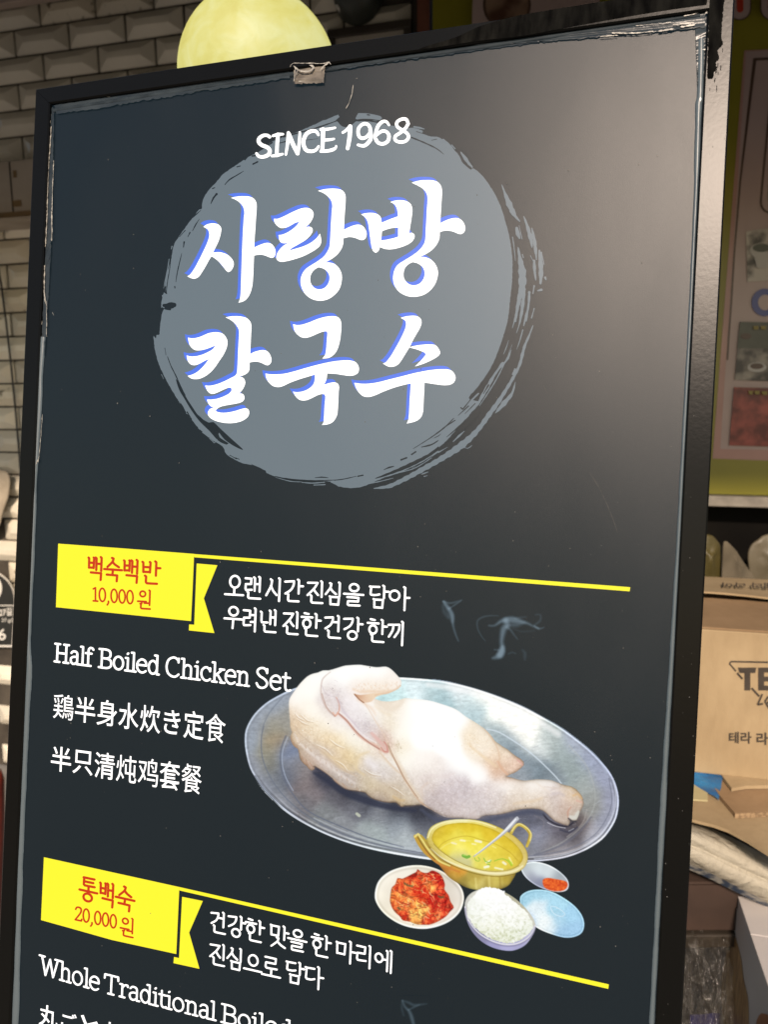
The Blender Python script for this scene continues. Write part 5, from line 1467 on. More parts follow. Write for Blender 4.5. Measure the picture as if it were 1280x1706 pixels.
# ------------------------------------------------ silicone, tape and dirt around the sheet
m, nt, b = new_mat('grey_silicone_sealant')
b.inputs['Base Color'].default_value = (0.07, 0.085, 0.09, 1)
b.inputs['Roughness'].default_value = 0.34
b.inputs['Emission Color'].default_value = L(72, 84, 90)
b.inputs['Emission Strength'].default_value = 0.45  # glow stands in for backlight passing through the bead
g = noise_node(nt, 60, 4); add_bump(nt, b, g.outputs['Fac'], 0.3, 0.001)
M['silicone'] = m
M['tape_film'] = mat('wrinkled_clear_tape', (0.035, 0.045, 0.052, 1), (0.02, 0.028, 0.036, 1), 40, 0.24, 0.3, 200, 0.0005, spec=0.15)
M['dark_silicone'] = mat('dark_silicone', (0.012, 0.019, 0.025, 1), (0.025, 0.036, 0.044, 1), 50, 0.6, 0.3, 60, 0.001, spec=0.15)
def bead(pts, name='sealant_bead', hgt=0.0018, mt=None, sd_=1):
    r = random.Random(sd_)
    pp = smooth_poly([p[:2] for p in pts], False, 6)
    ww = np.interp(np.linspace(0, 1, len(pp)), np.linspace(0, 1, len(pts)), [p[2] for p in pts])
    ww = ww * (1 + 0.07 * np.sin(np.arange(len(pp)) * 0.43) + np.array([r.uniform(-.05, .05) for _ in pp]))
    vs, fs = [], []
    K = 7
    for i, p in enumerate(pp):
        t = pp[min(i + 1, len(pp) - 1)] - pp[max(i - 1, 0)]; t = t / np.linalg.norm(t); q = np.array([t[1], -t[0]])
        for k in range(K):
            a = math.pi * k / (K - 1)
            c = p + q * math.cos(a) * ww[i] / 2
            vs.append(tr([c], 0.0003 + hgt * math.sin(a))[0])
    for i in range(len(pp) - 1):
        for k in range(K - 1):
            a = i * K + k
            fs.append((a, a + 1, a + K + 1, a + K))
    o = mesh_obj(name, vs, fs, mt or M['silicone'], sign, True)
    bm = bmesh.new(); bm.from_mesh(o.data)
    nz = Vector(N)
    if sum((f.normal.dot(nz) for f in bm.faces)) < 0: bmesh.ops.reverse_faces(bm, faces=bm.faces)
    bm.to_mesh(o.data); bm.free()
    return o
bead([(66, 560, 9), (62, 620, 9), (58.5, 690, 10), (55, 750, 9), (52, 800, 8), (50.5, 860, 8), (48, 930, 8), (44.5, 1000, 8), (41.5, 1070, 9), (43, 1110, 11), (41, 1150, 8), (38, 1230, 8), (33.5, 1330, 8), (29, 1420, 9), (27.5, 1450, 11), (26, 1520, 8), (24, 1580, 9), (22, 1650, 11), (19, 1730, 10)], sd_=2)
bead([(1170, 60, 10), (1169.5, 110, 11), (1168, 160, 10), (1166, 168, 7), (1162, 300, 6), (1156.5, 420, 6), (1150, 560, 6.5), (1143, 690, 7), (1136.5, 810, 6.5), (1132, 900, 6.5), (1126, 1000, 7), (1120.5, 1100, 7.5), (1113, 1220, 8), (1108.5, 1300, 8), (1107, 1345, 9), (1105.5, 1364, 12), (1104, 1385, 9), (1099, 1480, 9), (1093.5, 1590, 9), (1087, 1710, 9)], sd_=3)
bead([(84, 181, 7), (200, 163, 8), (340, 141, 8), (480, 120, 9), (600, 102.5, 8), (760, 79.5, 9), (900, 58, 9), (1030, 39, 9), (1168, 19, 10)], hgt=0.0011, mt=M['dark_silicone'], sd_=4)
def film(name, corners, nx, ny, amp, sd_, mt, h0=0.0009):
    """strip of creased tape on the sheet: corners TL, TR, BR, BL in traced points"""
    r = np.random.default_rng(sd_)
    c = [np.array(p, float) for p in corners]
    row = r.normal(0, 1, (ny + 1, 1)); lo = np.cumsum(r.normal(0, 0.25, (ny + 1, nx + 1)), 1)
    lo -= lo.mean(1, keepdims=True)
    vs = []
    for j in range(ny + 1):
        px = []
        for i in range(nx + 1):
            s_, t_ = i / nx, j / ny
            p = (c[0] * (1 - s_) + c[1] * s_) * (1 - t_) + (c[3] * (1 - s_) + c[2] * s_) * t_
            if j in (0, ny): p = p + r.normal(0, 0.9, 2)
            px.append(p)
        w = tr(px, h0)
        for i in range(nx + 1):
            vs.append(w[i] + N * amp * (0.5 * row[j, 0] + 0.35 * lo[j, i]))
    fs = [(j * (nx + 1) + i, (j + 1) * (nx + 1) + i, (j + 1) * (nx + 1) + i + 1, j * (nx + 1) + i + 1) for j in range(ny) for i in range(nx)]
    o = mesh_obj(name, vs, fs, mt, sign, True)
    if sum(f.normal.dot(Vector(N)) for f in o.data.polygons) < 0:
        o.data.flip_normals()
    return o
film('tape_strip', [(790, 64), (1178, 4), (1176, 41), (790, 75)], 90, 14, 0.0004, 5, M['tape_film'])
film('tape_strip', [(86, 172), (480, 112), (480, 126), (90, 188)], 80, 6, 0.0004, 6, M['tape_film'])
film('tape_strip', [(560, 98), (955, 37), (955, 58), (560, 112)], 80, 6, 0.0004, 7, M['tape_film'])
film('tape_strip', [(1160, 30), (1180, 26), (1177, 130), (1164, 150)], 8, 40, 0.0006, 8, M['tape_film'])
film('tape_strip', [(76, 176), (86, 175), (80, 420), (62, 470)], 6, 60, 0.0005, 9, M['tape_film'])
film('tape_strip', [(64, 420), (80, 420), (70, 590), (60, 600)], 6, 40, 0.0005, 10, M['tape_film'])
M['crease'] = mat('painted_crease_glint', (0.20, 0.195, 0.175, 1), (0.44, 0.42, 0.37, 1), 160, 0.2)  # pale colour paints the highlights along the tape's creases and edges
def crease(name, items, h=0.0016, mt=None):
    r = random.Random(len(items))
    for pts, w in items:
        mb = MB()
        pp = smooth_poly(pts, False, 3)
        pp = pp + np.array([[r.uniform(-.35, .35), r.uniform(-.35, .35)] for _ in pp])
        wj = np.array([w * r.uniform(0.25, 1.2) for _ in pp]); wj[0] = wj[-1] = 0.4
        ribbon(mb, pp, wj, h, caps=False)
        pbuild(mb, name, mt or M['crease'], None, sign)
crease('crease_glint', [([(80, 178), (79.5, 200), (79, 215)], 2.2), ([(77, 204), (76, 250), (75.5, 275), (73, 300)], 1.6), ([(82, 208), (79, 250), (76, 300), (75, 350), (72, 410)], 1.5), ([(73, 290), (71, 330), (69, 380), (67, 410)], 1.8),
  ([(86, 265), (84, 310), (83, 350)], 1.2), ([(82, 350), (83, 380), (82, 400)], 2.2), ([(68, 405), (69, 450), (67, 480)], 1.5), ([(71, 440), (70, 480), (72, 505)], 1.8), ([(66, 530), (64, 560)], 1.2), ([(74, 500), (74, 560)], 1.0),
  ([(58, 640), (57, 690)], 1.3), ([(67, 690), (63, 740), (60, 770)], 1.0), ([(60, 765), (53, 780), (51, 793), (55, 797)], 2.4), ([(84, 519), (86, 524)], 3.0)])
crease('crease_glint', [([(1040, 27), (1100, 17), (1150, 10)], 2.2), ([(1090, 19), (1130, 13)], 1.4), ([(1020, 52), (1060, 52), (1090, 49)], 2.2), ([(1098, 49), (1125, 45)], 3.0), ([(1135, 42), (1160, 38)], 2.6), ([(1060, 40), (1120, 34)], 1.2), ([(1122, 38), (1158, 34)], 2.4),
  ([(1000, 58), (1030, 56)], 1.6), ([(1170, 8), (1180, 5), (1183, 14), (1176, 20)], 3.2), ([(1172, 80), (1178, 79)], 2.2), ([(1168, 158), (1169, 166)], 2.4), ([(1000, 38), (1030, 33)], 1.4), ([(1140, 24), (1166, 18)], 1.4)], 0.002)
crease('crease_glint', [([(120, 166), (150, 160), (180, 158)], 1.0), ([(590, 85), (600, 83)], 1.2), ([(760, 68), (790, 64)], 1.0), ([(575, 178), (583, 160), (587, 138)], 1.2), ([(592, 128), (594, 127)], 1.4)], 0.0014)
# brown tape patch folded over the top edge of the sheet
M['brown_patch'] = mat('brownish_clear_tape', (0.07, 0.06, 0.048, 1), (0.17, 0.148, 0.118, 1), 60, 0.3, 0.4, 200, 0.001, lo=0.4, hi=0.6)
film('tape_patch', [(487, 106), (541, 104), (538, 136), (489, 138)], 16, 12, 0.0007, 15, M['brown_patch'], 0.0022)
crease('crease_glint', [([(489, 110), (500, 118), (515, 119), (523, 112), (516, 109)], 3.0), ([(484, 112), (488, 106), (540, 106), (549, 104), (552, 108)], 1.5), ([(534, 118), (540, 110), (548, 106)], 2.4), ([(491, 128), (497, 116)], 1.6), ([(497, 136), (508, 135)], 1.6), ([(492, 114), (490, 136)], 1.2)], 0.0044)
crease('scratch', [([(982, 786), (1000, 815), (1016, 850), (1030, 888)], 1.2), ([(700, 790), (716, 792)], 0.8), ([(905, 640), (912, 655)], 0.8)], 0.0004, M['housing'])
# dry adhesive on the right rail, matte black added to dull the top rail
M['smear_and_dulling'] = mat('black_adhesive_and_glare_cover', (0.003, 0.003, 0.003, 1), (0.010, 0.010, 0.009, 1), 130, 0.8, 0.7, 300, 0.001, stretch=(1, 1, 0.2), spec=0.0)
mb = MB()
def fr_pts(pts, h):
    pts = np.asarray(pts, float); u, v = uv(pts[:, 0], pts[:, 1]); return P0 + u[:, None] * H + v[:, None] * V + N * h
def fill_frame(mb, loop, h):
    t3 = tessellate_polygon([[Vector((p[0], p[1], 0)) for p in loop]])
    w = fr_pts(loop, h); fs = []
    for t in t3:
        if np.cross(w[t[1]] - w[t[0]], w[t[2]] - w[t[0]]).dot(N) < 0: t = t[::-1]
        fs.append(tuple(t))
    mb.add(w, fs)
lp = smooth_poly([(1184, -20, 1), (1212, -20, 1), (1207, 10), (1204, 40), (1203, 60), (1205, 74), (1197, 84), (1199, 98), (1194, 104), (1195, 116), (1190, 122), (1189, 130), (1179, 131, 1), (1181, 60)], True, 2)
lp = lp + np.array([[rr.uniform(-.8, .8), rr.uniform(-.8, .8)] for _ in lp])
fill_frame(mb, lp, 0.00018)
lt = smooth_poly([(1186, -32, 1), (1178, 8, 1), (1100, 19), (1000, 36), (930, 49), (870, 60), (800, 68), (700, 82), (760, 62), (800, 44), (860, 27), (930, 14.5, 1), (1080, -9, 1)], True, 3)
fill_frame(mb, lt, 0.00016)  # black patch added to keep the sun's highlight off the top rail
for k in range(22):
    x = rr.uniform(1182, 1212); y = rr.uniform(60, 150) ; l_ = rr.uniform(3, 12); w_ = rr.uniform(0.5, 1.3)
    if x > 1200 and y > 110: continue
    fill_frame(mb, np.array([(x, y), (x + w_, y + 1), (x + w_ * 0.6 - .04 * l_, y + l_), (x - .06 * l_, y + l_ * 0.7)]), 0.0003)
o = pbuild(mb, 'smear_and_dull_patch', M['smear_and_dulling'], None, sign)
# dust specks
mb = MB()
for k in range(150):
    x, y = rr.uniform(90, 1140), rr.uniform(200, 1700)
    s_ = rr.choice([0.5, 0.6, 0.8, 1.1])
    fill(mb, [np.array([(x + s_ * math.cos(a * 1.2566), y + s_ * rr.uniform(.6, 1.4) * math.sin(a * 1.2566)) for a in range(5)])], 0.0005)
for k in range(26):
    v_ = rr.uniform(0.05, 0.8); p_ = (SW - rr.uniform(0.001, FW - 0.001), v_)
    c = on_sign(*p_, 0.0002); s_ = rr.uniform(0.00012, 0.0003)
    mb.add([c, c + V * s_ * 2, c + V * s_ * 2 + H * s_ * 2, c + H * s_ * 2], [(0, 1, 2, 3)])
M['dust'] = mat('grey_dust', (0.05, 0.05, 0.047, 1), (0.12, 0.12, 0.11, 1), 500, 0.8)
tag(pbuild(mb, 'dust_specks', M['dust'], None, sign), kind='stuff')

# ------------------------------------------------ the printed photographs, painted point by point
class Canvas:
    def __init__(s, x0, y0, x1, y1, step, bg):
        s.x0, s.y0, s.st = x0, y0, step
        s.xs = np.arange(x0, x1, step); s.ys = np.arange(y0, y1, step)
        s.X, s.Y = np.meshgrid(s.xs, s.ys)
        s.img = np.zeros(s.X.shape + (3,)); s.img[:] = bg
        s.id = np.zeros(s.X.shape, int)
    def win(s, xa, ya, xb, yb):
        i0 = max(0, int((xa - s.x0) / s.st)); i1 = min(len(s.xs), int((xb - s.x0) / s.st) + 2)
        j0 = max(0, int((ya - s.y0) / s.st)); j1 = min(len(s.ys), int((yb - s.y0) / s.st) + 2)
        return slice(j0, j1), slice(i0, i1)
    def polymask(s, pts, soft=1.0, pad=3):
        """signed coverage of a polygon, returned with its window"""
        pts = np.asarray(pts, float)
        w = s.win(pts[:, 0].min() - pad - soft, pts[:, 1].min() - pad - soft, pts[:, 0].max() + pad + soft, pts[:, 1].max() + pad + soft)
        X, Y = s.X[w], s.Y[w]
        d2 = np.full(X.shape, 1e9); ins = np.zeros(X.shape, bool)
        n = len(pts)
        for i in range(n):
            ax_, ay_ = pts[i]; bx_, by_ = pts[(i + 1) % n]
            ex, ey = bx_ - ax_, by_ - ay_
            L2 = ex * ex + ey * ey + 1e-9
            t = np.clip(((X - ax_) * ex + (Y - ay_) * ey) / L2, 0, 1)
            d2 = np.minimum(d2, (X - ax_ - t * ex) ** 2 + (Y - ay_ - t * ey) ** 2)
            if abs(ey) > 1e-9:
                c = ((ay_ > Y) != (by_ > Y)) & (X < ex * (Y - ay_) / ey + ax_)
                ins ^= c
        d = np.sqrt(d2) * np.where(ins, 1, -1)
        return w, np.clip(d / soft + 0.5, 0, 1), d
    def strokemask(s, pts, wid, soft=1.0):
        pts = np.asarray(pts, float)
        wi = np.interp(np.linspace(0, 1, len(pts)), np.linspace(0, 1, len(wid)), wid) if hasattr(wid, '__len__') else np.full(len(pts), float(wid))
        pad = wi.max() + soft + 2
        w = s.win(pts[:, 0].min() - pad, pts[:, 1].min() - pad, pts[:, 0].max() + pad, pts[:, 1].max() + pad)
        X, Y = s.X[w], s.Y[w]; best = np.full(X.shape, -1e9)
        for i in range(len(pts) - 1):
            ax_, ay_ = pts[i]; ex, ey = pts[i + 1] - pts[i]
            t = np.clip(((X - ax_) * ex + (Y - ay_) * ey) / (ex * ex + ey * ey + 1e-9), 0, 1)
            d = np.hypot(X - ax_ - t * ex, Y - ay_ - t * ey)
            best = np.maximum(best, (wi[i] * (1 - t) + wi[i + 1] * t) / 2 - d)
        return w, np.clip(best / soft + 0.5, 0, 1)
    def paint(s, w, a, col, oid=None):
        a = a[..., None]
        s.img[w] = s.img[w] * (1 - a) + np.asarray(col, float) * a
        if oid is not None: s.id[w] = np.where(a[..., 0] > 0.02, oid, s.id[w])
    def stroke(s, pts, wid, col, alpha=1.0, soft=1.2, oid=None, sm=True, clip=None):
        pp = smooth_poly(pts, False, 3) if sm else np.array(pts, float)
        w, a = s.strokemask(pp, wid, soft)
        if clip is not None: a = a * clip[w]
        s.paint(w, a * alpha, col, oid)
def vnoise(X, Y, scale, seed, octv=4, pers=0.5):
    out = np.zeros(X.shape); amp = 1; tot = 0
    for o_ in range(octv):
        r = np.random.default_rng(seed + o_ * 17); g_t = r.random((64, 64))
        x = X / scale * 2 ** o_; y = Y / scale * 2 ** o_
        xi = np.floor(x).astype(int); yi = np.floor(y).astype(int); fx = x - xi; fy = y - yi
        fx = fx * fx * (3 - 2 * fx); fy = fy * fy * (3 - 2 * fy)
        a = g_t[yi % 64, xi % 64]; b_ = g_t[yi % 64, (xi + 1) % 64]; c = g_t[(yi + 1) % 64, xi % 64]; d = g_t[(yi + 1) % 64, (xi + 1) % 64]
        out += amp * ((a * (1 - fx) + b_ * fx) * (1 - fy) + (c * (1 - fx) + d * fx) * fy); tot += amp; amp *= pers
    return out / tot
def field(X, Y, samples, sig):
    """colour field through scattered samples (x, y, r, g, b)"""
    num = np.zeros(X.shape + (3,)); den = np.zeros(X.shape) + 1e-12
    for x, y, r_, g_, b_ in samples:
        d2 = (X - x) ** 2 + (Y - y) ** 2
        k = np.exp(-d2 / (2 * sig * sig)) + 1e-4 / (1 + d2 / (sig * sig))
        num += k[..., None] * np.array([r_, g_, b_], float); den += k
    return num / den[..., None]
BG = (21, 33, 39)
cv = Canvas(398, 1102, 1040, 1592, 1.0, BG)
NZ1 = vnoise(cv.X, cv.Y, 22, 1); NZ2 = vnoise(cv.X, cv.Y, 6, 2); NZ3 = vnoise(cv.X * 0.35 + cv.Y * 0.2, cv.Y * 1.0, 3.0, 3, 3)
FINE = vnoise(cv.X, cv.Y, 2.2, 9, 2)

# platter
pl = smooth_poly([(403.8,1239.5),(405.5,1218),(416,1197),(429,1182),(446,1168.5),(477.6,1152),(510,1142),(560,1134),(620,1130),(660,1130),(700,1132.4),(735,1136),(768,1143),(800,1152),(836.7,1165),(872,1180),(905,1197.5),(935,1215),(959.8,1233),(983,1252),(1002,1271),(1016,1288),(1026,1307),(1031.7,1330),(1031,1352),(1025,1373),(1009,1397),(992,1411),(973,1421.7),(952,1430),(932,1435),(905,1438.5),(870,1440.5),(830,1442),(780,1441),(720,1436.7),(673.6,1430),(640,1424),(609,1417),(575,1407),(544.7,1395.5),(518,1383),(493,1368.4),(472,1354),(454.5,1337.5),(437,1320),(423.5,1301.4),(413,1283),(407,1262)], True, 6)
w, a, d = cv.polymask(pl, 1.3)
X, Y = cv.X[w], cv.Y[w]
plate_s = [ # x, y, r, g, b
 (412,1240,150,163,183),(425,1205,148,160,180),(455,1178,150,163,184),(420,1280,146,156,176),(440,1310,138,148,168),(470,1345,140,148,165),
 (450,1215,150,152,150),(470,1200,152,155,158),(455,1240,158,146,130),(443,1255,150,152,146),(445,1275,128,133,136),(462,1300,118,126,140),
 (470,1255,120,138,175),(480,1275,132,140,158),(478,1295,96,112,142),(492,1290,140,138,146),(497,1310,128,124,134),(520,1320,128,126,138),
 (500,1340,118,122,136),(540,1300,62,70,94),(560,1330,108,112,128),(590,1345,128,134,150),(540,1360,130,138,150),(600,1340,70,78,98),(575,1322,48,54,74),
 (630,1360,126,134,150),(660,1375,150,162,178),(620,1390,160,174,184),(680,1400,168,180,192),(660,1355,60,68,88),(700,1362,62,70,90),(740,1375,96,102,124),(700,1385,110,118,136),
 (560,1380,138,146,160),(600,1405,150,160,172),(700,1422,172,184,200),
 (690,1150,214,232,244),(720,1155,180,205,218),(740,1165,160,190,205),(660,1160,200,228,238),(780,1170,196,216,228),(790,1185,176,200,214),(640,1164,186,220,232),
 (830,1190,250,254,255),(800,1160,250,253,255),(860,1210,250,253,255),(880,1235,246,250,252),(900,1250,214,224,232),(850,1180,236,242,248),(760,1150,226,236,246),
 (840,1235,150,168,184),(820,1220,170,188,200),(860,1255,132,150,168),(885,1275,128,146,164),(870,1290,150,162,178),(905,1290,120,138,156),(920,1298,136,150,166),
 (915,1240,176,190,198),(930,1255,158,174,184),(945,1270,152,168,178),(960,1290,150,166,176),(975,1310,160,172,180),(985,1330,150,158,165),(985,1350,146,152,158),
 (960,1240,168,180,204),(985,1270,156,168,196),(1005,1300,152,162,190),(1018,1335,150,158,184),(1010,1370,152,160,184),(990,1395,168,174,192),
 (900,1365,100,106,126),(880,1360,96,104,128),(930,1385,118,120,140),(900,1395,138,146,170),(880,1415,132,140,160),(920,1410,130,132,146),(950,1395,124,124,136),
 (965,1375,128,122,128),(860,1375,110,116,136),(840,1372,112,116,136),(820,1368,104,110,132),(945,1390,70,74,96),(955,1380,60,62,80),(870,1425,130,134,146),(940,1422,150,152,166),
]
c = field(X, Y, plate_s, 12)
c = (c - 150) * 1.18 + 148 - np.array([-5, 1, 12.])
c *= (0.92 + 0.16 * NZ3[w])[..., None] * (0.95 + 0.10 * NZ2[w])[..., None]
c += ((FINE[w] - 0.5) * 16)[..., None]
# bright rolled rim, darker groove inside it
rim = np.exp(-((d - 1.6) / 1.3) ** 2)
grv = np.exp(-((d - 5.0) / 1.5) ** 2)
low = np.clip((Y - 1290) / 90, 0, 1)
c = c * (1 - 0.30 * grv * (0.3 + 0.7 * low))[..., None]
c += (rim * (60 + 40 * low))[..., None] * np.array([0.95, 1.0, 1.08])
rim2 = np.exp(-((d - 8.0) / 1.6) ** 2) * low
c += (rim2 * 42)[..., None]
cv.paint(w, a, np.clip(c, 0, 255), 1)
pm = np.zeros(cv.X.shape); pm[w] = a
# steps of the platter
cv.stroke([(436,1212),(431,1238),(434,1268),(446,1296),(464,1322),(488,1346),(520,1368),(560,1388),(610,1405),(670,1419),(720,1427)], 1.3, (92,98,112), .55, 1.2)
cv.stroke([(421,1295),(437,1317),(456,1336),(474,1351),(495,1365),(520,1379),(546,1391),(576,1402),(610,1411),(674,1423),(720,1430)], 1.6, (84,90,104), .7, 1.3)
cv.stroke([(419,1300),(436,1321),(455,1340),(473,1355),(494,1369),(520,1383),(546,1395),(576,1406),(610,1415),(674,1427),(720,1434)], 1.5, (232,238,246), .85, 1.1)
cv.stroke([(1022,1300),(1027,1330),(1024,1356),(1010,1384),(990,1405),(960,1421),(930,1430),(890,1435)], 1.5, (206,212,226), .8, 1.2)
cv.stroke([(1015,1300),(1020,1332),(1016,1356),(1002,1382),(984,1400),(955,1415),(925,1424),(880,1430)], 1.6, (112,116,134), .7, 1.4)
cv.stroke([(470,1160),(445,1190),(434,1215),(432,1240),(434,1265),(443,1290),(458,1315),(480,1340),(505,1360),(535,1378)], 1.8, (112,120,134), .6, 1.5)
cv.stroke([(473,1228),(465,1250),(464,1275),(470,1300),(482,1322),(500,1345),(520,1360),(560,1378),(610,1398),(670,1415)], 2.0, (96,104,122), .75, 1.6)
cv.stroke([(476,1230),(468,1252),(467,1275),(473,1298),(485,1320)], 1.4, (176,190,214), .7, 1.4)
cv.stroke([(530,1376),(580,1397),(640,1414),(700,1425),(740,1430)], 3.0, (104,110,126), .7, 2)
cv.stroke([(520,1366),(570,1388),(630,1407),(690,1419)], 2.0, (196,204,214), .5, 2)
cv.stroke([(810,1217),(830,1222),(860,1240),(885,1258),(905,1276),(925,1296),(935,1308)], 2.2, (214,226,236), .8, 1.6)
cv.stroke([(948,1245),(975,1275),(988,1305),(992,1335),(985,1360),(965,1385),(935,1408),(900,1424)], 2.0, (180,184,182), .5, 2)
cv.stroke([(985,1365),(965,1390),(935,1412),(890,1428)], 3.0, (104,106,122), .6, 2)
cv.stroke([(978,1352),(970,1376),(945,1398)], 2.0, (186,180,176), .5, 2)
cv.stroke([(720,1133),(780,1143),(840,1164),(900,1192),(950,1224),(990,1258),(1012,1290)], 4.0, (188,200,222), .5, 3)
cv.stroke([(712,1142),(770,1152),(830,1172),(890,1200),(930,1226)], 9.0, (255,255,255), .55, 6)
for k in range(50):
    x = rr.uniform(500, 760); y = rr.uniform(1340, 1415)
    l_ = rr.uniform(4, 12)
    cv.stroke([(x, y), (x + l_, y + l_ * rr.uniform(-.4, .5))], 0.8, (200, 210, 220) if rr.random() < .6 else (90, 98, 116), .30, 1.2, sm=False, clip=pm)
for k in range(60):
    x = rr.uniform(830, 1000); y = rr.uniform(1240, 1410)
    l_ = rr.uniform(4, 14)
    cv.stroke([(x, y), (x + l_ * .8, y + l_ * rr.uniform(-.7, .3))], 0.8, (206, 214, 228) if rr.random() < .6 else (96, 102, 124), .28, 1.2, sm=False, clip=pm)
cv.stroke([(592,1359),(596,1362)], 5, (206,212,190), .8, 1.5)
cv.stroke([(905,1360),(914,1370),(930,1378),(945,1380),(955,1374)], 3.0, (38,38,54), .85, 1.6)
cv.stroke([(912,1374),(926,1380),(942,1383)], 1.2, (214,214,222), .8, 1.1)
cv.stroke([(934,1386),(950,1390),(962,1382)], 3.4, (54,56,76), .7, 2.4)
cv.stroke([(948,1388),(956,1384)], 1.2, (190,196,210), .7, 1.2)
cv.stroke([(890,1362),(906,1372),(900,1392),(880,1400)], 1.5, (150,140,146), .35, 3)
# shade under the bird
cv.stroke([(520,1290),(545,1305),(570,1322),(600,1334),(640,1346),(690,1354)], [3,10,12,12,9,5], (42,48,68), .85, 5, clip=pm)
cv.stroke([(700,1352),(730,1370),(780,1376),(830,1366),(880,1356),(905,1360)], [4,8,7,7,8,5], (70,76,98), .7, 5, clip=pm)

# the half chicken
ch = smooth_poly([(478.4,1185.4),(478,1172),(480,1164),(485.4,1155.7),(495.7,1141.6),(508.6,1128.7),(518,1124),(526.6,1122),(535,1118.5),(544.7,1118.4),(552,1116.5),(560,1114),(572,1110.5),(586,1109.3),(598,1109),(609,1110.8),(624.6,1113),(641,1112.2),(649,1116),(655.5,1122),(661,1128),(665.8,1134),(667,1139),(665.8,1145),(661,1150),(655.5,1152.5),(648,1156),(640,1158.5),(630,1159),(624.6,1161),(622.5,1166,1),(632,1169.5),(642.6,1170.5),(652,1170),(660.7,1168.6),(673.6,1165),(686,1166),(700,1167),(716.4,1169.6),(735,1175),(754.7,1182),(766,1189),(775,1196),(788,1204),(801,1212.5),(810,1220),(817.6,1228),(824,1237),(831,1242),(838,1247),(845,1251),(852,1257),(860,1263),(867,1267),(872,1272),(872.5,1277),(868,1282),(862,1287),(855,1291),(849,1293),(843,1296.5,1),(853,1298.7),(864,1302),(875,1303.5),(891.4,1301.4),(905,1301.4),(918.8,1302.8),(930,1307),(940.6,1311),(951,1313),(959.8,1317.8),(965,1323),(969.3,1328.8),(972,1335),(973,1342.4),(970,1350),(966.6,1356),(964,1363),(961,1369.8),(954,1372),(950,1370,1),(949,1376),(946,1379.3),(940,1378),(932.4,1375),(925,1372),(918.8,1367),(912,1360),(906,1355),(898,1351.5),(891.4,1350.6),(878,1350.5),(864,1352),(850,1355.5),(836.7,1358.8),(822,1361),(809,1361.6),(801,1364,1),(793,1368.4),(780,1368),(768,1366),(754,1366),(741,1364.3),(729,1359.5),(719,1353.4),(711,1349),(699.4,1344),(685,1345),(672,1345.5),(667,1347.5,1),(663,1344),(658,1340),(648,1340.5),(637.5,1338.8),(626,1336),(616.9,1332.3),(611,1328),(606.6,1323.3),(598,1322),(591,1320),(581,1319.5),(570.5,1316.5),(563,1311),(555,1305),(551,1299),(542,1292.4),(532,1286),(522,1279,1),(521,1284),(516,1286.5),(512,1284),(508.6,1279.5),(503,1275),(497,1267.9),(495,1259),(493,1250),(488,1247),(482.8,1240),(480.2,1229.2),(483,1222),(480.2,1213),(480,1203.4),(479,1194)], True, 4)
w, a, d = cv.polymask(ch, 1.4)
X, Y = cv.X[w], cv.Y[w]
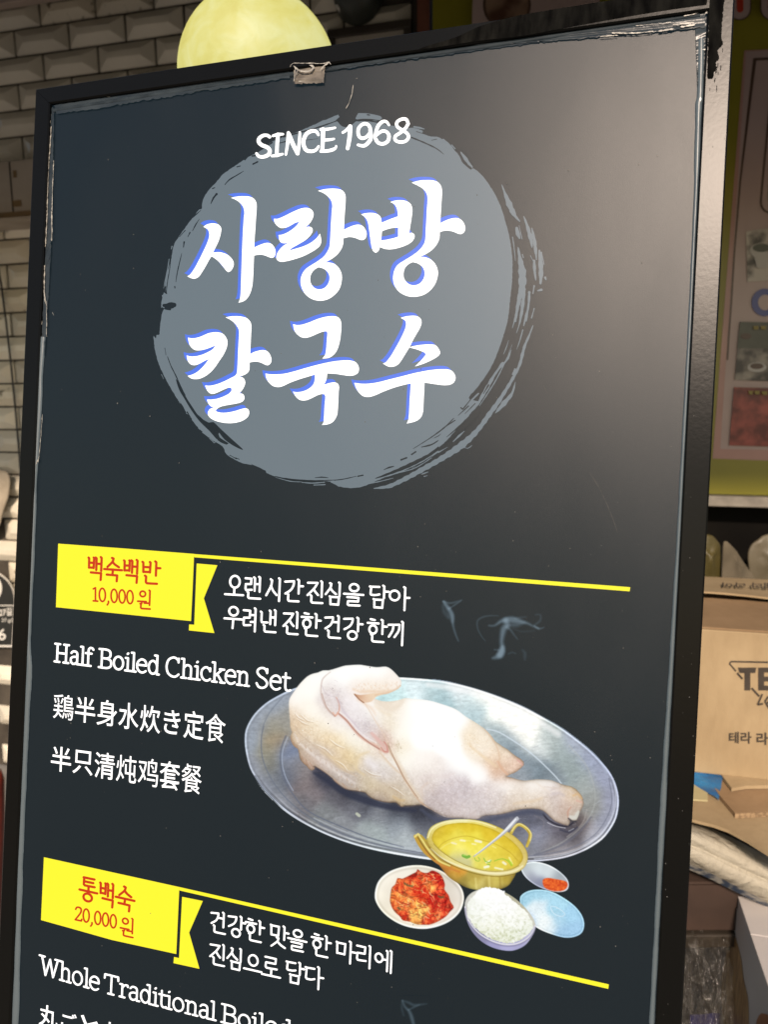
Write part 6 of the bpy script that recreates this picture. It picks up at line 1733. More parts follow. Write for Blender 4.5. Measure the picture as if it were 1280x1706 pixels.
chs = [
 (490,1165,255,250,244),(500,1145,255,252,246),(530,1128,255,254,250),(520,1150,255,253,246),(500,1180,254,246,234),(484,1195,240,222,200),(490,1210,236,212,182),(510,1215,246,228,198),(530,1215,252,242,224),
 (520,1190,255,250,240),(545,1190,252,246,236),(560,1210,250,244,236),(580,1230,252,246,232),(560,1240,248,230,196),(540,1235,244,222,186),(520,1230,240,220,190),(500,1230,232,218,200),
 (600,1250,250,240,218),(590,1265,238,218,178),(575,1265,240,216,172),(560,1262,236,216,186),(540,1260,226,210,196),(520,1255,222,210,200),(505,1245,224,212,202),
 (545,1275,222,208,200),(565,1288,218,206,198),(585,1300,212,202,196),(600,1310,214,202,190),(580,1310,206,192,182),(560,1300,208,196,188),(530,1272,220,206,198),(505,1262,214,190,168),(490,1240,216,190,160),(512,1276,214,186,168),
 (610,1275,226,216,210),(625,1285,228,220,216),(640,1295,226,218,216),(610,1262,238,228,216),(640,1275,240,234,226),(660,1305,224,212,198),(640,1320,222,204,176),(620,1315,226,210,178),(605,1303,228,212,180),(660,1325,220,206,186),(680,1335,222,210,192),(665,1338,214,192,160),(650,1330,218,198,168),
 (620,1250,246,236,220),(640,1260,250,244,234),(600,1240,252,248,240),(655,1290,236,226,216),(680,1320,230,220,208),(635,1340,200,188,186),(625,1328,206,190,178),
 (570,1130,255,255,252),(600,1125,255,255,253),(630,1125,255,254,252),(650,1135,252,246,240),(640,1145,246,230,212),(610,1145,248,236,222),(590,1150,248,236,226),(560,1135,255,254,252),(550,1150,240,230,226),(545,1165,228,218,218),(560,1160,236,228,226),(575,1165,246,240,240),(590,1170,250,246,246),(590,1190,248,242,242),(575,1185,240,232,232),
 (600,1205,226,218,220),(610,1215,222,212,216),(620,1220,234,222,218),(630,1230,226,200,190),(640,1245,214,176,160),(590,1200,238,230,230),(620,1200,250,246,240),(615,1185,252,248,242),(560,1178,222,212,214),(550,1180,230,216,212),
 (650,1180,248,238,222),(640,1175,244,230,214),(660,1190,250,242,230),(640,1200,250,244,234),(645,1205,242,228,204),(670,1200,255,252,246),(660,1230,255,252,242),(660,1250,248,236,214),(665,1265,252,248,236),(690,1190,255,255,252),
 (720,1190,255,255,255),(760,1205,255,255,254),(700,1230,255,255,253),(750,1240,255,255,255),(800,1250,255,254,251),(680,1270,254,250,242),(700,1275,252,246,240),(690,1290,244,236,228),(700,1300,236,226,220),(710,1310,228,216,210),
 (760,1280,255,254,252),(800,1290,255,253,251),(840,1305,255,253,250),(730,1290,246,238,232),(745,1300,232,222,222),(760,1310,222,212,214),(740,1330,218,206,208),(770,1330,220,210,212),(760,1350,224,212,210),(790,1350,222,212,210),(800,1330,226,216,216),(820,1320,236,226,222),(830,1340,226,216,212),(720,1335,214,202,200),(735,1355,212,200,198),
 (860,1320,244,234,224),(870,1335,236,222,206),(850,1345,228,212,196),(890,1315,250,244,238),(910,1310,254,250,246),(900,1330,236,222,206),(920,1325,226,214,210),(930,1335,224,212,208),(925,1355,226,214,206),(945,1330,238,222,206),(905,1345,232,216,200),(935,1370,222,206,194),
 (955,1322,240,222,194),(960,1330,230,206,176),(965,1345,226,206,196),(958,1355,222,216,206),(952,1365,214,214,204),(946,1345,226,200,186),(947,1358,196,160,140),
 (785,1225,250,236,214),(795,1240,246,226,196),(810,1235,250,236,216),(805,1255,248,230,206),(825,1255,246,228,206),(820,1270,240,212,184),(840,1265,250,236,218),(850,1280,244,222,202),(840,1290,228,190,166),(862,1275,238,206,188),(830,1282,232,196,170),(800,1225,248,240,228),(815,1245,252,242,226),
]
c = field(X, Y, chs, 11)
dark = np.clip((250 - c.mean(-1)) / 26, 0, 1)[..., None]
wr = np.abs(vnoise(X * .8 + Y * .3, Y * 1.0 - X * .5, 5.5, 71, 3) - .5)
wr2 = np.abs(vnoise(X + 4 * NZ1[w] * 3, Y * .7 + X * .4, 9, 77, 3) - .5)
skin = (np.clip(.12 - wr, 0, .12) * 190 + np.clip(.08 - wr2, 0, .08) * 260)
c -= 0.30 * skin[..., None] * dark * np.array([.75, .95, 1.1])
mg = c.mean(-1, keepdims=True); c = mg + (c - mg) * 0.80
c += ((NZ2[w] - 0.5) * 13)[..., None] * dark + ((FINE[w] - 0.5) * 12)[..., None] * dark
sp = vnoise(X, Y, 2.6, 83, 1)
c += (np.clip(sp - .72, 0, 1) * 34)[..., None] * dark
edge = np.exp(-(np.clip(d, 0, 99) / 2.6)) * np.clip((Y - 1190) / 60, 0.15, 1)
c = c * (1 - 0.27 * edge)[..., None] * (1 - np.array([0, 0.03, 0.07]) * edge[..., None])
cv.paint(w, a, np.clip(255 - (255 - c) * 1.30 + 4, 0, 255), 2)
cm = np.zeros(cv.X.shape); cm[w] = a
A_ = lambda *p: [(x / 3.879 + 390, y / 3.879 + 1090) for x, y in p]
B_ = lambda *p: [(x / 3.657 + 700, y / 3.657 + 1110) for x, y in p]
# under the wing joint
wq, aq, dq = cv.polymask(smooth_poly(A_((763,262),(800,270),(850,265),(905,258),(960,262),(905,285),(880,312),(850,320),(825,318),(795,295)), True, 3), 2.0)
cv.paint(wq, aq * .9, np.clip(field(cv.X[wq], cv.Y[wq], [(590,1159,196,146,110),(600,1166,214,168,134),(612,1163,236,208,176),(607,1170,232,198,170),(625,1158,240,214,184)], 6), 0, 255))
cv.stroke(A_((905,272),(960,262),(1030,240),(1066,210)), [3, 4, 4, 2], (226,190,158), .7, 3, clip=cm)
cv.stroke(A_((760,232),(810,250),(870,246),(930,250),(1000,240)), [3,5,5,4,2], (236,206,176), .6, 4, clip=cm)
for k in range(70):
    t = rr.random(); x = 585 + 80 * t; y = 1143 + rr.uniform(-3, 8) - 4 * t
    cv.stroke([(x, y), (x + rr.uniform(-1.5, 1.5), y + rr.uniform(1, 3))], rr.uniform(.6, 1.4), (226, 186, 150) if rr.random() < .5 else (255, 250, 240), .45, 1.2, sm=False, clip=cm)
# wing outline and tip
cv.stroke(A_((612,120),(575,150),(556,180),(550,260),(572,330),(610,385),(642,408)), [1,2,2.2,2,2.4,2.6,2], (206,184,176), .75, 1.8, clip=cm)
cv.stroke(A_((556,210),(585,265),(640,285),(690,330)), 1.4, (196,182,188), .5, 2, clip=cm)
cv.stroke(A_((650,285),(668,330),(668,372),(650,400),(638,408)), [1.5,2,2.4,2], (214,160,140), .8, 1.6, clip=cm)
cv.stroke(A_((628,385),(645,405),(660,385)), 2.6, (232,176,150), .7, 2, clip=cm)
cv.stroke(A_((600,250),(630,300),(640,350)), 5, (240,232,232), .5, 4, clip=cm)
cv.stroke(A_((660,390),(715,435),(760,490),(800,535),(850,572),(905,600),(940,628),(975,648)), [3,4,4,4,4,4,4,2], (222,176,158), .85, 3, clip=cm)
cv.stroke(A_((690,370),(760,450),(820,520),(880,560)), 5, (228,216,220), .55, 5, clip=cm)
cv.stroke(A_((660,300),(700,380),(760,450),(800,500)), 3, (206,192,200), .45, 3, clip=cm)
cv.stroke(A_((880,520),(920,560),(955,600),(985,640)), [5,6,5,3], (226,184,176), .8, 3, clip=cm)
cv.stroke(A_((960,575),(978,600),(984,640),(962,638),(940,610)), [2,2.4,3,2.4,1.5], (206,140,128), .85, 1.6, clip=cm)
cv.stroke(A_((835,325),(870,380),(905,440),(945,500),(975,560),(985,590)), 1.6, (230,206,184), .7, 2, clip=cm)
cv.stroke(A_((790,300),(840,330),(880,360),(905,400)), [4,5,5,2], (236,206,180), .5, 5, clip=cm)
for k in range(60):
    x, y = A_((rr.gauss(825, 50), rr.gauss(470, 40)))[0]
    cv.stroke([(x, y), (x + rr.uniform(-2, 2), y + rr.uniform(-1, 2))], rr.uniform(.5, 1.2), (186, 172, 182) if rr.random() < .6 else (250, 246, 244), .4, 1.1, sm=False, clip=cm)
for k in range(50):
    x, y = A_((rr.gauss(630, 35), rr.gauss(240, 30)))[0]
    cv.stroke([(x, y), (x + rr.uniform(-1, 3), y + rr.uniform(-1, 2))], rr.uniform(.5, 1.1), (190, 176, 186) if rr.random() < .6 else (252, 248, 246), .4, 1.1, sm=False, clip=cm)
# shadow on the breast behind the wing
cv.stroke(A_((905,320),(960,340),(1010,360),(1055,340),(1085,305)), [3,9,12,8,3], (236,222,204), .75, 6, clip=cm)
cv.stroke(A_((905,345),(960,385),(1000,400)), 4, (240,224,200), .6, 5, clip=cm)
# crease between breast and leg
cv.stroke(A_((985,585),(1000,640),(1030,690),(1060,745),(1090,810),(1130,870),(1170,935),(1225,990),(1290,1035)), [1.5,2.5,3,3.2,3.4,3,3,3,2], (196,164,136), .85, 2.2, clip=cm)
cv.stroke(A_((1000,620),(1040,690),(1080,760),(1110,830),(1160,905),(1210,960)), [2,6,7,8,8,5], (232,212,188), .6, 5, clip=cm)
cv.stroke(A_((930,640),(990,710),(1040,760),(1075,785)), [2,3,3,2], (222,196,168), .7, 2.5, clip=cm)
# breast muscle
cv.stroke(A_((860,640),(800,665),(778,705),(785,755),(830,790)), [2,4,5,4,3], (228,206,166), .75, 5, clip=cm)
cv.stroke(A_((860,650),(930,670),(990,720),(1040,770)), [3,3,3,2], (232,218,200), .5, 4, clip=cm)
cv.stroke(A_((860,700),(900,740)), [14, 12], (240,234,234), .7, 9, clip=cm)
cv.stroke(A_((830,800),(900,840),(980,890),(1050,950)), [3,5,5,3], (212,196,172), .6, 5, clip=cm)
cv.stroke(A_((1020,930),(1060,955),(1090,955)), [3,5,3], (212,180,130), .6, 4, clip=cm)
cv.stroke(A_((560,640),(640,690),(700,740),(760,760)), [5,8,10,6], (232,206,158), .55, 8, clip=cm)
cv.stroke(A_((380,470),(420,530),(480,580),(560,640),(620,700),(700,760),(790,800)), [2,3,3,3,3,3,2], (204,182,158), .65, 2.4, clip=cm)
cv.stroke(A_((375,520),(420,590),(500,660),(590,720),(680,790),(770,845)), [2,4,6,6,5,3], (232,222,216), .6, 4, clip=cm)
cv.stroke(A_((400,600),(440,660),(500,715),(580,770),(650,830),(720,870),(800,890)), [2,3,3,3,3,3,2], (190,170,152), .7, 2, clip=cm)
for t in range(26):
    x, y = A_((395 + t * 17, 560 + t * 13.5 + rr.uniform(-8, 8)))[0]
    cv.stroke([(x, y), (x + rr.uniform(-1, 2), y + rr.uniform(2, 6))], rr.uniform(.7, 1.6), (188, 158, 132) if t % 2 else (246, 236, 222), .6, 1.3, sm=False, clip=cm)
for x, y, x2, y2 in ((352,545,372,600),(372,575,392,615),(395,600,405,640),(425,670,450,735),(450,690,470,745),(478,710,500,750),(640,820,665,850),(690,845,715,880)):
    cv.stroke(A_((x, y), (x2, y2)), 1.8, (176,140,116), .6, 1.6, sm=False, clip=cm)
for k in range(160):
    x, y = A_((rr.gauss(440, 45), rr.gauss(500, 50)))[0]
    cv.stroke([(x, y), (x + rr.uniform(-1.5, 1.5), y + rr.uniform(-1, 1.5))], rr.uniform(.6, 1.5), (222, 192, 156) if rr.random() < .6 else (255, 250, 238), .38, 1.2, sm=False, clip=cm)
for k in range(40):
    x, y = A_((rr.gauss(1050, 12), rr.gauss(600, 22)))[0]
    cv.stroke([(x, y), (x + rr.uniform(-1, 1.5), y + 1)], rr.uniform(.5, 1.1), (190, 172, 140), .4, 1.1, sm=False, clip=cm)
# crisp dark contact line and wet edge along the underside
cv.stroke(A_((500,735),(540,750),(590,785),(640,832),(700,876),(760,893),(830,903),(870,938),(960,966),(1030,968),(1070,997),(1200,988)), 1.5, (104,86,80), .65, 1.1)
cv.stroke(B_((0,852),(60,892),(140,932),(250,940),(340,947),(410,922),(520,910),(640,884),(720,884),(765,905),(820,955),(905,985)), 1.3, (116,102,104), .5, 1.1)
cv.stroke(A_((668,392),(720,440),(770,500),(825,550),(880,592),(930,622)), 2.2, (176,128,114), .75, 1.6, clip=cm)
cv.stroke(A_((672,380),(730,430),(790,498),(850,548),(910,580)), 1.6, (246,240,238), .7, 1.4, clip=cm)
cv.stroke(A_((556,262),(585,345),(622,390),(640,408)), 1.6, (184,146,130), .6, 1.3, clip=cm)
cv.stroke(A_((770,268),(800,300),(828,320)), 2.0, (150,100,72), .8, 1.5, clip=cm)
cv.stroke(A_((990,600),(1030,690),(1075,780),(1120,855),(1180,940)), 1.3, (160,122,98), .7, 1.1, clip=cm)
for pts in (((395,430),(430,455),(470,470)), ((420,405),(460,440),(500,450)), ((380,395),(400,420),(440,440)), ((520,600),(580,630),(620,670)), ((640,700),(690,730),(720,770)), ((600,560),(650,600),(700,620)), ((1000,870),(1050,900),(1090,930)), ((830,760),(880,790),(940,800))):
    cv.stroke(A_(*pts), [0.6, 1.8, 0.6], (196, 170, 142), .55, 1.3, clip=cm)
    cv.stroke(A_(*[(x + 4, y - 7) for x, y in pts]), [0.6, 1.6, 0.6], (255, 252, 246), .6, 1.3, clip=cm)
# far leg
cv.stroke(B_((375,375),(420,430),(460,490),(480,560),(475,620),(470,640)), [1,2,2,2,3,2], (222,190,160), .7, 2.6, clip=cm)
cv.stroke(B_((470,590),(500,640),(530,670)), [3,4,3], (224,180,150), .8, 3, clip=cm)
cv.stroke(B_((290,480),(330,520),(400,575),(460,620)), [2,4,5,3], (238,214,180), .7, 4, clip=cm)
for k in range(70):
    x, y = B_((rr.gauss(340, 50), rr.gauss(480, 38)))[0]
    cv.stroke([(x, y), (x + rr.uniform(-1.5, 1.5), y + rr.uniform(0, 2))], rr.uniform(.5, 1.2), (222, 190, 150) if rr.random() < .6 else (255, 250, 240), .4, 1.2, sm=False, clip=cm)
cv.stroke(B_((590,580),(615,600),(620,612)), 2.4, (218,168,158), .8, 1.8, clip=cm)
cv.stroke(B_((560,640),(600,625)), 1.5, (230,200,180), .7, 1.4, clip=cm)
# drumstick
cv.stroke(B_((640,705),(700,720),(760,760),(800,790)), [1,2,3,2], (236,220,204), .5, 3, clip=cm)
cv.stroke(B_((760,745),(830,755),(900,765),(940,790)), [1.5,2,2,2], (222,204,192), .6, 2.6, clip=cm)
cv.stroke(B_((800,790),(850,785),(875,800)), 4, (206,194,196), .5, 4, clip=cm)
cv.stroke(B_((935,800),(960,790),(985,815)), 3, (220,180,130), .7, 3, clip=cm)
cv.stroke(B_((955,830),(985,840)), 3, (222,176,160), .7, 2.4, clip=cm)
cv.stroke(B_((920,870),(900,900),(905,940)), [2,3,3], (198,152,132), .75, 2, clip=cm)
cv.stroke(B_((915,930),(945,935),(965,900)), [6,8,5], (226,228,220), .7, 3, clip=cm)
cv.stroke(B_((905,940),(925,955),(950,958)), 2.6, (50,52,64), .7, 1.8)
cv.stroke(B_((570,850),(640,840),(700,830),(740,815)), [3,5,5,3], (226,202,172), .6, 5, clip=cm)
cv.stroke(B_((330,900),(300,920),(360,935)), [4,5,3], (206,190,186), .6, 4, clip=cm)
cv.stroke(B_((0,690),(60,680),(140,680),(200,665)), [3,5,5,3], (226,212,208), .5, 6, clip=cm)
cv.stroke(B_((10,800),(0,760),(40,720)), 3, (222,200,184), .5, 4, clip=cm)
for k in range(240):
    x, y = B_((rr.gauss(230, 150), rr.gauss(800, 70)))[0]
    cv.stroke([(x, y), (x + rr.uniform(-2, 2), y + rr.uniform(-1, 1.5))], rr.uniform(.6, 1.6), (202, 190, 198) if rr.random() < .5 else (246, 240, 236), .30, 1.4, sm=False, clip=cm * (cv.Y > 1295))
cv.stroke(B_((20,862),(90,910),(180,938),(270,940)), [1,2,2,1], (240,236,236), .7, 1.4, clip=cm)

# pepper dish
Q4 = lambda *p: [(x / 5.333 + 760, y / 5.333 + 1350) for x, y in p]
def shape(pts, step=3): return smooth_poly(pts, True, step)
w, a, d = cv.polymask(shape(Q4((575,545),(600,500),(650,480),(730,480),(830,510),(920,565),(985,630),(1002,685),(985,730),(930,748),(850,742),(760,715),(680,672),(610,612))), 1.2)
c = field(cv.X[w], cv.Y[w], [(872,1447,176,186,192),(885,1443,206,216,218),(895,1455,222,232,236),(910,1452,204,214,218),(925,1462,150,160,168),(940,1472,170,178,186),(885,1465,150,154,172),(900,1475,140,144,166),(875,1460,196,204,208),(918,1458,236,244,246),(935,1482,190,196,204)], 7)
c += (np.exp(-((d - 1.0) / 1.0) ** 2) * 50)[..., None]
cv.paint(w, a, np.clip(c, 0, 255), 5)
w, a, d = cv.polymask(shape(Q4((768,640),(810,622),(880,632),(960,648),(988,665),(990,700),(960,732),(900,742),(830,732),(778,700))), 1.6)
c = np.array([226, 92, 34.]) + (vnoise(cv.X[w], cv.Y[w], 3, 21, 3) - .5)[..., None] * np.array([70, 90, 40.])
cv.paint(w, a, np.clip(c, 0, 255))
# blue dish of salt
w, a, d = cv.polymask(shape(Q4((563,810),(590,765),(660,733),(760,727),(860,750),(970,810),(1060,880),(1120,960),(1140,1040),(1120,1110),(1060,1147),(970,1157),(860,1130),(740,1082),(640,1010),(585,920))), 1.2)
c = field(cv.X[w], cv.Y[w], [(875,1500,166,212,232),(900,1495,170,216,236),(930,1505,176,222,242),(955,1530,168,214,240),(960,1550,164,206,236),(930,1540,172,214,236),(900,1530,238,248,250),(910,1540,244,250,250),(890,1520,232,244,248),(920,1548,226,240,246),(935,1555,160,200,230),(900,1515,222,238,246),(880,1535,190,214,240),(920,1520,170,216,236)], 7)
c += ((FINE[w] - .5) * 26)[..., None] + (np.exp(-((d - 1.0) / 1.0) ** 2) * 26)[..., None]
c -= (np.exp(-((d - 3.4) / 1.4) ** 2) * 16)[..., None]
cv.paint(w, a, np.clip(c, 0, 255), 6)
cv.stroke(Q4((840,880),(850,920),(890,955),(945,968),(968,950),(940,915),(880,880),(845,876)), 1.2, (224,240,250), .8, 1.2)
for k in range(70):
    x, y = Q4((rr.gauss(800, 70), rr.gauss(980, 50)))[0]
    cv.stroke([(x, y), (x + .6, y + .4)], rr.uniform(.6, 1.2), (186, 200, 206) if rr.random() < .35 else (255, 255, 255), .5, 1, sm=False)
# kimchi bowl
Q3 = lambda *p: [(x / 4.414 + 610, y / 4.414 + 1350) for x, y in p]
w, a, d = cv.polymask(shape(Q3((53,640),(80,540),(160,468),(280,428),(400,421),(520,450),(620,510),(690,580),(714,660),(692,750),(630,820),(540,867),(430,891),(320,882),(220,847),(130,785),(72,712))), 1.3)
c = field(cv.X[w], cv.Y[w], [(625,1500,242,236,220),(640,1470,236,230,216),(670,1455,230,224,210),(700,1450,222,216,200),(730,1460,214,204,186),(750,1475,208,200,186),(765,1495,222,216,206),(765,1515,236,230,218),(745,1535,240,236,226),(715,1545,244,238,226),(680,1545,240,232,216),(645,1530,232,224,204),(635,1510,222,214,196),(650,1485,224,216,200),(755,1505,206,194,180),(740,1525,216,200,184)], 9)
c += (np.exp(-((d - 1.4) / 1.3) ** 2) * 26)[..., None] - (np.exp(-((d - 5.0) / 2.0) ** 2) * 18)[..., None]
cv.paint(w, a, np.clip(c * 1.05 + 4, 0, 255), 3)
kp = shape(Q3((370,450),(400,470),(440,478),(478,460),(520,475),(552,505),(572,560),(570,600),(598,640),(615,690),(638,732),(610,765),(580,800),(520,838),(470,858),(430,862),(360,858),(310,838),(262,828),(235,795),(205,770),(182,735),(166,690),(168,650),(178,590),(205,560),(222,515),(255,520),(300,500),(330,485),(360,470)))
w, a, d = cv.polymask(kp, 1.6)
X, Y = cv.X[w], cv.Y[w]
ks = [(690,1460,206,66,34),(680,1480,226,110,54),(660,1480,216,84,40),(655,1500,230,130,60),(665,1515,226,116,56),(700,1475,224,92,44),(715,1480,232,140,70),(725,1465,196,40,24),(735,1490,208,56,30),(690,1510,232,140,66),(700,1500,220,90,42),(702,1520,238,184,96),(690,1530,236,172,88),(720,1505,190,44,26),(735,1510,176,36,24),(745,1520,206,62,36),(715,1535,212,74,38),(670,1530,204,64,32),(650,1515,208,80,40),(725,1530,214,84,46),(700,1490,206,52,26)]
c = field(X, Y, ks, 6)
n_a = vnoise(X + 6 * vnoise(X, Y, 14, 41), Y * 0.7 + 5 * vnoise(X, Y, 10, 45), 4.2, 31, 3)
c += (n_a - .5)[..., None] * np.array([110, 150, 90.])
rdg = np.abs(vnoise(X * .6 + Y * .5, Y * .8 - X * .2, 6, 51, 2) - .5)
c *= (0.72 + np.clip(rdg * 5, 0, .4))[..., None]
c *= (1 - 0.28 * np.exp(-np.clip(d, 0, 50) / 2.2))[..., None]
cv.paint(w, a, np.clip(c, 0, 255))
km = np.zeros(cv.X.shape); km[w] = a
for k in range(210):
    x = rr.uniform(648, 752); y = rr.uniform(1455, 1543); an = rr.gauss(0.5, 0.9); l_ = rr.uniform(3, 9)
    col = rr.choice([(236,150,70),(242,196,120),(188,34,18),(160,26,16),(226,96,44),(246,214,160),(206,50,26)])
    cv.stroke([(x, y), (x + l_ * .5 * math.cos(an) + rr.uniform(-1, 1), y + l_ * .5 * math.sin(an)), (x + l_ * math.cos(an), y + l_ * math.sin(an))], rr.uniform(.8, 1.9), col, .62, 1.2, clip=km)
for p in (((275,555),(300,570),(330,575)), ((525,650),(545,660),(560,655)), ((225,735),(240,745))):
    cv.stroke(Q3(*p), 3.4, (96,86,50), .75, 2, clip=km)
# gold pot: handles, body, rim, soup
def sh(P_, col, oid, soft=1.2): 
    w, a, d = cv.polymask(P_, soft); cv.paint(w, a, col, oid); return w, a, d
cv.stroke(Q3((1065,180),(1085,145),(1110,122),(1140,124),(1178,150),(1205,190),(1200,230),(1180,280)), [5,5,5.2,5.2,5.4,5.4,5,4.4], (206,180,72), 1, 1.3, 4)
cv.stroke(Q3((1070,168),(1092,134),(1120,114),(1150,124),(1190,154),(1212,190),(1204,240)), 1.6, (244,232,160), .9, 1.3)
cv.stroke(Q3((1182,160),(1196,196),(1178,262)), 1.4, (150,118,40), .6, 1.3)
body = shape(Q3((535,400),(560,460),(610,515),(680,560),(750,592),(850,608),(950,604),(1030,580),(1070,535),(1095,470),(1000,440),(700,400)))
w, a, d = cv.polymask(body, 1.3)
c = field(cv.X[w], cv.Y[w], [(740,1450,196,132,54),(755,1465,188,150,60),(770,1475,172,150,66),(785,1480,206,190,96),(800,1480,222,206,120),(815,1480,200,178,84),(830,1478,218,200,100),(845,1470,190,166,66),(852,1462,164,140,56),(810,1484,150,132,60),(770,1483,130,112,56),(760,1455,222,160,60),(790,1468,184,160,70),(835,1485,150,130,58)], 6)
c += ((NZ2[w] - .5) * 20)[..., None]
c *= (1 - .28 * np.exp(-np.clip(d, 0, 50) / 2.5))[..., None]
cv.paint(w, a, np.clip(c, 0, 255), 4)
sh(shape(Q3((366,205),(398,196),(440,240),(480,300),(540,360),(610,404),(606,434),(530,404),(470,362),(420,310),(390,262))), (176,146,62), 4)
cv.stroke(Q3((352,205),(385,262),(430,320),(480,365),(530,402),(600,432)), [5,7,8,7,6,4], (196,156,60), 1, 1.4, 4)
cv.stroke(Q3((350,210),(375,190),(400,225),(440,290),(490,350),(540,395),(610,425)), [3,4,3,3,3,3,2], (238,222,130), .95, 1.4, 4)
cv.stroke(Q3((395,200),(425,236),(445,240)), 3, (186,160,60), 1, 1.4, 4)
cv.stroke(Q3((420,300),(470,360),(530,410),(600,440),(680,470)), [2,3,4,4,3], (206,128,56), .7, 2.4, 4)
w, a, d = cv.polymask(shape(Q3((438,215),(468,140),(560,95),(690,79),(830,91),(960,134),(1080,200),(1160,280),(1188,360),(1165,432),(1100,477),(980,498),(850,487),(720,452),(600,402),(510,332),(455,272))), 1.3)
c = field(cv.X[w], cv.Y[w], [(712,1400,222,206,112),(725,1380,236,224,136),(760,1370,244,238,170),(800,1373,236,222,120),(830,1385,226,204,96),(860,1400,220,196,100),(875,1425,214,192,106),(872,1445,226,208,134),(850,1457,232,218,150),(820,1460,240,228,166),(780,1455,238,226,156),(745,1440,234,220,140),(725,1420,222,204,118),(715,1410,200,176,84)], 10)
c += ((FINE[w] - .5) * 16)[..., None]
c -= (np.exp(-(np.clip(d, 0, 9) / 1.1)) * 46)[..., None]
cv.paint(w, a, np.clip(c, 0, 255), 4)
inner = shape(Q3((476,220),(500,162),(580,121),(700,106),(820,119),(940,161),(1050,226),(1125,300),(1152,365),(1120,420),(1060,450),(950,463),(830,451),(710,411),(610,361),(530,300),(488,252)))
w, a, d = cv.polymask(inner, 1.5)
c = field(cv.X[w], cv.Y[w], [(725,1390,214,186,54),(745,1380,226,198,48),(780,1378,224,196,44),(820,1390,226,196,46),(850,1410,224,196,52),(868,1435,214,186,60),(735,1405,230,206,60),(760,1400,238,222,82),(785,1402,240,224,76),(760,1415,250,240,120),(740,1415,240,222,84),(790,1420,244,232,96),(820,1420,236,216,76),(845,1430,226,202,64),(760,1435,214,206,134),(775,1440,220,214,140),(800,1440,232,220,96),(830,1445,232,214,82),(850,1442,230,206,76)], 8)
c += ((NZ2[w] - .5) * 22)[..., None]
c -= (np.exp(-(np.clip(d, 0, 9) / 1.6)) * 34)[..., None] * np.array([1, 1, .6])
cv.paint(w, a, np.clip(c, 0, 255))
im = np.zeros(cv.X.shape); im[w] = a
cv.stroke(Q3((520,300),(560,255),(640,220),(740,205),(850,235),(960,270),(1060,330),(1110,385)), 1.2, (190,160,40), .7, 1.6, clip=im)
cv.stroke(Q3((540,300),(590,265),(670,240),(760,240)), 1.6, (252,240,140), .7, 2, clip=im)
for (x, y, x2, y2, wd, col) in ((625,255,655,262,3,(250,240,200)),(690,236,720,240,3,(252,246,210)),(800,240,840,248,4,(250,246,226)),(775,262,800,266,2.4,(252,244,190)),(880,400,912,385,2.6,(252,250,232)),(868,436,895,430,4,(252,252,240)),(945,440,1000,452,3,(250,248,214)),(1005,400,1022,412,4,(250,248,226)),(1050,365,1072,410,2.6,(250,244,160)),(925,280,950,292,1.6,(250,240,150))):
    cv.stroke(Q3((x, y), (x2, y2)), wd, col, .85, 1.8, sm=False, clip=im)
cv.stroke(Q3((650,390),(700,380),(750,400),(720,420)), 7, (206,200,150), .6, 6, clip=im)
for pts, wd, col in ((((708,350),(735,362),(752,356)), 5, (104,172,52)), (((712,345),(730,345)), 2, (190,222,110)), (((792,365),(800,385),(822,392),(832,380),(820,362)), 1.2, (140,190,60)),
   (((862,370),(872,392),(905,400),(915,385)), 1.6, (130,190,60)), (((940,390),(970,378),(1010,375),(1045,395),(1065,425)), 1.4, (140,196,50)), (((1040,380),(1062,400),(1072,420)), 1.8, (170,214,40)), (((885,412),(905,418)), 1.6, (120,180,60))):
    cv.stroke(Q3(*pts), wd, col, .85, 1.3, clip=im)
cv.stroke(Q3((446,215),(478,150),(565,103),(690,88),(825,100),(950,142)), 2.0, (252,246,206), .8, 1.6)
cv.stroke(Q3((470,300),(540,362),(620,402),(730,444),(860,474),(980,482),(1090,462),(1150,425)), 2.6, (248,240,196), .85, 2.0)
cv.stroke(Q3((455,285),(520,352),(605,410),(720,460),(850,494),(980,504),(1090,484)), 1.3, (122,98,30), .7, 1.2)
cv.stroke(Q3((490,262),(540,312),(620,368),(720,418),(840,456),(950,468),(1055,455),(1120,424)), 1.2, (150,124,30), .7, 1.1)
cv.stroke(Q3((800,520),(806,590)), 3, (244,232,150), .5, 3, sm=False)
cv.stroke(Q3((900,510),(905,600)), 4, (240,226,140), .5, 3, sm=False)
cv.stroke(Q3((980,510),(985,590)), 3, (150,122,40), .5, 3, sm=False)
cv.stroke(Q3((372,215),(410,275),(455,335),(500,378)), 1.6, (112,84,30), .75, 1.2)
# spoon
cv.stroke(Q3((785,356),(830,325),(900,270),(960,222),(1010,180),(1060,130),(1105,78)), [1.6,2.4,3.2,3.8,5.0,7.2,6.4], (176,178,186), 1, 1.2, 4)
cv.stroke(Q3((795,346),(840,312),(905,260),(965,212),(1015,168),(1062,120),(1100,78)), [.8,1.4,1.8,2.2,3.0,4.6,3.6], (238,240,244), .95, 1.3)
cv.stroke(Q3((1108,70),(1112,78)), 4.4, (190,192,200), 1, 1.2, 4)
cv.stroke(Q3((1040,165),(1075,125),(1100,92)), 1.4, (150,152,164), .6, 1.3)
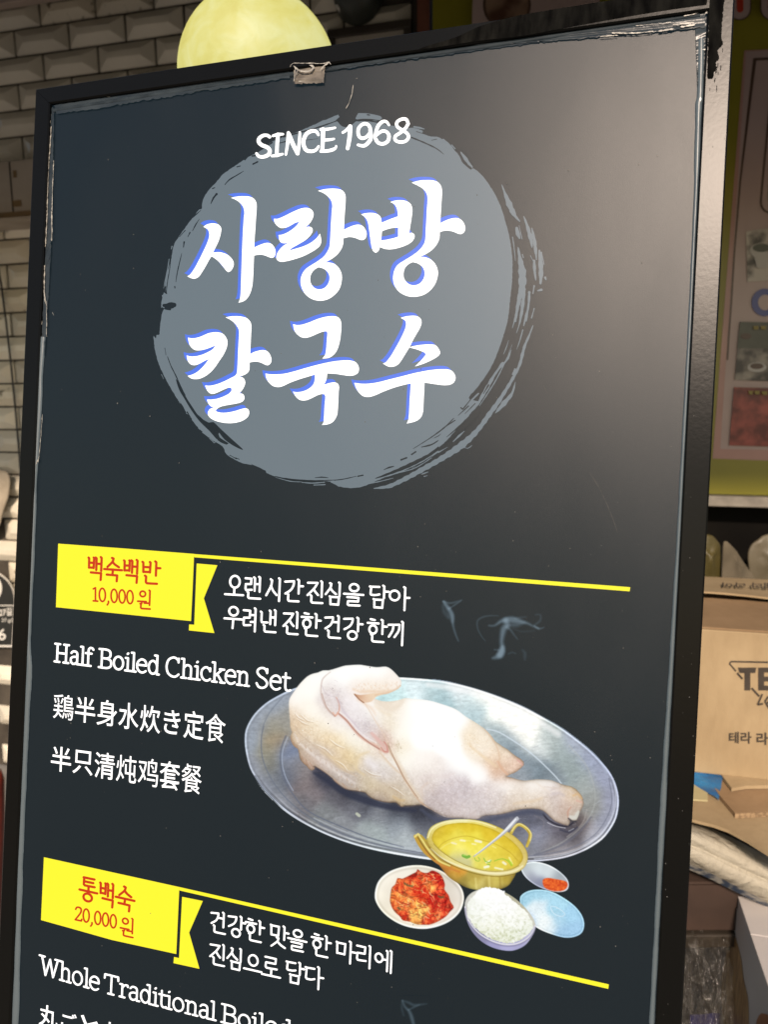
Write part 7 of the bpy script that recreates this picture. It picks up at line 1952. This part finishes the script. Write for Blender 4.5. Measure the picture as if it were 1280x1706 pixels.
# rice bowl
rb = shape(Q3((719,720),(733,665),(775,622),(850,595),(930,595),(1010,618),(1100,672),(1180,750),(1230,820),(1244,880),(1222,940),(1170,1010),(1100,1047),(1030,1054),(930,1032),(840,982),(770,905),(730,812)))
w, a, d = cv.polymask(rb, 1.3)
c = field(cv.X[w], cv.Y[w], [(778,1520,200,200,196),(775,1505,206,204,196),(785,1495,214,212,200),(850,1500,180,176,150),(870,1515,188,184,160),(885,1530,206,204,190),(790,1560,140,138,170),(800,1572,140,138,172),(820,1582,160,158,200),(845,1588,176,174,214),(865,1582,170,168,206),(785,1545,150,148,176),(880,1565,186,184,214)], 7)
cv.paint(w, a, np.clip(c, 0, 255), 7)
lip = Q3((722,730),(732,790),(760,850),(810,910),(870,955),(950,992),(1030,1008),(1110,1000),(1180,965),(1225,915),(1243,870))
cv.stroke(lip, 2.4, (226,224,232), 1, 1.2)
cv.stroke([(x, y + 2.6) for x, y in lip], 2.2, (120,116,146), .55, 2)
rice = shape(Q3((738,745),(740,700),(770,665),(800,635),(830,602),(870,585),(920,590),(985,600),(1020,635),(1075,680),(1125,720),(1175,765),(1205,815),(1225,860),(1215,905),(1170,950),(1110,985),(1030,998),(950,980),(870,942),(810,895),(765,840),(742,790)), 2)
rice = rice + np.array([[rr.uniform(-.9, .9), rr.uniform(-.9, .9)] for _ in rice])
w, a, d = cv.polymask(rice, 1.2)
c = field(cv.X[w], cv.Y[w], [(810,1500,255,255,254),(830,1510,255,255,254),(800,1530,254,255,250),(850,1520,255,255,253),(870,1540,252,253,246),(820,1545,250,251,240),(840,1560,240,243,226),(860,1565,234,238,220),(815,1560,236,238,220),(790,1520,246,248,240),(880,1550,236,240,226),(850,1540,252,253,246),(825,1573,226,230,206),(790,1545,240,242,226),(870,1520,250,251,242)], 8)
gr = vnoise(cv.X[w], cv.Y[w], 3.4, 61, 2)
c -= (np.clip(.56 - gr, 0, 1) * np.clip((cv.Y[w] - 1495) / 60, .12, 1.1) * 95)[..., None] * np.array([.9, .85, 1.25])
cv.paint(w, a, np.clip(c, 0, 255))
rm = np.zeros(cv.X.shape); rm[w] = a
for k in range(420):
    x = rr.uniform(776, 890); y = rr.uniform(1484, 1577); an = rr.uniform(0, 3.14); l_ = rr.uniform(1.5, 3.2)
    k_ = min(1, max(0.1, (y - 1490) / 70))
    col = (255, 255, 255) if rr.random() < .74 else (218, 220, 190)
    cv.stroke([(x, y), (x + l_ * math.cos(an), y + l_ * math.sin(an))], rr.uniform(.9, 1.6), col, .55 * (k_ if col[0] < 250 else 1), 1.1, sm=False, clip=rm)
for k in range(34):
    x, y = Q3((rr.uniform(830, 1010), 0))[0][0], 0
    x = 795 + k * 1.35; y = 1483.5 + abs(k - 15) * 0.35 + rr.uniform(-1.4, 1.0)
    cv.stroke([(x, y), (x + rr.uniform(-1, 1), y + 2)], 1.8, (255, 255, 255), .9, 1.1, 7, sm=False)
for k in range(26):
    t = k / 26; x = 779 + rr.uniform(-1.2, 1.2) + 8 * max(0, .5 - t); y = 1500 + 40 * t
    cv.stroke([(x, y), (x + 1.5, y + .5)], 1.4, (240, 242, 232), .7, 1.1, sm=False)

def canvas_part(cv_, oid, name, h, grow=1):
    m_ = cv_.id == oid
    vmask = np.zeros(m_.shape, bool)
    q = m_[:-1, :-1] | m_[1:, :-1] | m_[:-1, 1:] | m_[1:, 1:]
    # a quad belongs to the highest id among its corners, so that the parts tile without gaps
    mx_ = np.maximum(np.maximum(cv_.id[:-1, :-1], cv_.id[1:, :-1]), np.maximum(cv_.id[:-1, 1:], cv_.id[1:, 1:]))
    q = (mx_ == oid)
    jj, ii = np.nonzero(q)
    W_ = cv_.X.shape[1]
    a0 = jj * W_ + ii
    quad = np.stack([a0, a0 + W_, a0 + W_ + 1, a0 + 1], 1)
    used, inv = np.unique(quad, return_inverse=True)
    quad = inv.reshape(quad.shape)
    px = np.stack([cv_.X.ravel()[used], cv_.Y.ravel()[used]], 1)
    co = tr(px, h) - np.array(sign.location)
    me = bpy.data.meshes.new(name)
    me.vertices.add(len(co)); me.vertices.foreach_set('co', co.astype(np.float32).ravel())
    me.loops.add(quad.size); me.loops.foreach_set('vertex_index', quad.astype(np.int32).ravel())
    me.polygons.add(len(quad)); me.polygons.foreach_set('loop_start', (np.arange(len(quad)) * 4).astype(np.int32))
    me.update(calc_edges=True)
    if me.polygons[0].normal.dot(Vector(N)) < 0: me.flip_normals()
    col = np.clip(cv_.img.reshape(-1, 3)[used], 0, 255) / 255.0
    lin = np.where(col <= 0.04045, col / 12.92, ((col + 0.055) / 1.055) ** 2.4)
    rgba = np.ones((len(lin), 4), np.float32); rgba[:, :3] = lin
    at_ = me.color_attributes.new('ink', 'FLOAT_COLOR', 'POINT')
    at_.data.foreach_set('color', rgba.ravel())
    me.materials.append(M['photo_ink'])
    o = bpy.data.objects.new(name, me); COL.objects.link(o); o.parent = sheet_o
    return o
for oid, nm in ((1, 'printed_platter'), (2, 'printed_chicken'), (3, 'printed_kimchi_bowl'), (4, 'printed_soup_pot'), (5, 'printed_pepper_dish'), (6, 'printed_salt_dish'), (7, 'printed_rice_bowl')):
    canvas_part(cv, oid, nm, 0.00008)

# printed steam
sv = Canvas(728, 992, 912, 1104, 1.0, BG)
T = lambda *p: [(x / 6.4 + 720, y / 6.4 + 980) for x, y in p]
def wisp(c_, pts, wid, al, soft=5, col=(150, 172, 188)):
    c_.stroke(pts, wid, col, al, soft, 1)
wisp(sv, T((110,150),(150,210),(190,250),(210,310),(212,390),(235,480),(270,570)), [3,5,6,5,2.5,2,1], .42, 4)
wisp(sv, T((110,145),(180,165),(250,150),(310,130)), [2,3,2.5,.8], .30, 3)
wisp(sv, T((170,225),(230,185),(300,140)), [1,2.5,1], .34, 2.5)
wisp(sv, T((105,190),(120,260),(160,320)), [3,5,3], .22, 6)
wisp(sv, T((160,230),(190,300),(205,360)), [5,8,3], .30, 6)
wisp(sv, T((120,150),(175,215)), [4,5], .30, 4)
wisp(sv, T((700,300),(600,300),(520,320),(475,360),(480,440),(520,520),(560,570)), [.8,1.6,2.4,2.4,2,1.5,.6], .26, 3)
wisp(sv, T((600,405),(660,405),(730,360),(810,340),(880,345),(940,360),(1010,380),(1080,415),(1130,435)), [1,2,5,9,10,7,4,2,1.5], .50, 5)
wisp(sv, T((780,350),(790,400),(760,440),(745,500),(735,580),(745,650),(720,720)), [8,10,9,7,6,8,11], .50, 6)
wisp(sv, T((745,640),(730,700),(690,740),(640,755)), [6,12,9,3], .46, 5)
wisp(sv, T((820,400),(900,395),(980,375)), [6,8,2], .30, 6)
wisp(sv, T((790,420),(830,450),(870,505),(905,550)), [5,3,2,.8], .30, 4)
wisp(sv, T((660,665),(700,668)), 2, .3, 3); wisp(sv, T((810,710),(850,692),(885,705)), 2, .2, 3)
wisp(sv, T((960,670),(985,700),(985,770)), [2,5,2], .2, 5)
wisp(sv, T((1090,400),(1150,350),(1150,290),(1100,290)), [2,3,2,1], .24, 4)
wisp(sv, T((1090,410),(1140,440),(1190,425)), [2,3.5,1], .34, 3)
wisp(sv, T((880,330),(950,318),(1000,312)), [2,3,1], .2, 4); wisp(sv, T((860,440),(960,470),(1090,460)), [1,2,1], .14, 4)
sv.id[:] = 1
canvas_part(sv, 1, 'printed_steam', 0.00007)
s2 = Canvas(662, 1664, 716, 1730, 1.0, BG)
U = lambda *p: [(x / 9.846 + 630, y / 9.846 + 1640) for x, y in p]
wisp(s2, U((380,320),(420,420),(480,480),(520,560),(560,700)), [2,3,5,6,5], .34, 4)
wisp(s2, U((380,315),(480,350),(560,390),(660,385),(780,370)), [1,4,4,2.5,.6], .24, 4)
wisp(s2, U((480,470),(560,430),(660,385)), [2,3,1], .24, 3); wisp(s2, U((370,330),(370,450),(400,560)), [1,3,2], .18, 4)
s2.id[:] = 1
canvas_part(s2, 1, 'printed_steam', 0.00007)
